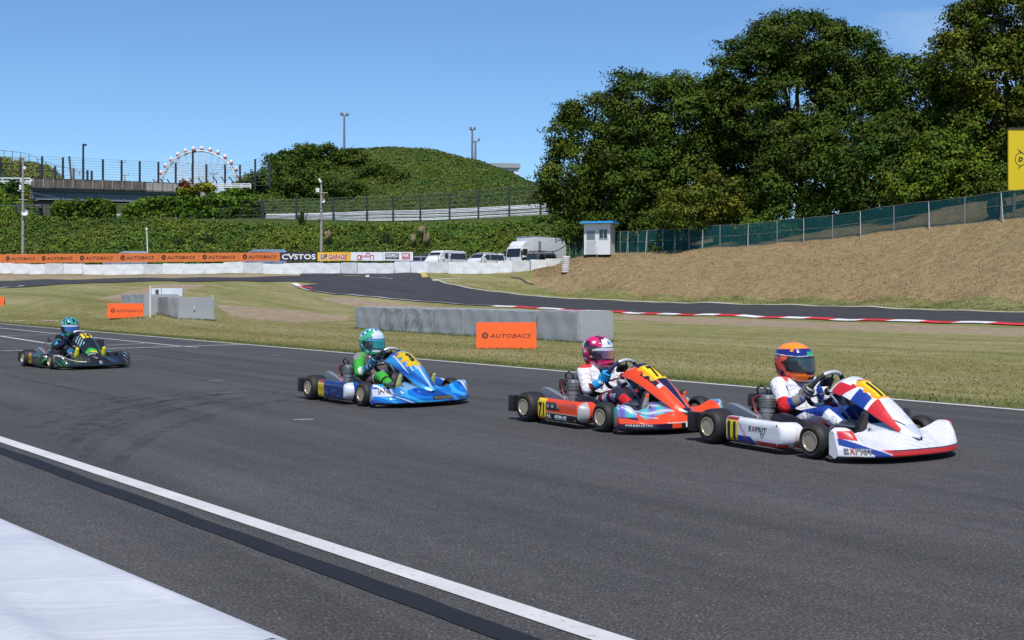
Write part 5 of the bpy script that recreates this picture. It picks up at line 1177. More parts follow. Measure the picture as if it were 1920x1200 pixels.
# ------------------------------------------------------------------ foliage
def leaf_mat(name, rough=.6, spec=.10):
    t = NT(name); a = t.n('Attribute', attribute_name='Col'); P = t.pos(); n = t.noise(.6, 3, .6, P)
    c = t.mix(1.0, a.outputs['Color'], t.ramp(n, [(.3, .85), (.7, 1.15)]), 'MULTIPLY'); t.set(color=c, rough=rough, spec=spec); return t.mat
M_LEAF = leaf_mat('tree_leaf'); M_BARK = paint('bark', (.060, .048, .036), .9, var=.3, scale=4, bump=.5)
def unit(v): return v / np.maximum(np.linalg.norm(v, axis=1, keepdims=True), 1e-9)
TINT = np.array([[1.32, 1.66, 1.08]])
def leaves(c, nrm, size, col, jit=.55, aspect=.55, rng=RNG):
    """folded leaf cards at c facing about nrm"""
    n = len(c); nn = unit(nrm + rng.normal(0, jit, (n, 3))); t = unit(np.cross(nn, rng.normal(0, 1, (n, 3)))); b = np.cross(nn, t)
    s = size[:, None]; f = nn * s * .16
    v = np.stack([c - t*s*.5, c + b*s*aspect*.5 + f, c + t*s*.5 - f*.6, c - b*s*aspect*.5 + f], 1).reshape(-1, 3)
    return v, np.arange(4*n).reshape(n, 4), np.repeat(np.clip(col * TINT, 0, 1), 4, 0)
def hues(n, base, var, rng=RNG, warm=.25):
    k = np.clip(rng.normal(1, var, (n, 1)), .45, 1.9); w_ = rng.random((n, 1)) * warm
    return np.clip(np.array(base)[None] * k * (1 + w_ * np.array([[.9, .35, -.2]])), 0, 1)
def crown(ells, Y, base, br=(.5, 1.30), per=330, ls=.25, dens=1.0, seed=1, var=.22, shell=.70, depth=.85, warm=.35, droop=0.0):
    """ells: (u, v, ru, rv) ovals of the outline at distance Y; returns leaf arrays and the centres"""
    rng = np.random.default_rng(seed); V = []; Fc = []; Cc = []; off = 0; cen = []; s = Y / F; bl = []
    for (u, v, ru, rv) in ells:
        c = np.array(px(u, v, Y)); R = np.array([ru*s, ru*s*depth, rv*s]); cen.append((c, R))
        area = 4*math.pi*(((R[0]*R[1])**1.6 + (R[0]*R[2])**1.6 + (R[1]*R[2])**1.6)/3)**(1/1.6); k = max(5, int(area / (1.15 * np.mean(br)**2 * 2.1) * dens))
        d = unit(rng.normal(0, 1, (k, 3))); q = rng.uniform(shell, .98, (k, 1)); P = c + d*R*q
        bl.append(np.c_[P, rng.uniform(br[0], br[1], k), d * 1.0])
    B = np.concatenate(bl)
    # keep only clumps near the outside of the whole crown
    keep = np.ones(len(B), bool)
    for c, R in cen: keep &= (((B[:, :3] - c) / R)**2).sum(1) > (shell * .80)**2
    B = B[keep]
    for row in B:
        r = row[3]; n = max(24, int(per * r * r)); d = unit(rng.normal(0, 1, (n, 3)) + row[4:7] * .55 + np.array([0, 0, .45]))
        sq = np.array([1.15, 1.15, .72]); w1 = rng.normal(0, 1, 3); w2 = rng.normal(0, 1, 3); lump = 1 + .32*np.sin(3.1*(d @ w1) + 6*rng.random()) + .22*np.sin(5.3*(d @ w2)); P = row[:3] + d * sq * r * lump[:, None] * rng.uniform(.45, 1.12, (n, 1)); P[:, 2] -= droop * rng.random(n)
        tone = np.clip(rng.normal(1, .16), .62, 1.45); hue = np.array(base) * tone * np.array([1 + rng.normal(.0, .10), 1, 1])
        v, f, c = leaves(P, d + np.array([0, 0, .35]), rng.uniform(.65, 1.25, n) * ls, hues(n, hue, var, rng, warm), .5, .6, rng)
        V.append(v); Fc.append(f + off); Cc.append(c); off += len(v)
    return np.concatenate(V), np.concatenate(Fc), np.concatenate(Cc), cen
def trunk_mesh(mb, foot, cen, r0, rng):
    c0 = np.mean([c for c, R in cen], 0); fork = Vector((foot.x*.6 + c0[0]*.4, foot.y*.6 + c0[1]*.4, foot.z + (c0[2] - foot.z) * .45))
    mid = foot.lerp(fork, .5) + Vector((rng.normal(0, .15), rng.normal(0, .15), 0)); mb.tube([foot - Vector((0, 0, .4)), foot + Vector((0, 0, .3)), mid, fork], [r0*1.5, r0*1.1, r0*.85, r0*.7], 9)
    for c, R in cen:
        e = Vector(c); m_ = fork.lerp(e, .5) + Vector((rng.normal(0, .3), rng.normal(0, .3), .4)); mb.tube([fork, m_, e, e + Vector((0, 0, R[2]*.5))], [r0*.55, r0*.38, r0*.2, r0*.08], 6)
        for k in range(4):
            d = unit(rng.normal(0, 1, (1, 3)))[0] * R * .8; d[2] = abs(d[2]); mb.tube([m_.lerp(e, .6), e + Vector(d) * .5 + Vector((0, 0, .2)), e + Vector(d)], [r0*.2, r0*.12, r0*.04], 5)
def tree(name, lab, cat, ells, Y, base, seed, group, foot_u=None, r0=.28, fy=None, **kw):
    V, Fc, Cc, cen = crown(ells, Y, base, seed=seed, **kw); fu = foot_u if foot_u is not None else np.mean([e[0] for e in ells]); foot = gat(fu, fy or Y); root = np.array(foot)
    r = thing(name, lab, cat, tuple(foot), 0, group); np_object('crown', V - root, Fc, M_LEAF, Cc, r)
    m = MB(); trunk_mesh(m, Vector((0, 0, 0)), [(c - root, R) for c, R in cen], r0, np.random.default_rng(seed + 500)); m.build('trunk', M_BARK, r, smooth=50); return r
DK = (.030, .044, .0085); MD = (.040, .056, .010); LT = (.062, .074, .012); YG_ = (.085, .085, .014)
GT = 'big broadleaf trees on the right bank'
tree('broadleaf_tree', 'leftmost of the big dark trees, with its crown reaching out towards the hill', 'tree', [(1085,325,64,92),(1122,258,72,78),(1172,335,86,88),(1062,355,44,50),(1130,390,62,42),(1066,250,26,38)], 104, (.044,.056,.0105), 1, GT, 1130)
tree('broadleaf_tree', 'second big tree from the left, rounded crown lower than the tallest one', 'tree', [(1215,198,72,66),(1265,236,78,86),(1192,266,70,72),(1288,200,45,48),(1272,330,78,80),(1200,345,60,62)], 101, (.038,.052,.010), 2, GT, 1240)
tree('broadleaf_tree', 'tallest tree of the group, broad dark crown in the middle of the right bank', 'tree', [(1500,82,84,58),(1420,140,80,66),(1580,118,82,62),(1638,150,52,60),(1480,200,108,92),(1592,230,96,92),(1396,220,58,74),(1455,85,50,45)], 99, (.034,.047,.0095), 3, GT, 1500, .45)
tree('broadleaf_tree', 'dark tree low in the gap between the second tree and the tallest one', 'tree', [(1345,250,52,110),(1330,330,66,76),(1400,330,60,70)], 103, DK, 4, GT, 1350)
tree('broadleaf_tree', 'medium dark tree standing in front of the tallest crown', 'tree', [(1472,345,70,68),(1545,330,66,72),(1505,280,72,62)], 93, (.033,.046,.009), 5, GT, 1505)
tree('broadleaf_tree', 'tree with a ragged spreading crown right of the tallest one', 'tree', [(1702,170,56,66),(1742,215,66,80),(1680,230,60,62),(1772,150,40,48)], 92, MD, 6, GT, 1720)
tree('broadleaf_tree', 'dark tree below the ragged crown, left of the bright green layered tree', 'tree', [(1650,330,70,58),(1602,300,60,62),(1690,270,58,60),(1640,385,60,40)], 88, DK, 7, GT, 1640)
tree('broadleaf_tree', 'bright green layered tree low behind the fence, left of the yellow hoarding', 'tree', [(1770,318,70,40),(1722,350,60,32),(1828,338,56,36),(1765,278,52,34),(1800,370,50,30)], 83, (.060,.080,.012), 8, GT, 1775, .22, br=(.4, .9), ls=.24)
tree('broadleaf_tree', 'tall tree at the right edge whose yellowish crown leaves the top of the view', 'tree', [(1880,42,84,78),(1830,120,68,76),(1905,160,78,92),(1862,240,68,80),(1952,60,90,92),(1905,320,62,64),(1975,220,80,120)], 86, (.056,.062,.0105), 9, GT, 1890, .4)
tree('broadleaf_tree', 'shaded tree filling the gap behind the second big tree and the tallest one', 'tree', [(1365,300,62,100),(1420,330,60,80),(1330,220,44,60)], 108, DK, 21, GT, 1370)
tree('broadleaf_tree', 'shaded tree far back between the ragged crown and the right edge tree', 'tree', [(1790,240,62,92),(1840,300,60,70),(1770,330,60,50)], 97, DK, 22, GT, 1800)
tree('bush', 'yellowish leafy bush behind the green fence below the second big tree', 'bush', [(1345,372,58,46),(1300,392,56,40),(1385,392,34,34)], 93.5, (.066,.066,.0125), 10, 'bushes behind the green fence', 1340, .1, br=(.4, .9), ls=.24)
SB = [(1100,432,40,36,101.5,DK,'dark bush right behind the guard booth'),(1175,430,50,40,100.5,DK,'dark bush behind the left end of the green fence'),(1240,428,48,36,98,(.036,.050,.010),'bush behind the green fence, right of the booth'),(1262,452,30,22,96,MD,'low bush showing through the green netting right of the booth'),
      (1400,425,50,34,94,MD,'bush behind the green fence below the tallest tree'),(1425,440,34,26,91,(.05,.075,.014),'pale green bush pressed against the green netting'),(1470,420,44,30,91,(.045,.066,.013),'low leafy bush behind the middle of the green fence'),(1560,395,56,36,90,DK,'dark bush in the shade under the tallest tree'),(1720,378,50,26,85,DK,'low dark bush in the shade below the bright layered tree'),(1860,350,50,30,82,(.04,.05,.01),'small bush left of the yellow hoarding post')]
for i, (u, v, ru, rv, Y, col, lab) in enumerate(SB):
    tree('bush', lab, 'bush', [(u, v, ru, rv), (u - ru*.5, v + rv*.3, ru*.6, rv*.7), (u + ru*.5, v + rv*.25, ru*.6, rv*.75)], Y, col, 30 + i, 'bushes behind the green fence', u, .08, br=(.4, .8), ls=.24, dens=1.1)
# wooded left side of the hill
HT = 'small trees on the left side of the hill'
HS = [(535,318,30,34,188,(.036,.052,.010),'bushy tree at the left shoulder of the hill'),(572,298,26,30,196,(.042,.056,.010),'pointed tree top standing out of the trees on the hill'),(612,304,36,30,196,(.040,.054,.0105),'rounded tree near the light mast on the hill'),(655,318,38,36,194,(.038,.05,.010),'rounded dark tree right of the light mast on the hill'),
      (700,340,42,32,188,(.034,.047,.0095),'dark tree in the middle of the hill slope'),(745,352,34,26,184,(.036,.048,.010),'rightmost of the dark trees on the hill slope'),(575,352,50,32,180,(.036,.05,.010),'wide low tree on the lower left of the hill'),(640,362,46,28,178,DK,'dark tree low on the hill behind the utility pole'),(480,352,34,20,180,(.040,.06,.011),'low leafy bush between the white railing and the hill'),(515,342,36,30,184,(.034,.05,.010),'dark bush at the left foot of the hill')]
for i, (u, v, ru, rv, Y, col, lab) in enumerate(HS):
    tree('tree', lab, 'tree', [(u, v, ru, rv), (u - ru*.55, v + rv*.35, ru*.6, rv*.7), (u + ru*.55, v + rv*.3, ru*.6, rv*.75)], Y, col, 60 + i, HT, u, .15, br=(.7, 1.3), per=150, ls=.40, dens=1.0)
for u, v, ru, rv, Y, col, lab in ((24,352,12,14,146,(.020,.040,.014),'rounded dark green bush near the left utility pole'),(345,349,12,5,163.5,(.10,.028,.018),'red leaved creeper hanging over the bridge parapet'),(385,353,17,7,163.2,(.14,.115,.015),'yellow green creeper over the right end of the bridge'),(352,360,20,6,163.4,(.10,.10,.015),'creeper hanging below the bridge parapet near the red one'),(412,372,26,12,160,(.035,.06,.010),'green bush at the right end of the bridge'),(440,362,20,10,166,(.05,.08,.014),'light green bush below the white railing')):
    tree('bush', lab, 'bush', [(u, v, ru, rv)], Y, col, int(u), 'bushes round the bridge', u, .06, br=(.35, .7), per=170, ls=.40, shell=.4)

# ------------------------------------------------------------------ ground cover on the banks
M_COVER = leaf_mat('cover_leaf', .65, .08)
def cover(name, n_clump, u0, u1, ya, yb, base, br, per, ls, seed, lab=None, hmax=None):
    rng = np.random.default_rng(seed); V = []; Fc = []; Cc = []; off = 0
    u = rng.uniform(u0, u1, n_clump); q = rng.random(n_clump); A = np.array([ya(x) for x in u]); B = np.array([yb(x) for x in u]); Y = A + (B - A) * q
    X = (u - 960) / F * Y; Z = zg(X, Y); e = .4; gx = (zg(X + e, Y) - zg(X - e, Y)) / (2*e); gy = (zg(X, Y + e) - zg(X, Y - e)) / (2*e); N = unit(np.stack([-gx, -gy, np.ones_like(gx)], 1))
    big = .5 + .5*np.sin(X*.21 + 1.3*np.sin(Y*.3)) * np.sin(Z*.55 + X*.13)
    for i in range(n_clump):
        r = rng.uniform(*br) * (0.75 + .6*big[i]); k = max(8, int(per * r * r)); d = unit(rng.normal(0, 1, (k, 3)) + N[i] * 1.1); P = np.array([X[i], Y[i], Z[i]]) + d * np.array([1.2, 1.2, .75]) * r * rng.uniform(.4, 1.0, (k, 1)); P += N[i] * .08
        tone = np.clip(rng.normal(.92 + .2*big[i], .2), .5, 1.6); pt_ = math.sin(X[i]*.13 + 2.1*math.sin(Z[i]*.7)) * math.sin(X[i]*.37 - Y[i]*.21 + 1); hue = np.array(base) * tone * np.array([1 + rng.normal(0, .13) + .22*pt_, 1 + .10*pt_, 1])
        v, f, c = leaves(P, d + N[i]*.5, rng.uniform(.6, 1.3, k) * ls, hues(k, hue, .22, rng, .4), .5, .7, rng); V.append(v); Fc.append(f + off); Cc.append(c); off += len(v)
    return struct(np_object(name, np.concatenate(V), np.concatenate(Fc), M_COVER, np.concatenate(Cc)), 'stuff')
cover('ground_cover', 5200, -120, 1112, ip([-120, 1112], [126, 126.5]), ip([-120, 0, 80, 160, 490, 1112], [152, 151, 146, 142, 137.8, 136.8]), (.050, .066, .0165), (.28, .70), 66, .27, 201)
cover('ground_cover', 500, -120, 70, ip([-120, 70], [145, 143]), ip([-120, 60], [164, 160]), (.050, .068, .012), (.5, 1.0), 34, .45, 202)
cover('ground_cover', 10500, 425, 1075, ip([425, 560, 900, 1075], [168, 160, 156, 152]), ip([425, 560, 700, 900, 1000, 1075], [205, 212, 218, 214, 208, 200]), (.055, .070, .0215), (.18, .42), 85, .24, 203)
cover('ground_cover', 1500, -120, 190, ip([-120, 190], [172, 174]), ip([-120, 100, 190], [196, 190, 186]), (.085, .085, .026), (.2, .45), 60, .3, 204)
cover('ground_cover', 150, 385, 470, ip([385, 470], [158, 158]), ip([385, 470], [172, 176]), (.044, .066, .012), (.5, 1.0), 40, .45, 205)
cover('ground_cover', 260, 80, 415, ip([80, 415], [146, 146]), ip([80, 415], [160, 160]), (.044, .066, .012), (.4, .8), 40, .45, 206)
# vines covering the fence in front of the bridge
def vine(u0, u1, vt, vb, n, lab, seed, base=(.044, .062, .0120)):
    rng = np.random.default_rng(seed); Yv = 142.6; r0 = px((u0 + u1)/2, 412, Yv); V = []; Fc = []; Cc = []; off = 0
    for i in range(n):
        u = rng.uniform(u0, u1); a = vt(u); q = rng.random() ** 1.3; v = a + (vb - a) * q; c = np.array(px(u, v, Yv + rng.uniform(-.5, .3))) - np.array(r0); rr = rng.uniform(.3, .65); k = 26
        d = unit(rng.normal(0, 1, (k, 3)) + np.array([0, -.8, .4])); P = c + d * rr * rng.uniform(.5, 1, (k, 1)); tone = np.clip(rng.normal(1, .2), .5, 1.5); v_, f_, c_ = leaves(P, d, rng.uniform(.6, 1.25, k)*.40, hues(k, np.array(base)*tone, .2, rng, .4), .5, .75, rng); V.append(v_); Fc.append(f_ + off); Cc.append(c_); off += len(v_)
    tag(np_object('vine', np.concatenate(V) , np.concatenate(Fc), M_LEAF, np.concatenate(Cc)), lab, 'vine', 'vines on the fence in front of the bridge').location = tuple(r0)
vine(98, 212, ip([98, 115, 150, 180, 212], [388, 378, 379, 376, 384]), 405, 150, 'leafy vine covering the left part of the fence, left of the bare dark post', 301)
vine(232, 300, ip([232, 260, 280, 300], [392, 380, 373, 374]), 410, 110, 'leafy vine on the fence just right of the bare dark post', 302, (.056, .082, .014))
vine(300, 492, ip([300, 340, 385, 420, 465, 492], [373, 372, 376, 372, 374, 384]), 408, 300, 'long leafy vine covering the right part of the fence up to the hill', 303, (.044, .068, .0115))
# plume grass tufts on the bank
def plume(u, v, hgt, lab, seed, dry=.5):
    rng = np.random.default_rng(seed); b = onground(u, v); r = thing('plume_grass', lab, 'grass tuft', tuple(b), 0, 'plume grass tufts on the green bank'); m = MB(); m2 = MB()
    for i in range(70):
        a = rng.uniform(0, 6.28); sp = rng.uniform(.2, 1.0) * hgt * .55; h = hgt * rng.uniform(.5, .95); p0 = Vector((rng.normal(0, .15), rng.normal(0, .15), 0)); p1 = p0 + Vector((math.cos(a)*sp*.4, math.sin(a)*sp*.4, h*.7)); p2 = p0 + Vector((math.cos(a)*sp, math.sin(a)*sp, h*.85)); wv = Vector((-math.sin(a), math.cos(a), 0)) * .05
        m.col = tuple(np.array((.07, .085, .03)) * rng.uniform(.7, 1.4)); m.add([p0 - wv, p0 + wv, p1 + wv*.8, p1 - wv*.8, p2], [(0, 1, 2, 3), (3, 2, 4)])
    m.build('blades', M_LEAF, r)
    for i in range(int(16 * dry)):
        a = rng.uniform(0, 6.28); sp = rng.uniform(.1, .5) * hgt * .5; p1 = Vector((math.cos(a)*sp, math.sin(a)*sp, hgt*rng.uniform(.85, 1.15))); m2.col = (.30, .22, .13); m2.tube([p1 - Vector((0, 0, .7)), p1 - Vector((0, 0, .3)), p1 + Vector((.05, 0, .1))], [.03, .085, .02], 5)
    if dry: m2.build('plume', vcol('plume_dry', .9), r)
plume(775, 471, 1.7, 'tuft of plume grass with pale dry plumes above the white banner', 1, .9); plume(801, 471, 1.8, 'tuft of plume grass with pale plumes left of the high roofed van', 2, .9); plume(790, 452, 1.6, 'tuft of pale brown plume grass halfway up the green bank', 3, 1.0)
plume(565, 425, 2.4, 'grey green grass tuft at the top of the bank, left of the utility pole', 4, 0); plume(725, 462, 2.3, 'green grass tuft on the bank above the white banner with thin red lettering', 5, 0); plume(615, 466, 1.8, 'dry grass tuft at the foot of the bank beside the utility pole', 6, .4); plume(393, 462, 2.0, 'grey green grass tuft above the orange banners', 7, 0); plume(335, 465, 1.7, 'low grey green grass tuft above the orange banners, left of the other', 8, 0)
# ------------------------------------------------------------------ mown grass of the infield (blades near enough to see)
rng = np.random.default_rng(77); N_ = 95000
d_ = np.abs(rng.normal(0, 1, N_)) * 5.5 + .03; s_ = rng.uniform(-26, 34, N_); b_ = FAR_A.lerp(FAR_B, .55)
X = b_.x + TRK_D.x * s_ + FAR_N.x * d_; Y = b_.y + TRK_D.y * s_ + FAR_N.y * d_; ok = (Y > 7.5) & (np.abs(X / np.maximum(Y, .1)) < .52); X, Y = X[ok], Y[ok]; Z = zg(X, Y); n = len(X)
h = rng.uniform(.010, .028, n) * (1 + .9 * np.exp(-((d_[ok] - .25) / .25) ** 2)); a = rng.uniform(0, 6.28, n); wv = np.stack([np.cos(a), np.sin(a), 0*a], 1) * .0045; lean = np.stack([rng.normal(0, .5, n), rng.normal(0, .5, n), 0*a], 1) * h[:, None]
P = np.stack([X, Y, Z - .004], 1); up = np.stack([0*h, 0*h, h], 1); v = np.stack([P - wv*2, P + wv*2, P + up + lean + wv*.4, P + up + lean - wv*.4], 1).reshape(-1, 3)
band_ = .5 + .5*np.sin(d_[ok]*1.35 + .4*np.sin(X*.4)); col = hues(n, (.165, .140, .050), .18, rng, .6) * (0.85 + .3*band_[:, None]) * (1 - np.array([[.5, .28, .45]]) * np.exp(-((d_[ok][:, None] - .4) / .9) ** 2)); struct(np_object('grass', v, np.arange(4*n).reshape(n, 4), M_COVER, np.repeat(col, 4, 0)), 'stuff')

# longer tufts left unmown along the foot of the blocks and boards
rng = np.random.default_rng(78); V = []; C = []
def tufts(p, q, n, hmax=.10):
    for _ in range(n):
        c = p.lerp(q, rng.random()); x, y = c.x + rng.normal(0, .05), c.y + rng.normal(0, .05) - .03; z = zg(x, y); a = rng.uniform(0, 6.28); h = rng.uniform(.3, 1) * hmax; wv = np.array([math.cos(a), math.sin(a), 0]) * .008; ln = np.array([rng.normal(0, .35), rng.normal(0, .35), 1.0]) * h; b = np.array([x, y, z - .005])
        V.extend([b - wv, b + wv, b + ln + wv*.2, b + ln - wv*.2]); C.extend([np.array((.10, .125, .035)) * rng.uniform(.6, 1.3)] * 4)
e_ = pxg(1160, 641.5)
tufts(A_ - ROWN*.04, B_ - ROWN*.04, 1500); tufts(B_, B_ + ROWN * GD, 260)
cc = onground(335, 598.7); tufts(cc - ROWD*3.2, cc, 300); tufts(cc, cc + ROWN*1.35, 200); tufts(onground(200, 597), onground(274, 597), 200)
tufts(onground(893, 654.5), onground(1006, 654.5), 200, .06)
V = np.array(V); struct(np_object('grass', V, np.arange(len(V)).reshape(-1, 4), M_COVER, np.array(C)), 'stuff')

# tufts of dry grass on the mown bank and of short grass in the infield
def tuft_cover(name, n, u0, u1, ya, yb, pal, size, seed, k=6, up=1.0):
    rng = np.random.default_rng(seed); u = rng.uniform(u0, u1, n); A = np.array([ya(x) for x in u]); B = np.array([yb(x) for x in u]); Y = A + (B - A) * rng.random(n); X = (u - 960) / F * Y; Z = zg(X, Y)
    d_ = (X - FAR_A.x) * FAR_N.x + (Y - FAR_A.y) * FAR_N.y; ok = d_ > .4; X, Y, Z = X[ok], Y[ok], Z[ok]; n = len(X)
    pt_ = .5 + .5*np.sin(X*.45 + 1.7*np.sin(Y*.23)) * np.sin(Y*.5 + X*.17); P0 = np.repeat(np.stack([X, Y, Z], 1), k, 0); r = np.repeat(rng.uniform(.5, 1.4, n) * size, k)
    P = P0 + rng.normal(0, 1, (n*k, 3)) * np.stack([r*1.3, r*1.3, r*.15], 1); h = r * rng.uniform(.5, 1.2, n*k) * up; a = rng.uniform(0, 6.28, n*k); wv = np.stack([np.cos(a), np.sin(a), 0*a], 1) * (r*.16)[:, None]; ln = np.stack([rng.normal(0, .6, n*k)*h, rng.normal(0, .6, n*k)*h, h], 1); P[:, 2] = zg(P[:, 0], P[:, 1]) - .01
    v = np.stack([P - wv, P + wv, P + ln + wv*.3, P + ln - wv*.3], 1).reshape(-1, 3); pal = np.array(pal); w_ = np.clip(np.repeat(pt_ + rng.normal(0, .25, n), k), 0, .999); i = w_ * (len(pal) - 1); lo = np.floor(i).astype(int); fr = (i - lo)[:, None]; col = (pal[lo]*(1 - fr) + pal[np.minimum(lo + 1, len(pal) - 1)]*fr) * np.clip(rng.normal(1, .16, (n*k, 1)), .6, 1.5)
    # keep tufts off the asphalt of the far track
    q = np.array([(x, y) for x, y in lo_r] + [(x, y) for x, y in hi_r][::-1]); on = in_poly(P[:, 0], P[:, 1], [tuple(t) for t in q]); keep = np.repeat(~on, 4); v = v[keep]; col = np.repeat(col, 4, 0)[keep]
    struct(np_object(name, v, np.arange(len(v)).reshape(-1, 4), M_COVER, col), 'stuff')
yb_ = lambda u: float(np.interp(u, [1000, 1060, 1100, 1200, 1300, 1450, 1600, 1760, 1920, 2000], [98, 95, 91, 85, 80, 73.5, 68, 62, 57, 55])); yt_ = lambda u: float(np.interp(u, [1000, 1100, 1200, 1300, 1450, 1600, 1760, 1920, 2000], [102, 98, 96, 93.5, 88.5, 83.5, 78, 73, 70]))
tuft_cover('dry_grass', 15000, 1000, 1975, yb_, yt_, [(.215,.150,.074), (.275,.197,.100), (.325,.245,.135), (.225,.18,.082)], .10, 401, 6, .55)
tuft_cover('grass', 16000, -40, 1960, ip([-40, 0, 300, 640, 1000, 1500, 1960], [50, 47, 33, 24, 19, 14, 11]), ip([-40, 300, 560, 700, 1000, 1300, 1600, 1960], [80, 84, 84, 80, 74, 64, 52, 43]), [(.105,.132,.032), (.165,.170,.054), (.225,.205,.085), (.26,.225,.11)], .040, 402, 6, .45)
tuft_cover('grass', 3500, 830, 1960, ip([830, 1000, 1100, 1300, 1600, 1920, 1960], [94, 91, 87, 77.5, 64.5, 53.5, 52.5]), yb_, [(.085,.115,.028), (.130,.145,.045), (.19,.175,.075)], .07, 403, 6, .9)
cover('ground_cover', 1500, -520, -118, ip([-520, -118], [126, 126]), ip([-520, -118], [166, 158]), (.062, .076, .0180), (.35, .85), 40, .36, 207)
# ------------------------------------------------------------------ racing karts: x forward, y left, z up, origin on the ground
M_TYK = NT('kart_tyre'); _p = M_TYK.obj(); M_TYK.set(color=M_TYK.mix(M_TYK.noise(9, 4, .7, _p), (.010, .010, .011), (.026, .025, .024)), rough=.62, spec=.4); M_TYK.bump(M_TYK.noise(70, 3, .7, _p), .15, .003); M_TYK = M_TYK.mat
M_GOLD = paint('gold_rim', (.55, .46, .33), .34, metal=.55, var=.08); M_STL = paint('steel', (.42, .41, .40), .28, metal=.9); M_ALU = paint('engine_alloy', (.38, .375, .36), .38, metal=.75, var=.2, scale=18); M_DARK = paint('kart_black_plastic', (.014, .014, .016), .42); M_GRYP = paint('kart_grey_plastic', (.165, .19, .22), .45); M_SEAT = paint('seat_shell', (.020, .020, .022), .45); M_RUB = paint('rubber_hose', (.012, .012, .013), .6); M_REDH = paint('red_hose', (.30, .03, .025), .5)
M_INNER = paint('panel_inside', (.16, .165, .175), .6); M_YT = paint('tyre_lettering', (.26, .19, .05), .8); M_GRIP = paint('wheel_grip', (.020, .022, .026), .7); M_SILV = paint('wheel_silver', (.55, .55, .56), .35, metal=.3)
M_PAINT = vcol('kart_graphics', .30, .4, 0, .04, grime=.30); M_PAINTM = vcol('kart_foil_graphics', .24, .5, .25, .05, grime=.22); M_SUIT = vcol('race_suit', .78, 0, 0, .07, 20, .8, 13, .2, bdist=.045); M_HELM = vcol('helmet_shell', .18, .8, 0, .03); M_VIS = vcol('visor_glass', .05, .6, .3, .02); M_GLOVE = vcol('glove_cloth', .7, 0, 0, .08, 60, .3, 90, .2)
lerp = lambda a, b, t: tuple(a[i] + (b[i] - a[i]) * t for i in range(len(a)))
clamp = lambda x, a=0.0, b=1.0: a if x < a else b if x > b else x
WHT = (.70, .70, .73); WH2 = (.56, .56, .64); NAV = (.012, .014, .055); BLU = (.012, .045, .27); RED = (.58, .020, .025); ORG = (.80, .085, .012); YEL = (.78, .56, .01); AMB = (.80, .33, .008); BK = (.010, .010, .012); MAG = (.62, .012, .11)
def hexpat(a, b, k):
    return ((math.floor(a * k) + math.floor(b * k * .8)) % 2) == 0
# --- front fairing
def nose_pt(a, b):
    t = a * 2 - 1; at = abs(t); y = .605 * t; xf = 1.025 - .23 * at ** 3
    def s3(e0, e1, x): q = clamp((x - e0) / (e1 - e0)); return q*q*(3 - 2*q)
    zr = .242 - .062 * s3(.22, .46, at) + .066 * s3(.60, .84, at) - .02 * s3(.93, 1, at); xr = .635 + .085 * s3(.5, .85, at); ear = s3(.58, .86, at); bu = 1 - s3(.20, .50, at)
    A = (xf - .035, .034); B = (xf, .055); C = (xf - .004, .098); Q1 = (xf - .035 - .09*(1 - ear)*(1 - .85*bu), .125 + .055*ear + .028*bu); Q2 = (lerp((xf, 0), (xr, 0), .66 - .10*ear - .36*bu)[0], lerp((0, .10), (0, zr), .62 + .33*ear + .10*bu)[1] - .006*(1 - ear)); R = (xr, zr)
    P = [A, B, C, Q1, Q2, R, (xr - .012, zr - .014), (xr - .012, .04), A]; L_ = [0, .05, .13, .42, .68, .90, .93, .97, 1.0]
    for k in range(8):
        if b <= L_[k+1] + 1e-9:
            q = (b - L_[k]) / (L_[k+1] - L_[k])
            if 2 <= k <= 4:      # smooth the visible slope
                p0, p1, p2, p3 = P[max(k-1, 2)], P[k], P[k+1], P[min(k+2, 5)]
                f = lambda i: .5*((2*p1[i]) + (p2[i]-p0[i])*q + (2*p0[i]-5*p1[i]+4*p2[i]-p3[i])*q*q + (3*p1[i]-p0[i]-3*p2[i]+p3[i])*q**3)
                return (f(0), y, f(1))
            return (P[k][0] + (P[k+1][0] - P[k][0])*q, y, P[k][1] + (P[k+1][1] - P[k][1])*q)
    return (A[0], y, A[1])
NCX = [.285, .30, .36, .455, .585, .745, .895, .995]; NCZ = [.50, .550, .566, .545, .478, .372, .258, .178]; NHW = [.135, .158, .172, .172, .160, .140, .105, .045]; NDR = [.06, .10, .12, .118, .105, .085, .055, .015]; NS = [0, .06, .13, .25, .42, .65, .86, 1.0]
def nas_pt(s, wv, off=0.0):
    s = clamp(s); x = np.interp(s, NS, NCX); z = np.interp(s, NS, NCZ); h = np.interp(s, NS, NHW); d = np.interp(s, NS, NDR)
    if s > .9: h *= math.sqrt(max(0.0, 1 - ((s - .9)/.104)**2))
    aw = abs(wv); return (float(x - .05*aw**2.5*(1 - s)) + off*.45, float(math.copysign(h * aw**.92, wv)), float(z - d * aw**2.3) + off)
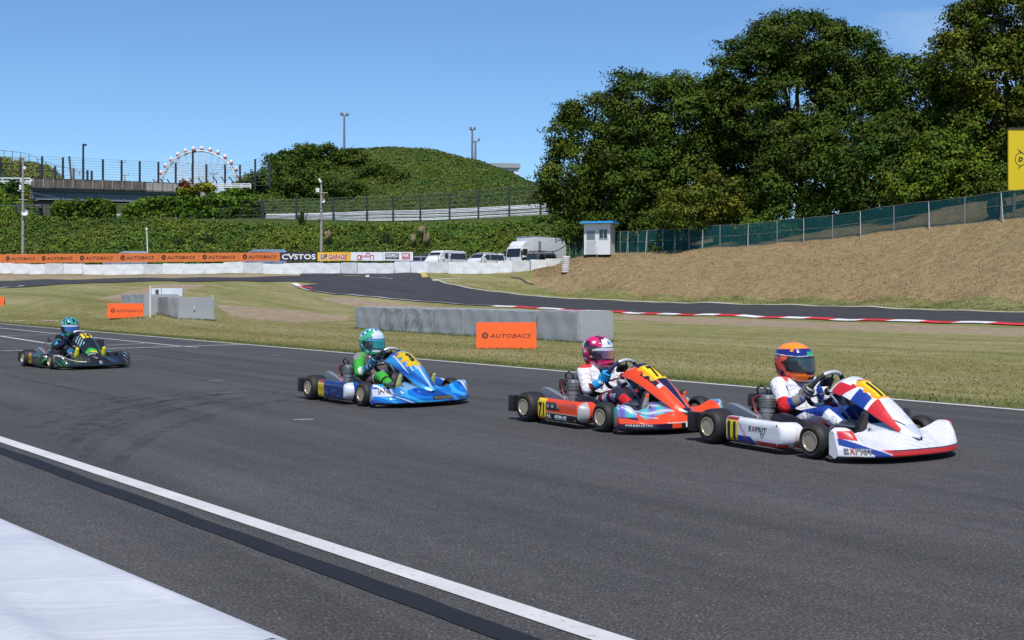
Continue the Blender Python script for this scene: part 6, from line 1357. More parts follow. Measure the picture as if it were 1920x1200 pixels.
# --- side pod
PX0, PX1, PZ0, PZ1, PR = -.345, .345, .048, .238, .10
def pod_pt(a, b, off=0.0):
    zz = PZ0 + (PZ1 - PZ0) * b; k = 2*b - 1; xe = PX1 - PR * (1 - math.sqrt(max(0, 1 - k*k*.96))); x = PX0 + (xe - PX0) * a
    y = .664 - .026 * abs(k)**6 - .085 * clamp((a - .88)/.12)**2.2 - .02*clamp((.03 - a)/.03)**2
    return (x, -(y + off), zz + .012*(1 - a) * 0)
def remesh(mb, voxel, smooth=4):
    me = bpy.data.meshes.new('r'); me.from_pydata(mb.v, [], mb.f); o = bpy.data.objects.new('r', me); COL.objects.link(o)
    m = o.modifiers.new('a', 'REMESH'); m.mode = 'VOXEL'; m.voxel_size = voxel; m2 = o.modifiers.new('b', 'SMOOTH'); m2.iterations = smooth; m2.factor = .5
    dg = bpy.context.evaluated_depsgraph_get(); r = bpy.data.meshes.new_from_object(o.evaluated_get(dg)); bpy.data.objects.remove(o); bpy.data.meshes.remove(me)
    v = np.empty(len(r.vertices)*3, np.float32); r.vertices.foreach_get('co', v); f = [tuple(p.vertices) for p in r.polygons]; bpy.data.meshes.remove(r); return v.reshape(-1, 3), f
def capsule(mb, p, r1, q, r2, n=14):
    p, q = Vector(p), Vector(q); d = q - p; L_ = d.length
    if L_ < 1e-5: return mb.ball(p, r1, n, 10)
    pr = [(r1*math.sin(rad(a)), -r1*math.cos(rad(a))) for a in (0, 20, 45, 70, 90)] + [(r2*math.cos(rad(a)), L_ + r2*math.sin(rad(a))) for a in (0, 20, 45, 70, 90)]
    pr[0] = (0.0005, pr[0][1]); pr[-1] = (0.0005, pr[-1][1]); T = Matrix.Translation(p) @ d.to_track_quat('Z', 'Y').to_matrix().to_4x4(); return mb.lathe(pr, n, T)
# --- driver figure (shared shape)
BON = []
def bone(nm, p, r1, q, r2): BON.append((nm, np.array(p, float), r1, np.array(q, float), r2))
for s_ in (-1, 1):
    bone('thigh', (-.14, s_*.10, .175), .092, (.285, s_*.205, .285), .066); bone('shin', (.285, s_*.205, .285), .064, (.555, s_*.215, .165), .044)
    bone('uarm', (-.275, s_*.175, .458), .070, (-.095, s_*.275, .315), .053); bone('farm', (-.095, s_*.275, .315), .052, (.005, s_*.195, .378), .038)
    bone('torso', (-.19, s_*.06, .18), .12, (-.27, s_*.055, .36), .125); bone('torso', (-.27, s_*.055, .36), .122, (-.285, s_*.075, .43), .105)
bone('shoulder', (-.28, -.165, .462), .070, (-.28, .165, .462), .070); bone('neck', (-.285, 0, .46), .075, (-.275, 0, .58), .058); bone('head', (-.275, 0, .62), .085, (-.27, 0, .68), .085)
mb = MB()
for nm, p, r1, q, r2 in BON: capsule(mb, p, r1, q, r2)
BODY_V, BODY_F = remesh(mb, .0066, 9)
_best = None; _d = []; _t = []
for nm, p, r1, q, r2 in BON:
    ab = q - p; t = np.clip(((BODY_V - p) @ ab) / (ab @ ab), 0, 1); dd = np.linalg.norm(BODY_V - (p + t[:, None]*ab), axis=1) - (r1 + (r2 - r1)*t); _d.append(dd); _t.append(t)
_d = np.array(_d); _t = np.array(_t); BODY_B = _d.argmin(0); BODY_T = _t[BODY_B, np.arange(len(BODY_V))]
RC, RR_ = Vector((.06, 0, .452)), .158; RE2 = Vector((.085, 0, .134)).normalized()
def ring(a): return RC + Vector((0, 1, 0)) * RR_*math.cos(a) + RE2 * RR_*math.sin(a)
def hand_mesh(s_):
    mb = MB(); a0 = math.pi - rad(-6) if s_ < 0 else rad(-6); C = ring(math.pi + rad(8)) if s_ < 0 else ring(rad(-8)); t = RE2.copy(); r = Vector((0, s_, 0)); n = Vector((-RE2.z, 0, RE2.x))
    P = lambda ph, R, o_: C + (r*math.cos(rad(ph)) + n*math.sin(rad(ph)))*R + t*o_
    for k, (o_, l_) in enumerate(((.033, -150), (.012, -168), (-.010, -160), (-.031, -140))):
        chain = [P(28, .040, o_), P(-20, .037, o_), P(-70, .033, o_), P(-115, .029, o_*.9), P(l_, .027, o_*.9)]; rr = [.0125, .0120, .0108, .0100, .0088]
        for i in range(4): capsule(mb, chain[i], rr[i], chain[i+1], rr[i+1], 10)
    ch = [P(55, .040, .018), P(82, .036, .036), P(115, .032, .042), P(150, .030, .040)]; rr = [.016, .0135, .012, .0105]
    for i in range(3): capsule(mb, ch[i], rr[i], ch[i+1], rr[i+1], 10)
    for ph in (15, 35, 58): capsule(mb, P(ph, .042, -.030), .017, P(ph, .042, .030), .017)
    wr = Vector((.005, s_*.195, .378)); capsule(mb, P(45, .046, -.02), .028, wr, .033); el = Vector((-.095, s_*.275, .315)); capsule(mb, wr, .037, wr.lerp(el, .38), .046); return remesh(mb, .0042, 3)
HANDS = {s_: hand_mesh(s_) for s_ in (-1, 1)}
def boot_mesh(s_):
    mb = MB(); y = s_*.215; capsule(mb, (.535, y, .185), .048, (.590, y, .135), .044); capsule(mb, (.590, y, .125), .038, (.640, y, .235), .040); capsule(mb, (.640, y, .235), .040, (.668, y, .315), .030); capsule(mb, (.515, y, .20), .050, (.545, y, .178), .050); return remesh(mb, .006, 3)
BOOTS = {s_: boot_mesh(s_) for s_ in (-1, 1)}
# --- helmet
HZ = [-.150, -.142, -.125, -.10, -.06, -.02, .02, .05, .08, .105, .125, .139, .147, .150]; HF = [.118, .140, .160, .168, .168, .160, .152, .146, .134, .114, .089, .060, .030, .001]; HB = [.070, .088, .105, .120, .138, .150, .155, .153, .143, .123, .096, .065, .032, .001]; HW = [.078, .090, .104, .114, .123, .127, .128, .126, .118, .102, .080, .054, .027, .001]
def helm_pt(az, z, off=0.0):
    """az degrees from straight ahead, positive to the left; z metres from the middle"""
    f, b, w_ = np.interp(z, HZ, HF), np.interp(z, HZ, HB), np.interp(z, HZ, HW); c, s = math.cos(rad(az)), math.sin(rad(az)); ex = f if c > 0 else b; e = 2.25
    k = (abs(c / max(ex, 1e-4))**e + abs(s / max(w_, 1e-4))**e)**(-1/e) + off; return (k*c, k*s, z)
def helm_z(b): return -.150 + .300 * (b*.55 + .45*(.5 - .5*math.cos(math.pi*b)))
def col_arr(V, F_, cols, name, mat, parent, smooth=True):
    mb = MB(); mb.v = [tuple(p) for p in V]; mb.f = F_; mb.m = [0]*len(F_); mb.c = cols; mb.hascol = True; return mb.build(name, mat, parent, smooth=70)

def build_person(S, loc, rotz, yaw):
    r = thing('person', S['plabel'], 'person', loc, rotz, 'kart drivers')
    cols = [S['suit'](BON[b][0], t, p) for b, t, p in zip(BODY_B, BODY_T, BODY_V)]; col_arr(BODY_V, BODY_F, cols, 'body', M_SUIT, r)
    for s_ in (-1, 1):
        V, F_ = HANDS[s_]; col_arr(V, F_, [S['glove'](p, s_) for p in V], 'glove', M_GLOVE, r); V, F_ = BOOTS[s_]; col_arr(V, F_, [S['boot'](p, s_) for p in V], 'boot', M_GLOVE, r)
    sc = S.get('hs', 1.04); T = Matrix.Translation((-.285, 0, .648)) @ Matrix.Rotation(rad(yaw), 4, 'Z') @ Matrix.Rotation(rad(S.get('pitch', 3)), 4, 'Y') @ Matrix.Scale(sc, 4)
    m = MB(); m.grid(lambda a, b: helm_pt(a*360 - 180, helm_z(b)), 260, 150, T, lambda a, b, p: S['helmet'](a*360 - 180, helm_z(b), p), True); h = m.build('helmet', M_HELM, r, smooth=60)
    def vz(a, b):
        k = abs(2*a - 1); lo, hi_ = -.066 + .026*clamp((k - .5)/.5)**2, .040 - .018*clamp((k - .55)/.45)**2; return lo + (hi_ - lo)*b
    VA = 78
    m = MB(); m.grid(lambda a, b: helm_pt((2*a - 1)*VA, vz(a, b), .0045), 60, 14, T, lambda a, b, p: S['visor'](a, b)); m.build('visor', M_VIS, h, smooth=60)
    m = MB(); edge = [helm_pt((2*a - 1)*VA, vz(a, 0), .004) for a in np.linspace(0, 1, 40)] + [helm_pt((2*a - 1)*VA, vz(a, 1), .004) for a in np.linspace(1, 0, 40)]; m.tube([T @ Vector(p) for p in edge], .0032, 5, True); m.build('visor_trim', M_DARK, h, smooth=60)
    for s_ in (-1, 1):
        m = MB(); p = T @ Vector(helm_pt(s_*84, -.004, .002)); m.lathe([(.0, -.004), (.022, -.004), (.022, .004), (.016, .008), (.0, .008)], 16, Matrix.Translation(p) @ T.to_3x3().normalized().to_4x4() @ Matrix.Rotation(rad(-90 * s_), 4, 'X')); m.build('visor_pivot', M_DARK, h, smooth=50)
    for q in range(2):
        m = MB(); m.grid(lambda a, b: helm_pt(-16 + 32*a + (0 if q == 0 else 180), .108 + .018*b - (.0 if q == 0 else .006), .002 + .007*math.sin(math.pi*a)*math.sin(math.pi*b)), 12, 6, T, lambda a, b, p: S['helmet'](a*32 - 16, .115, p)); m.build('vent', M_HELM, h, smooth=60)
    m = MB(); m.grid(lambda a, b: helm_pt(-14 + 28*a, -.128 + .022*b, .0035), 12, 4, T); m.build('chin_vent', M_DARK, h)
    m = MB(); T2 = Matrix.Translation((-.28, 0, .515)); m.lathe([(.085, -.028), (.100, -.020), (.102, .005), (.088, .020), (.070, .012)], 24, T2 @ Matrix.Scale(1.15, 4, (1, 0, 0))); m.build('neck_collar', S.get('collar', M_DARK), r, smooth=60); return r

def wheel(par, x, yo, wd, R, rr, side, label=None):
    """yo = outer face, measured outwards; side -1 right, +1 left"""
    T = Matrix.Translation((x, side*(yo - wd/2), R)) @ Matrix.Rotation(rad(-90*side), 4, 'X')      # local z points outwards
    h = wd/2; m = MB(); m.lathe([(rr, h - .022), (rr + .012, h - .006), (R*.78, h), (R - .022, h - .006), (R - .007, h - .020), (R - .001, h - .042), (R, 0), (R - .001, -h + .042), (R - .007, -h + .020), (R - .022, -h + .006), (R*.78, -h), (rr + .012, -h + .006), (rr, -h + .022)], 44, T, close=True)
    w_ = m.build('wheel', M_TYK, par, smooth=50)
    m = MB(); m.lathe([(rr + .004, h - .006), (rr + .006, h + .001), (rr - .002, h + .001), (rr - .007, h - .012), (rr - .009, h - .045), (rr - .013, h - wd*.55)], 32, T)
    m2 = MB(); m2.lathe([(rr - .010, h - wd*.54), (.032, h - wd*.60), (.028, h - wd*.50), (.0, h - wd*.50)], 24, T); m2.build('rim_shade_disc', M_DARK, w_, smooth=45); m.lathe([(rr - .004, -h + .01), (rr - .012, -h + .05), (.0, -h + .055)], 24, T); m.build('rim', M_GOLD, w_, smooth=45)  # dark disc paints in the shadow inside the rim dish
    m = MB(); m.lathe([(.024, h - wd*.6), (.024, h - wd*.50), (.014, h - wd*.46), (.0, h - wd*.46)], 6, T)
    for k in range(3): m.lathe([(.006, h - wd*.62), (.006, h - wd*.55), (0, h - wd*.55)], 6, T @ Matrix.Translation((.045*math.cos(k*2.1), .045*math.sin(k*2.1), 0)))
    m.build('hub', M_STL, w_)
    if side < 0:
        v, f = text2d('DUNLOP', .0, 0, 1.0); k = v[:, 0].max(); ra, rb = R*.72, R*.82
        for st in (2.05,):
            m = MB(); m.add([T @ Vector(((ra + (rb - ra)*b)*math.cos(st - .95*a/k), (ra + (rb - ra)*b)*math.sin(st - .95*a/k) * 1, h + .0008)) for a, b in v], f); m.build('tyre_lettering', M_YT, w_)
    return w_

def build_kart(S, loc, rotz):
    r = thing('racing_kart', S['label'], 'kart', loc, rotz, 'racing karts on the straight'); MP = S.get('mat', M_PAINT)
    fc = paint('frame_%s' % S['key'], S['frame'], .4, var=.05)
    for sd in (-1, 1):
        wheel(r, -.53, .69, .205, .139, .070, sd); wheel(r, .52, .61, .130, .130, .067, sd)
    # frame rails, floor, axle, bumpers
    m = MB(); rt = .016
    for sd in (-1, 1): m.tube([(-.62, sd*.31, .065), (-.15, sd*.34, .062), (.25, sd*.29, .062), (.62, sd*.20, .066), (.72, sd*.16, .07)], rt, 8)
    for x in (-.53, -.2, .25, .62): m.tube([(x, -.32 + (.1 if x > .5 else 0), .064), (x, .32 - (.1 if x > .5 else 0), .064)], rt, 8)
    for sd in (-1, 1): m.tube([(-.28, sd*.34, .07), (-.26, sd*.56, .075), (.30, sd*.56, .075), (.34, sd*.30, .07)], .014, 8); m.tube([(.52, sd*.22, .07), (.52, sd*.40, .11)], .018, 8)
    m.build('frame', fc, r, smooth=60)
    m = MB(); m.box((.36, 0, .046), (.72, .50, .006)); m.build('floor_tray', fc if S['key'] in ('11', '3') else M_DARK, r)
    m = MB(); m.tube([(-.53, -.60, .139), (-.53, .60, .139)], .024, 12); m.build('rear_axle', M_STL, r, smooth=60)
    m = MB(); m.lathe([(.075, -.006), (.095, -.006), (.095, .006), (.075, .006)], 32, Matrix.Translation((-.53, -.40, .139)) @ Matrix.Rotation(rad(90), 4, 'X'), close=True); m.build('sprocket', M_STL, r)
    m = MB(); m.lathe([(.035, -.006), (.10, -.006), (.10, .006), (.035, .006)], 32, Matrix.Translation((-.53, .22, .139)) @ Matrix.Rotation(rad(90), 4, 'X'), close=True); m.build('brake_disc', M_STL, r)
    m = MB()
    m.grid(lambda a, b: ( -.745 + .045*math.cos(2*math.pi*b)*(1 if abs(2*a-1) < .97 else .6) - .0, (2*a - 1)*.665, .155 + .075*math.copysign(abs(math.sin(2*math.pi*b))**.6, math.sin(2*math.pi*b)) ), 30, 21)
    m.box((-.745, -.650, .158), (.088, .07, .155), .018); m.box((-.745, .650, .158), (.088, .07, .155), .018); m.build('rear_bumper', M_DARK, r, smooth=50)
    # fairing
    m = MB(); m.grid(nose_pt, 280, 90, None, lambda a, b, p: S['nose'](a*2 - 1, b, p)); n0 = len(m.v)
    for e in (0, 1):
        ring_ = [nose_pt(e, b) for b in np.linspace(0, 1, 30)[:-1]]; m.add(ring_, [tuple(range(len(ring_))) if e == 0 else tuple(range(len(ring_)-1, -1, -1))], None, [S['nose'](e*2 - 1, .3, p) for p in ring_])
    ns = m.build('nose_fairing', MP, r, smooth=42)
    m = MB(); m.grid(lambda a, b: nas_pt(a, 2*b - 1), 170, 100, None, lambda a, b, p: S['nassau'](a, 2*b - 1)); fp = m.build('front_panel', MP, r, smooth=50)
    m = MB(); m.grid(lambda a, b: nas_pt(a, (2*b - 1)*.99, -.008), 40, 24, flip=True); m.build('panel_lining', M_INNER, fp, smooth=50)
    for tx in S['ntext']: nassau_text(fp, *tx)
    m = MB(); m.tube([(.30, -.10, .47), (.45, -.08, .30), (.62, -.08, .09)], .010, 6); m.tube([(.30, .10, .47), (.45, .08, .30), (.62, .08, .09)], .010, 6); m.tube([(.31, -.10, .47), (.31, .10, .47)], .010, 6); m.build('panel_bracket', M_DARK, r, smooth=60)
    for tx in S['nosetext']: nose_text(ns, *tx)
    # side pods
    for sd in (-1, 1):
        T = Matrix.Scale(-1, 4, (0, 1, 0)) if sd > 0 else None; m = MB()
        m.grid(lambda a, b: pod_pt(a, b), 150, 48, T, lambda a, b, p: S['pod'](a, b, p), flip=(sd > 0)); edge = [pod_pt(a, 1) for a in np.linspace(0, 1, 30)] + [pod_pt(1, b) for b in np.linspace(1, 0, 16)][1:] + [pod_pt(a, 0) for a in np.linspace(1, 0, 30)][1:] + [pod_pt(0, b) for b in np.linspace(0, 1, 10)][1:-1]
        n = len(edge); vs = list(edge) + [(x - .004*0, y + .035, z + (.006 if z > .14 else -.006)*0) for x, y, z in edge] + [(x*.97, y + .13, .143 + (z - .143)*.86) for x, y, z in edge]
        fs = [(i, (i+1) % n, n + (i+1) % n, n + i) for i in range(n)] + [(n+i, n+(i+1) % n, 2*n+(i+1) % n, 2*n+i) for i in range(n)] + [tuple(range(2*n, 3*n))]
        if sd > 0: fs = [f[::-1] for f in fs]
        m.add(vs, fs, T, [S['podedge']]*len(vs)); pd = m.build('side_pod', MP, r, smooth=42)
        for bx_, bz_ in ((-.31, .075), (-.31, .222), (.23, .075), (.23, .215)):
            m = MB(); q = pod_pt((bx_ - PX0)/(PX1 - PX0 - .04), (bz_ - PZ0)/(PZ1 - PZ0), .001); m.lathe([(.008, 0), (.008, .003), (.004, .005), (0, .005)], 8, Matrix.Translation((q[0], q[1] * -sd, q[2])) @ Matrix.Rotation(rad(-90*sd), 4, 'X')); m.build('bolt', M_STL, pd)
        if sd < 0:
            for tx in S['ptext']: pod_text(pd, *tx)
    # seat, tank, steering, pedals
    def seat(a, b):
        t = 2*a - 1; z0 = .075 + .055*abs(t)**2.2; P = [(.06, z0 + .075*abs(t)), (-.08, z0 - .005 + .07*t*t), (-.22, z0 + .02 + .06*t*t), (-.33, z0 + .10), (-.395, z0 + .24), (-.43, z0 + .35)]; q = b*5; i = min(4, int(q)); f_ = q - i; x = P[i][0] + (P[i+1][0]-P[i][0])*f_; z = P[i][1] + (P[i+1][1]-P[i][1])*f_; wv = .19 + .015*math.sin(b*3.1); return (x + .10*abs(t)**3*(b > .5)*(b - .5)*2, t*wv, z + (.13*abs(t)**3)*(1 - abs(b - .45)*.9))
    m = MB(); m.grid(seat, 24, 26); m.grid(lambda a, b: tuple(Vector(seat(a, b)) + Vector((-.008, .008*(2*a-1), -.008))), 24, 26, flip=True); m.build('seat', M_SEAT, r, smooth=60)
    m = MB(); m.tube([tuple(ring(a)) for a in np.linspace(rad(58), rad(122), 20)], .0165, 10); sw = m.build('steering_wheel', M_SILV, r, smooth=60)
    gm = paint('grip_%s' % S['key'], S.get('grip', (.02, .022, .026)), .7)
    m = MB(); m.tube([tuple(ring(a)) for a in np.linspace(rad(122), rad(248), 30)], .0185, 10); m.build('grip', gm, sw, smooth=60); m = MB(); m.tube([tuple(ring(a)) for a in np.linspace(rad(58), rad(-68), 30)], .0185, 10); m.build('grip', gm, sw, smooth=60); m = MB(); m.tube([tuple(ring(a)) for a in np.linspace(rad(248), rad(292), 14)], .0165, 10); m.build('lower_rim', M_SILV, sw, smooth=60)
    m = MB()
    for a in (90, 210, 330): m.tube([tuple(ring(rad(a))), tuple(RC.lerp(ring(rad(a)), .15) + Vector((.03, 0, -.02)))], .008, 6)
    m.ball(tuple(RC + Vector((.03, 0, -.02))), .032, 12, 8); m.build('spokes', M_DARK, sw, smooth=60)
    m = MB(); m.box(tuple(RC + Vector((.015, 0, .055))), (.035, .11, .07), .008, R=Matrix.Rotation(rad(30), 3, 'Y')); m.build('dash_display', M_DARK, sw)
    m = MB(); m.tube([tuple(RC + Vector((.03, 0, -.02))), (.50, 0, .09)], .011, 8); m.build('steering_column', M_STL, r, smooth=60)
    m = MB(); m.tube([(.50, 0, .09), (.47, -.40, .11)], .008, 6); m.build('tie_rod', M_STL, r); m = MB(); m.tube([(.50, 0, .09), (.47, .40, .11)], .008, 6); m.build('tie_rod', M_STL, r)
    for sd in (-1, 1): m = MB(); m.tube([(.66, sd*.14, .07), (.70, sd*.15, .20), (.705, sd*.21, .215)], .009, 6); m.build('pedal', M_STL, r, smooth=60)
    m = MB(); m.box((.24, 0, .145), (.24, .17, .17), .03); m.build('fuel_tank', paint('tank_plastic', (.30, .29, .27), .5), r, smooth=50)
    m = MB(); m.tube([(.40, -.30, .08), (.42, -.30, .20), (.44, -.26, .225), (.60, -.24, .22)], .011, 8); m.build('leg_rail', M_STL, r, smooth=60)
    # engine on the right side
    eng = MB(); T = Matrix.Translation((-.215, -.345, .10)); eng.box((-.215, -.335, .13), (.17, .14, .12), .02); eng.lathe([(.052, .07), (.052, .16), (.058, .165), (.058, .20), (.05, .205)], 24, T); e_ = eng.build('engine', M_ALU, r, smooth=40)
    m = MB(); pr = []
    for k in range(6): z = .205 + k*.0125; pr += [(.046, z), (.066, z + .001), (.066, z + .006), (.046, z + .0075)]
    m.lathe(pr + [(.05, .285), (.035, .298), (.0, .300)], 28, T); m.build('cylinder_head', M_ALU, e_, smooth=35)
    m = MB(); m.lathe([(.012, .29), (.012, .33), (.008, .345), (0, .345)], 10, T); m.build('spark_plug', M_DARK, e_)
    m = MB(); m.tube([(-.215, -.345, .435), (-.26, -.36, .47), (-.34, -.34, .44), (-.38, -.28, .33), (-.36, -.25, .2)], .0075, 6); m.build('ignition_lead', M_RUB, e_, smooth=60)
    m = MB(); m.tube([(-.225, -.40, .40), (-.30, -.42, .37), (-.27, -.42, .28), (-.20, -.42, .20), (-.17, -.40, .13)], .008, 6); m.build('hose', M_REDH, e_, smooth=60)
    m = MB(); m.lathe([(.030, -.05), (.034, -.03), (.034, .03), (.026, .05)], 14, Matrix.Translation((-.31, -.34, .235)) @ Matrix.Rotation(rad(90), 4, 'Y')); m.box((-.31, -.34, .19), (.05, .06, .06), .01); m.build('carburettor', M_ALU, e_, smooth=40)
    m = MB(); m.box((-.42, -.20, .335), (.17, .21, .115), .04); m.tube([(-.42, -.28, .33), (-.36, -.34, .26)], .035, 10); m.build('air_box', M_DARK, e_, smooth=50)
    m = MB(); m.tube([(-.14, -.345, .22), (-.06, -.37, .235), (.02, -.40, .232), (.12, -.43, .222), (.26, -.45, .205), (.34, -.45, .195)], [.026, .034, .052, .058, .050, .022], 14); m.build('exhaust', paint('exhaust_black', (.016, .015, .015), .38, metal=.3), e_, smooth=60)
    m = MB(); m.prism([(-.615, .15), (-.615, .262), (-.59, .298), (-.55, .312), (-.49, .308), (-.215, .238), (-.205, .150)], -.445, -.385); g = m.build('chain_guard', M_GRYP, r, smooth=30)
    bm = bmesh.new(); bm.from_mesh(g.data); bmesh.ops.bevel(bm, geom=list(bm.edges), offset=.006, segments=2, affect='EDGES'); bm.to_mesh(g.data); bm.free()
    m = MB(); m.tube([(-.16, -.36, .14), (-.10, -.36, .15), (-.02, -.34, .13)], .010, 6); m.tube([(-.25, -.30, .12), (-.1, -.25, .1)], .012, 6); m.build('engine_mount', M_STL, r)
    # radiator on the left
    m = MB(); m.box((-.12, .42, .26), (.06, .20, .34), .01, R=Matrix.Rotation(rad(-18), 3, 'Y')); m.build('radiator', M_DARK, r)
    return r
def nassau_text(par, s, s0, w0, w1, hs, col, bold=.05):
    v, f = text2d(s, bold, 0, 1.0); k = v[:, 0].max(); m = MB(); vs = []
    # cut into strips so that the lettering follows the curve
    for a, b in v: vs.append(nas_pt(s0 - hs*b, w0 + (w1 - w0)*a/k, .0045))
    m.add(vs, f); m.build('lettering', paint('ink_%d_%d_%d' % tuple(int(q*999) for q in col), col, .5), par)
def nose_text(par, s, t0, t1, b0, b1, col, bold=.03, shear=0.0):
    v, f = text2d(s, bold, shear, 1.05); k = v[:, 0].max(); m = MB(); vs = []
    for a, b in v:
        p = nose_pt((t0 + (t1 - t0)*a/k + 1)/2, b0 + (b1 - b0)*b); vs.append((p[0] + .004, p[1] + (-.003 if t0 < -.6 else 0), p[2] + .002))
    m.add(vs, f); m.build('lettering', paint('ink_%d_%d_%d' % tuple(int(q*999) for q in col), col, .5), par)
def pod_text(par, s, x0, x1, z0, z1, col, bold=.03, shear=0.0):
    v, f = text2d(s, bold, shear, 1.03); k = v[:, 0].max(); m = MB(); vs = []
    for a, b in v:
        x, z = x0 + (x1 - x0)*a/k, z0 + (z1 - z0)*b; bb = (z - PZ0)/(PZ1 - PZ0); kk = 2*bb - 1; xe = PX1 - PR*(1 - math.sqrt(max(0, 1 - kk*kk*.96))); vs.append(pod_pt((x - PX0)/(xe - PX0), bb, .003))
    m.add(vs, f); m.build('lettering', paint('ink_%d_%d_%d' % tuple(int(q*999) for q in col), col, .5), par)
def seg(x, a, b): return a <= x <= b
# ------------------------------------------------------------------ kart 11: white, red and blue
def n11(t, b, p):
    x, y, z = p; far = t > .80
    if b > .91 or b < .04: return BK
    if far: return RED if (z > .205 and t > .88) else (BLU if z < .12 and t > .9 else (WHT if not hexpat(y, z, 60) else WH2))
    k = (t + 1) / .52
    if k < 1.0:
        if k < .40 and z > .178 - .05*k: return RED if .05 < k < .36 and z < .228 else WHT
        up, lo = .190 - .125*k, .135 - .11*k
        if abs(z - up) < .004: return WHT
        if lo < z < up and k > .03: return BLU
        if z <= lo and k < .62: return WHT if not (z < .058 and k < .4 and k > .2) else RED
        if z < .10 and k > .62: return BLU if z < .10 - .06*(k - .62) and k < .92 else RED
    if z < .094: return RED
    if z < .099: return NAV
    vv = abs(t) - .34*clamp((.965 - x)/.24)
    if abs(vv) < .014 and .82 < x < .945: return NAV
    if vv < 0: return (.50, .52, .58)
    return WHT if not hexpat(x + y*.5, y, 70) else WH2
def a11(s, w_):
    if s > .86: return (.48, .50, .56)
    if seg(s, .25, .53) and abs(w_ - .10) < .62 - .25*abs(s - .39) + .06*math.sin(s*70):
        return YEL if abs(w_ - .10) < .38 and seg(s, .27, .50) else AMB
    if .235 < s < .262 and abs(w_ - .1) < .45: return (.35, .03, .02)
    if w_ < -.52 and seg(s, .09, .29) and (-w_ - .52) < .9*(1 - abs(s - .17)/.14): return RED if not (w_ > -.62 and s < .24) else WHT
    if seg(s, .33, .485) and w_ < -.52: return BLU
    if w_ < -.40 and seg(s, .485, .515): return WHT
    if s > .515 and s < .86 and -w_ > .34 + .9*(s - .515)*1.5: return RED
    if s > .74 and abs(abs(w_) - (.75 - 2.6*(s - .74))) < .05 and s < .95: return NAV
    if s > .52 and abs(w_) < .55 - .6*(s - .52): return WHT if not hexpat(s*.9, w_*.14, 75) else WH2
    return (.60, .62, .66) if s < .2 else WHT
def p11(a, b, p):
    x, y, z = p
    if x < -.325 or a > .985: return WHT
    if x < -.198: return (.30, .02, .015) if z > .215 else (YEL if z > .064 else BK)
    if z < .105 and x < -.005 + (.105 - z)*.9 - .0: 
        if x < .02 - (z - .05)*1.2: return BLU if not seg((x + .19) + (z - .06)*.6, .10, .108) else RED
    if z < .082 and x < .315: return RED if x > .035 - (z - .05)*1.2 else WHT
    for o_ in (.0, .018):
        if abs((x + .195 - o_) - (.205 - z)*.8) < .004 and z > .10: return RED
    if x < -.10 or (z < .115 and x > .0): return WHT if not hexpat(x + z, z, 75) else WH2
    return WHT
def s11(bn, t, p):
    x, y, z = p; near = y < 0
    if bn == 'head' or bn == 'neck': return (.06, .06, .07)
    if bn == 'shoulder': return (.62, .10, .09) if z > .50 and abs(y) > .08 and abs(y) < .16 else (BLU if x > -.255 and .07 < abs(y) < .13 else WHT)
    if bn == 'uarm': return BLU if x > -.19 - (.46 - z)*0 and abs(y) < .185 else (WHT if t < .78 else RED)
    if bn == 'farm': return RED if t < .30 else BLU
    if bn == 'torso':
        if z < .25: return BLU
        if abs(y) > .125: return BLU if z < .33 else WHT
        if x > -.26 and .388 < z < .405 and abs(y) < .10 and math.sin(y*230) > -.3: return (.16, .16, .19)
        if x > -.26 and .345 < z < .357 and -.10 < y < -.02 and math.sin(y*300) > 0: return (.40, .05, .06)
        return WHT
    if bn == 'thigh': return WHT if (abs(y) > .205 + .0*t and z < .29 - .02*t) else BLU
    if bn == 'shin': return WHT if (abs(y) > .225 and t < .6) else (BLU if t < .62 else (.04, .04, .06))
    return WHT
def h11(a, z, p):
    A = abs(a); R1 = (.76, .065, .032); DP = (.045, .012, .04)
    if z > .098 + .012*math.cos(rad(a)) - (.02 if 62 < A < 74 else 0): return (.92, .27, .012)
    if A < 15 and seg(z, .058, .085): return (.01, .42, .10)
    line = .052 - .0002*(A - 20) + .028*clamp((A - 50)/100)
    if z > line + .004: return (.014, .018, .17)
    if z > line: return (.62, .64, .70)
    if A < 62 and z < -.072: return (.90, .17, .012) if not (A < 20 and z > -.090) else (.02, .02, .15)
    if A < 84: return BK if z > -.07 else R1
    q = math.sin(a*.11 + z*60) + .6*math.sin(a*.06 - z*95)
    if z < -.035 - .0004*(A - 84): return DP if q > -.25 else (.60, .10, .06)
    return DP if q > .75 or A > 165 else R1
def v11(a, b): return (.030, .075, .075) if b > .76 else (.045, .052, .060)
def gl11(p, s_): return (.20, .185, .17) if p[0] < .045 else ((.05, .05, .05) if math.sin(p[0]*190 + p[2]*140) > -.2 else (.38, .36, .33))
def bt11(p, s_): return (.022, .022, .026) if p[0] - .35*(p[2] - .2) < .65 else (.05, .045, .04)
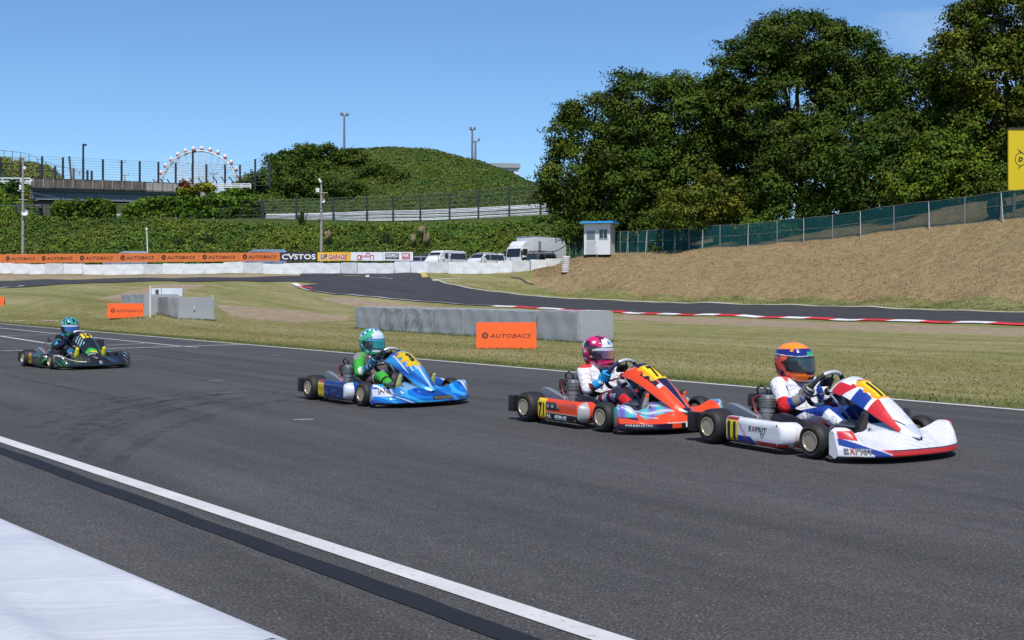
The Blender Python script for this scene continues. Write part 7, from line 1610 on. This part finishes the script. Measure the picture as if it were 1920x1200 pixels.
# ------------------------------------------------------------------ kart 71: orange red with navy
ORR = (.74, .062, .010); NV7 = (.014, .008, .030)
def irid(t, x): return lerp((.05, .45, .42), (.16, .10, .45), .5 + .5*math.sin(t*23 + x*30)) if math.sin(t*37 - x*41) > -.3 else (.45, .48, .52)
def n71(t, b, p):
    x, y, z = p
    if b > .91 or b < .04: return BK
    if t > .80: return irid(t, z*3) if z > .10 else NV7
    if t < -.42:
        if z < .085: return (.55, .55, .57) if False else NV7
        if z < .115 + .03*clamp((-.75 - t)/.2): return NV7 if z < .098 else ORR
        if b > .44: return irid(t, x)
        return ORR if t > -.8 else (NV7 if z < .15 else irid(t, x))
    if z < .098: return BK if t > -.20 else ORR if t > -.36 else NV7
    if z < .105: return (.5, .4, .35)
    vv = abs(t) - .26*clamp((.965 - x)/.22)
    if vv < .0 and x < .86 and x > .80 - .2*abs(t): return NV7
    if t < -.2 and b > .62: return irid(t, x)
    return ORR
def a71(s, w_):
    if seg(s, .21, .48) and abs(w_) < .62 + .07*math.sin(s*60) - .5*abs(s - .34):
        return YEL if abs(w_) < .40 else AMB
    if s > .93: return NV7
    edge = .50 - .38*clamp((s - .25)/.7); aw = abs(w_)
    if abs(aw - edge) < .022 and s > .3: return (.62, .22, .16)
    if aw < edge: return NV7 if not (s > .5 and aw > edge - .1) else (.03, .02, .12)
    if s < .14 and aw < .62: return NV7
    if s < .16 and aw < .70: return (.60, .16, .12)
    if seg(s, .30, .58) and w_ < -.42 and w_ > -.74 + .25*(s - .3): return NV7
    return ORR
def p71(a, b, p):
    x, y, z = p
    if x < -.325: return ORR
    if x < -.20: return YEL if z > .068 else ORR
    if x > .275 + (.05 if z < .07 else 0): return (.36, .36, .36)
    if z < .115: return BK if x < .27 else (.30, .30, .30)
    if z < .122: return (.58, .34, .3)
    if z < .132: return ORR
    if x < .02 - (z - .135)*.9 and z > .140: return BK if z < .212 else ORR
    return ORR if not (.168 < z < .205 and .07 < x < .22) else (.66, .07, .06)
def s71(bn, t, p):
    x, y, z = p; DR = (.22, .015, .02)
    if bn in ('head', 'neck'): return (.42, .42, .46)
    if bn == 'shoulder': return (.60, .04, .04) if z > .505 and abs(y) > .06 else ((.03, .03, .05) if .075 < abs(y) < .09 else WHT)
    if bn == 'uarm': return (.60, .05, .05) if z > .50 else (RED if abs(math.sin(t*9 + x*20)) < .12 and x > -.2 else WHT)
    if bn == 'farm': return (DR if math.sin(t*20) > -.1 else BK) if t > .28 and z < .372 else WHT
    if bn == 'torso':
        if z > .415 and abs(y) < .05: return (.03, .04, .08)
        rb = (y + .085)**2 + (z - .325)**2
        if x > -.25 and rb < .00046: return (.03, .16, .50) if rb < .00026 else (.10, .02, .05)
        if x > -.25 and .365 < z < .383 and abs(y) < .10 and math.sin(y*210 + z*150) > -.2: return (.36, .06, .06)
        if abs(y) > .115 and z < .40: return (.45, .45, .50)
        return WHT if z > .2 else (.03, .03, .05)
    if bn == 'thigh': return WHT if t < .35 else (DR if math.sin(t*16 + abs(y)*30) > .2 else ((.02, .02, .04) if abs(y) < .22 or z > .3 else (.45, .46, .55)))
    if bn == 'shin': return RED if .25 < t < .62 and abs(y) > .215 else (.025, .025, .045)
    return WHT
def h71(a, z, p):
    A = abs(a); DK_ = (.045, .006, .028)
    if A < 36 and seg(z, .040, .115): 
        if (A/10)**2 + ((z - .082)/.017)**2 < 1: return (.05, .22, .60)
        return (.70, .68, .69)
    if A < 52 and z < -.07: return MAG if math.sin(z*170 + A*.12) > -.75 else (.75, .12, .22)
    if A > 128 and z > .035 and z < .10: return (.68, .66, .66)
    q = math.sin(a*.052 + z*44 + 1.2) + .45*math.sin(a*.09 - z*50)
    if z > .10: return (.66, .02, .13) if q > -.5 else DK_
    if z < -.055: return DK_ if q > -.15 else ((.34, .015, .07) if q > -1 else (.62, .5, .52))
    return (.70, .68, .68) if q > 1.12 else ((.60, .014, .10) if q > .15 else DK_)
def v71(a, b):
    if b > .72: return (.62, .61, .62)
    k = abs(2*a - 1); return lerp((.14, .05, .13), (.42, .16, .05), clamp((.34 - k)*3.2)) if k < .45 else (.05, .025, .045)
def gl71(p, s_): return (.015, .26, .55) if math.sin(p[2]*120 + p[0]*60) > -.8 else (.03, .36, .66)
def bt71(p, s_): return (.04, .035, .045) if p[0] - .35*(p[2] - .2) < .648 else ((.36, .32, .27) if p[2] < .29 else (.70, .14, .05))
# ------------------------------------------------------------------ kart 3: metallic blue
BL3 = (.006, .18, .60); BD3 = (.008, .075, .36); CY3 = (.05, .42, .78)
def n3(t, b, p):
    x, y, z = p
    if b > .91 or b < .04: return BK
    if t > .80: return WHT if z > .14 and t < .93 and math.sin(t*60 + z*40) > -.4 else BL3
    if seg(t, -.02, .40) and seg(z, .075, .118): return (.13, .10, .055) if seg(t, .0, .38) and seg(z, .081, .112) else BK
    if t < -.70 and seg(z, .125, .20): return WHT
    q = math.sin(t*11 + z*38 + 2.2*math.sin(t*5.3 - x*9))
    if t < -.4 and b > .60 and math.sin(t*34 + x*20) > .72: return WHT
    if t < -.35 and z < .12 and abs((t + .55) + (z - .09)*4.0) < .022: return WHT
    if abs(t) < .36 and b > .70: return (.22, .42, .68)
    if q > .82: return CY3
    return BL3 if q > -.55 else BD3
def a3(s, w_):
    jag = .62 + .14*math.sin(s*55) - .6*abs(s - .33)
    if seg(s, .16, .54) and abs(w_) < jag: return YEL if abs(w_) < jag - .16 else AMB
    if seg(s, .16, .62) and math.sin(w_*19 + s*8) > .80 and abs(w_) < .8: return WHT
    if s > .55 and abs(w_) < .12: return (.35, .50, .75) if abs(w_) > .06 else WHT
    if s > .93: return CY3
    if abs(abs(w_) - .55) < .03 and s > .5: return BD3
    return lerp(BD3, CY3, .35 + .35*math.sin(s*9 + abs(w_)*7))
def p3(a, b, p):
    x, y, z = p
    if x < -.325: return (.6, .5, .02)
    if x < -.19: return (.40, .03, .02) if z > .212 else (YEL if z > .062 else (.5, .4, .02))
    if x > .255: return WHT if x < .345 else (.62, .62, .64)
    q = math.sin(x*28 + z*50) + math.sin(x*14 - z*80)
    return (.010, .030, .16) if q < .9 else ((.015, .10, .30) if z < .15 else (.012, .05, .26))
GN3 = (.045, .36, .045)
def s3_(bn, t, p):
    x, y, z = p
    if bn in ('head', 'neck'): return BK
    if bn == 'shoulder': return (.23, .21, .22) if abs(y) > .15 else (GN3 if abs(y) > .10 else (BK if z > .45 else (.12, .09, .10)))
    if bn == 'uarm': return (.24, .22, .23) if t < .28 and abs(y) > .19 else GN3
    if bn == 'farm': return (WHT if .12 < t < .42 and math.sin(y*60) > -.7 else (GN3 if t < .65 else BK)) 
    if bn == 'torso':
        if .05 < abs(y) < .085 and z > .37 and x > -.25: return (.55, .54, .55) if math.sin(z*160) > 0 else BK
        if z > .33: return (.11, .085, .09)
        return (.17, .13, .14) if abs(y) < .10 else BK
    if bn == 'thigh': return (.13, .09, .09) if t < .72 else (WHT if t < .80 else (BK if t < .88 else GN3))
    if bn == 'shin': return GN3 if t < .32 else (BK if t < .42 else (GN3 if t < .75 else BK))
    return BK
def h3(a, z, p):
    A = abs(a); BL = (.014, .06, .26); GR = (.035, .52, .16)
    if A < 40 and z < -.072: return (.70, .72, .72) if seg(z, -.105, -.078) and A < 34 else (GR if z > -.13 else BL)
    if z > .085 and A < 30: return (.60, .66, .74) if not (A < 13 and z > .115) else BL
    if seg(z, .042, .09) and A < 38: return (.52, .60, .72)
    q = math.sin(a*.075 - z*52 + .6) + .5*math.sin(a*.15 + z*80)
    if q > .85: return (.66, .70, .74)
    if q > .12: return BL
    if q > -.55: return GR
    return (.05, .42, .22) if z > -.06 else BL
def v3(a, b): return (.05, .38, .50) if b > .80 else ((.02, .22, .22) if abs(2*a - 1) < .42 else (.03, .07, .08))
def gl3(p, s_): return (.03, .03, .04) if math.sin(p[0]*170 + p[2]*90) > .0 else (.06, .22, .40)
def bt3(p, s_): return (.05, .05, .055) if p[0] - .35*(p[2] - .2) < .645 else ((.46, .46, .13) if p[2] > .15 else (.3, .28, .2))
# ------------------------------------------------------------------ kart 14: black and green
B14 = (.010, .012, .014)
def n14(t, b, p):
    x, y, z = p
    if b > .91 or b < .04: return BK
    if t > .78: return (.30, .32, .33) if math.sin(t*50 + z*90) > .78 else ((.01, .16, .03) if z < .085 and math.sin(t*40) > .2 else B14)
    if abs(z - (.125 + .10*clamp((-.45 - t)/.5))) < .006 and t < -.30: return (.50, .52, .45)
    if t < -.75 and z < .15: return (.02, .20, .04) if math.sin(t*60 + z*70) > .75 else B14
    if t < -.25 and b > .35: return (.025, .027, .027)
    if seg(t, .02, .10) and seg(z, .085, .135): return (.35, .36, .36) if t < .05 else ((.5, .08, .05) if z > .115 else (.05, .25, .5))
    if abs(t) < .3 and b > .7: return B14
    return B14
def a14(s, w_):
    if seg(s, .16, .38) and abs(w_) < .46: return YEL if s > .18 else (.5, .08, .02)
    if s > .70 and s < .93 and w_ < .25:
        q = (s - .70) / .23 - .35*(w_ + .4)
        if .02 < q < .30: return (.03, .30, .04)
        if .30 < q < .52: return (.50, .48, .02) if w_ > -.5 else (.05, .36, .04)
        if .60 < q < .78 and w_ < -.1: return (.22, .26, .23)
        return B14
    if w_ < -.55 and seg(s, .22, .52) and math.sin(s*70 + w_*13) > .45: return (.30, .50, .44)
    return B14
def p14(a, b, p):
    x, y, z = p
    if x < -.325: return BK
    if x < -.18: return (.45, .10, .02) if z > .212 else (YEL if z > .062 else BK)
    q = math.sin((x - z*.8)*38); return (.03, .26, .06) if q > .86 and x > .02 else ((.10, .12, .12) if q < -.985 else (.008, .012, .012))
CYA = (.03, .26, .48)
def s14(bn, t, p):
    x, y, z = p
    if bn in ('head', 'neck'): return BK
    if bn == 'shoulder': return CYA if z > .505 and .07 < abs(y) < .15 else BK
    if bn == 'uarm': return CYA if (.40 < t < .47 or .86 < t < .94 or (abs(y) > .26 and .45 < t < .9 and x > -.15)) else BK
    if bn == 'farm': return CYA if t < .10 else (.012, .014, .035)
    if bn == 'torso': return (.02, .06, .10) if abs(abs(y) - .12) < .012 else (.012, .012, .016)
    if bn == 'thigh': return (.012, .012, .016)
    if bn == 'shin': return CYA if (.22 < t < .30 or .42 < t < .48 or (abs(y) > .25 and .2 < t < .5)) else ((.3, .32, .38) if .55 < t < .66 and abs(y) > .23 else BK)
    return BK
def h14(a, z, p):
    A = abs(a); q = math.sin(a*.16 + z*22) + .4*math.sin(a*.07 - z*60)
    if A < 30 and z < -.08: return (.02, .40, .16) if A > 8 else (.02, .05, .10)
    if z < -.10: return (.02, .22, .15)
    if q > .85: return (.03, .42, .13)
    if q > .35: return (.05, .30, .38) if z > .06 else (.02, .30, .12)
    if q < -.9: return (.30, .46, .50)
    return (.005, .03, .05)
def v14(a, b): return (.60, .64, .70) if b > .70 else ((.03, .11, .32) if abs(2*a - 1) < .5 else (.015, .015, .03))
def gl14(p, s_): return (.014, .020, .055)
def bt14(p, s_): return (.10, .10, .10) if p[0] - .35*(p[2] - .2) < .62 else (.62, .60, .03)
KARTS = [
 dict(key='11', pose=(2.405, 9.17, 60.3), label='white red and blue racing kart with number 11, frontmost of the four', plabel='driver of the white kart in white, red and blue suit and orange and blue helmet', nose=n11, nassau=a11, pod=p11, podedge=WHT, suit=s11, helmet=h11, visor=v11, glove=gl11, boot=bt11, frame=(.62, .045, .015), yaw=14,
      ntext=[('11', .495, -.12, .32, .20, BK, .04)], nosetext=[('E', -.955, -.915, .085, .19, (.16, .16, .17), .04), ('X', -.910, -.865, .085, .19, (.5, .03, .02), .04), ('PRIT', -.86, -.70, .085, .19, (.26, .24, .18), .04)],
      ptext=[('11', -.308, -.215, .078, .203, BK, .07), ('E', -.065, -.035, .155, .190, (.10, .10, .11), .03), ('X', -.031, .004, .155, .190, (.45, .02, .02), .03), ('PRIT', .008, .135, .155, .190, (.10, .10, .11), .03), ('T7', .06, .11, .112, .146, (.06, .06, .07), .02, .3), ('_', -.07, .10, .158, .18, (.12, .12, .14), .0)]),
 dict(key='71', pose=(.97, 10.85, 56.2), label='orange red and navy racing kart with number 71, right behind the white kart', plabel='driver of the orange kart in white suit with blue gloves and pink helmet', nose=n71, nassau=a71, pod=p71, podedge=ORR, suit=s71, helmet=h71, visor=v71, glove=gl71, boot=bt71, frame=(.012, .03, .16), yaw=14, hs=1.0, pitch=0, grip=(.015, .022, .075), collar=paint('grey_collar', (.28, .29, .34), .8),
      ntext=[('71', .445, -.24, .24, .20, BK, .04), ('ERS', .60, -.66, -.36, .05, (.66, .66, .68), .05)], nosetext=[('ER', -.13, .13, .06, .125, (.70, .70, .72), .06), ('FIREBUSTER', -.95, -.64, .088, .118, (.55, .55, .56), .02), ('SA', -.02, .08, .30, .37, (.65, .55, .5), .04)],
      ptext=[('71', -.312, -.226, .088, .205, BK, .04), ('SA', -.185, -.115, .064, .104, (.68, .68, .68), .06), ('ERS', -.07, .12, .064, .102, (.70, .70, .70), .06, .15), ('O', -.185, -.145, .165, .19, (.5, .5, .5), .03), ('BE', -.115, -.075, .165, .192, (.5, .5, .5), .03), ('Q', -.04, -.01, .165, .19, (.45, .45, .45), .01)]),
 dict(key='3', pose=(-1.43, 13.18, 53.1), label='metallic blue racing kart with a yellow side plate, third of the four', plabel='driver of the blue kart in green and black suit and green, white and blue helmet', nose=n3, nassau=a3, pod=p3, podedge=BD3, suit=s3_, helmet=h3, visor=v3, glove=gl3, boot=bt3, frame=(.60, .05, .015), yaw=8, mat=M_PAINTM, hs=1.03,
      ntext=[('3', .44, -.16, .14, .17, BK, .05)], nosetext=[('JAPAN', -.93, -.72, .36, .52, (.05, .05, .07), .03)], ptext=[('T', -.30, -.275, .125, .17, (.10, .10, .06), .0, .2), ('M', -.255, -.215, .12, .165, (.10, .10, .06), .0, .2)]),
 dict(key='14', pose=(-7.21, 19.4, 49.9), label='black racing kart with green flashes and number 14, furthest back', plabel='driver of the black kart in black suit with cyan stripes and green helmet', nose=n14, nassau=a14, pod=p14, podedge=B14, suit=s14, helmet=h14, visor=v14, glove=gl14, boot=bt14, frame=(.03, .03, .035), yaw=-8, hs=1.12,
      ntext=[('14', .36, -.26, .26, .16, BK, .05)], nosetext=[], ptext=[('14', -.305, -.205, .085, .205, BK, .07)]),
]
for S in KARTS:
    X, Y, a = S['pose']; build_kart(S, (X, Y, 0), -rad(a)); build_person(S, (X, Y, 0), -rad(a), S['yaw'])
# second yellow-plate kart details: mirror stalks of the black kart's panel camera
S = KARTS[3]; X, Y, a = S['pose']
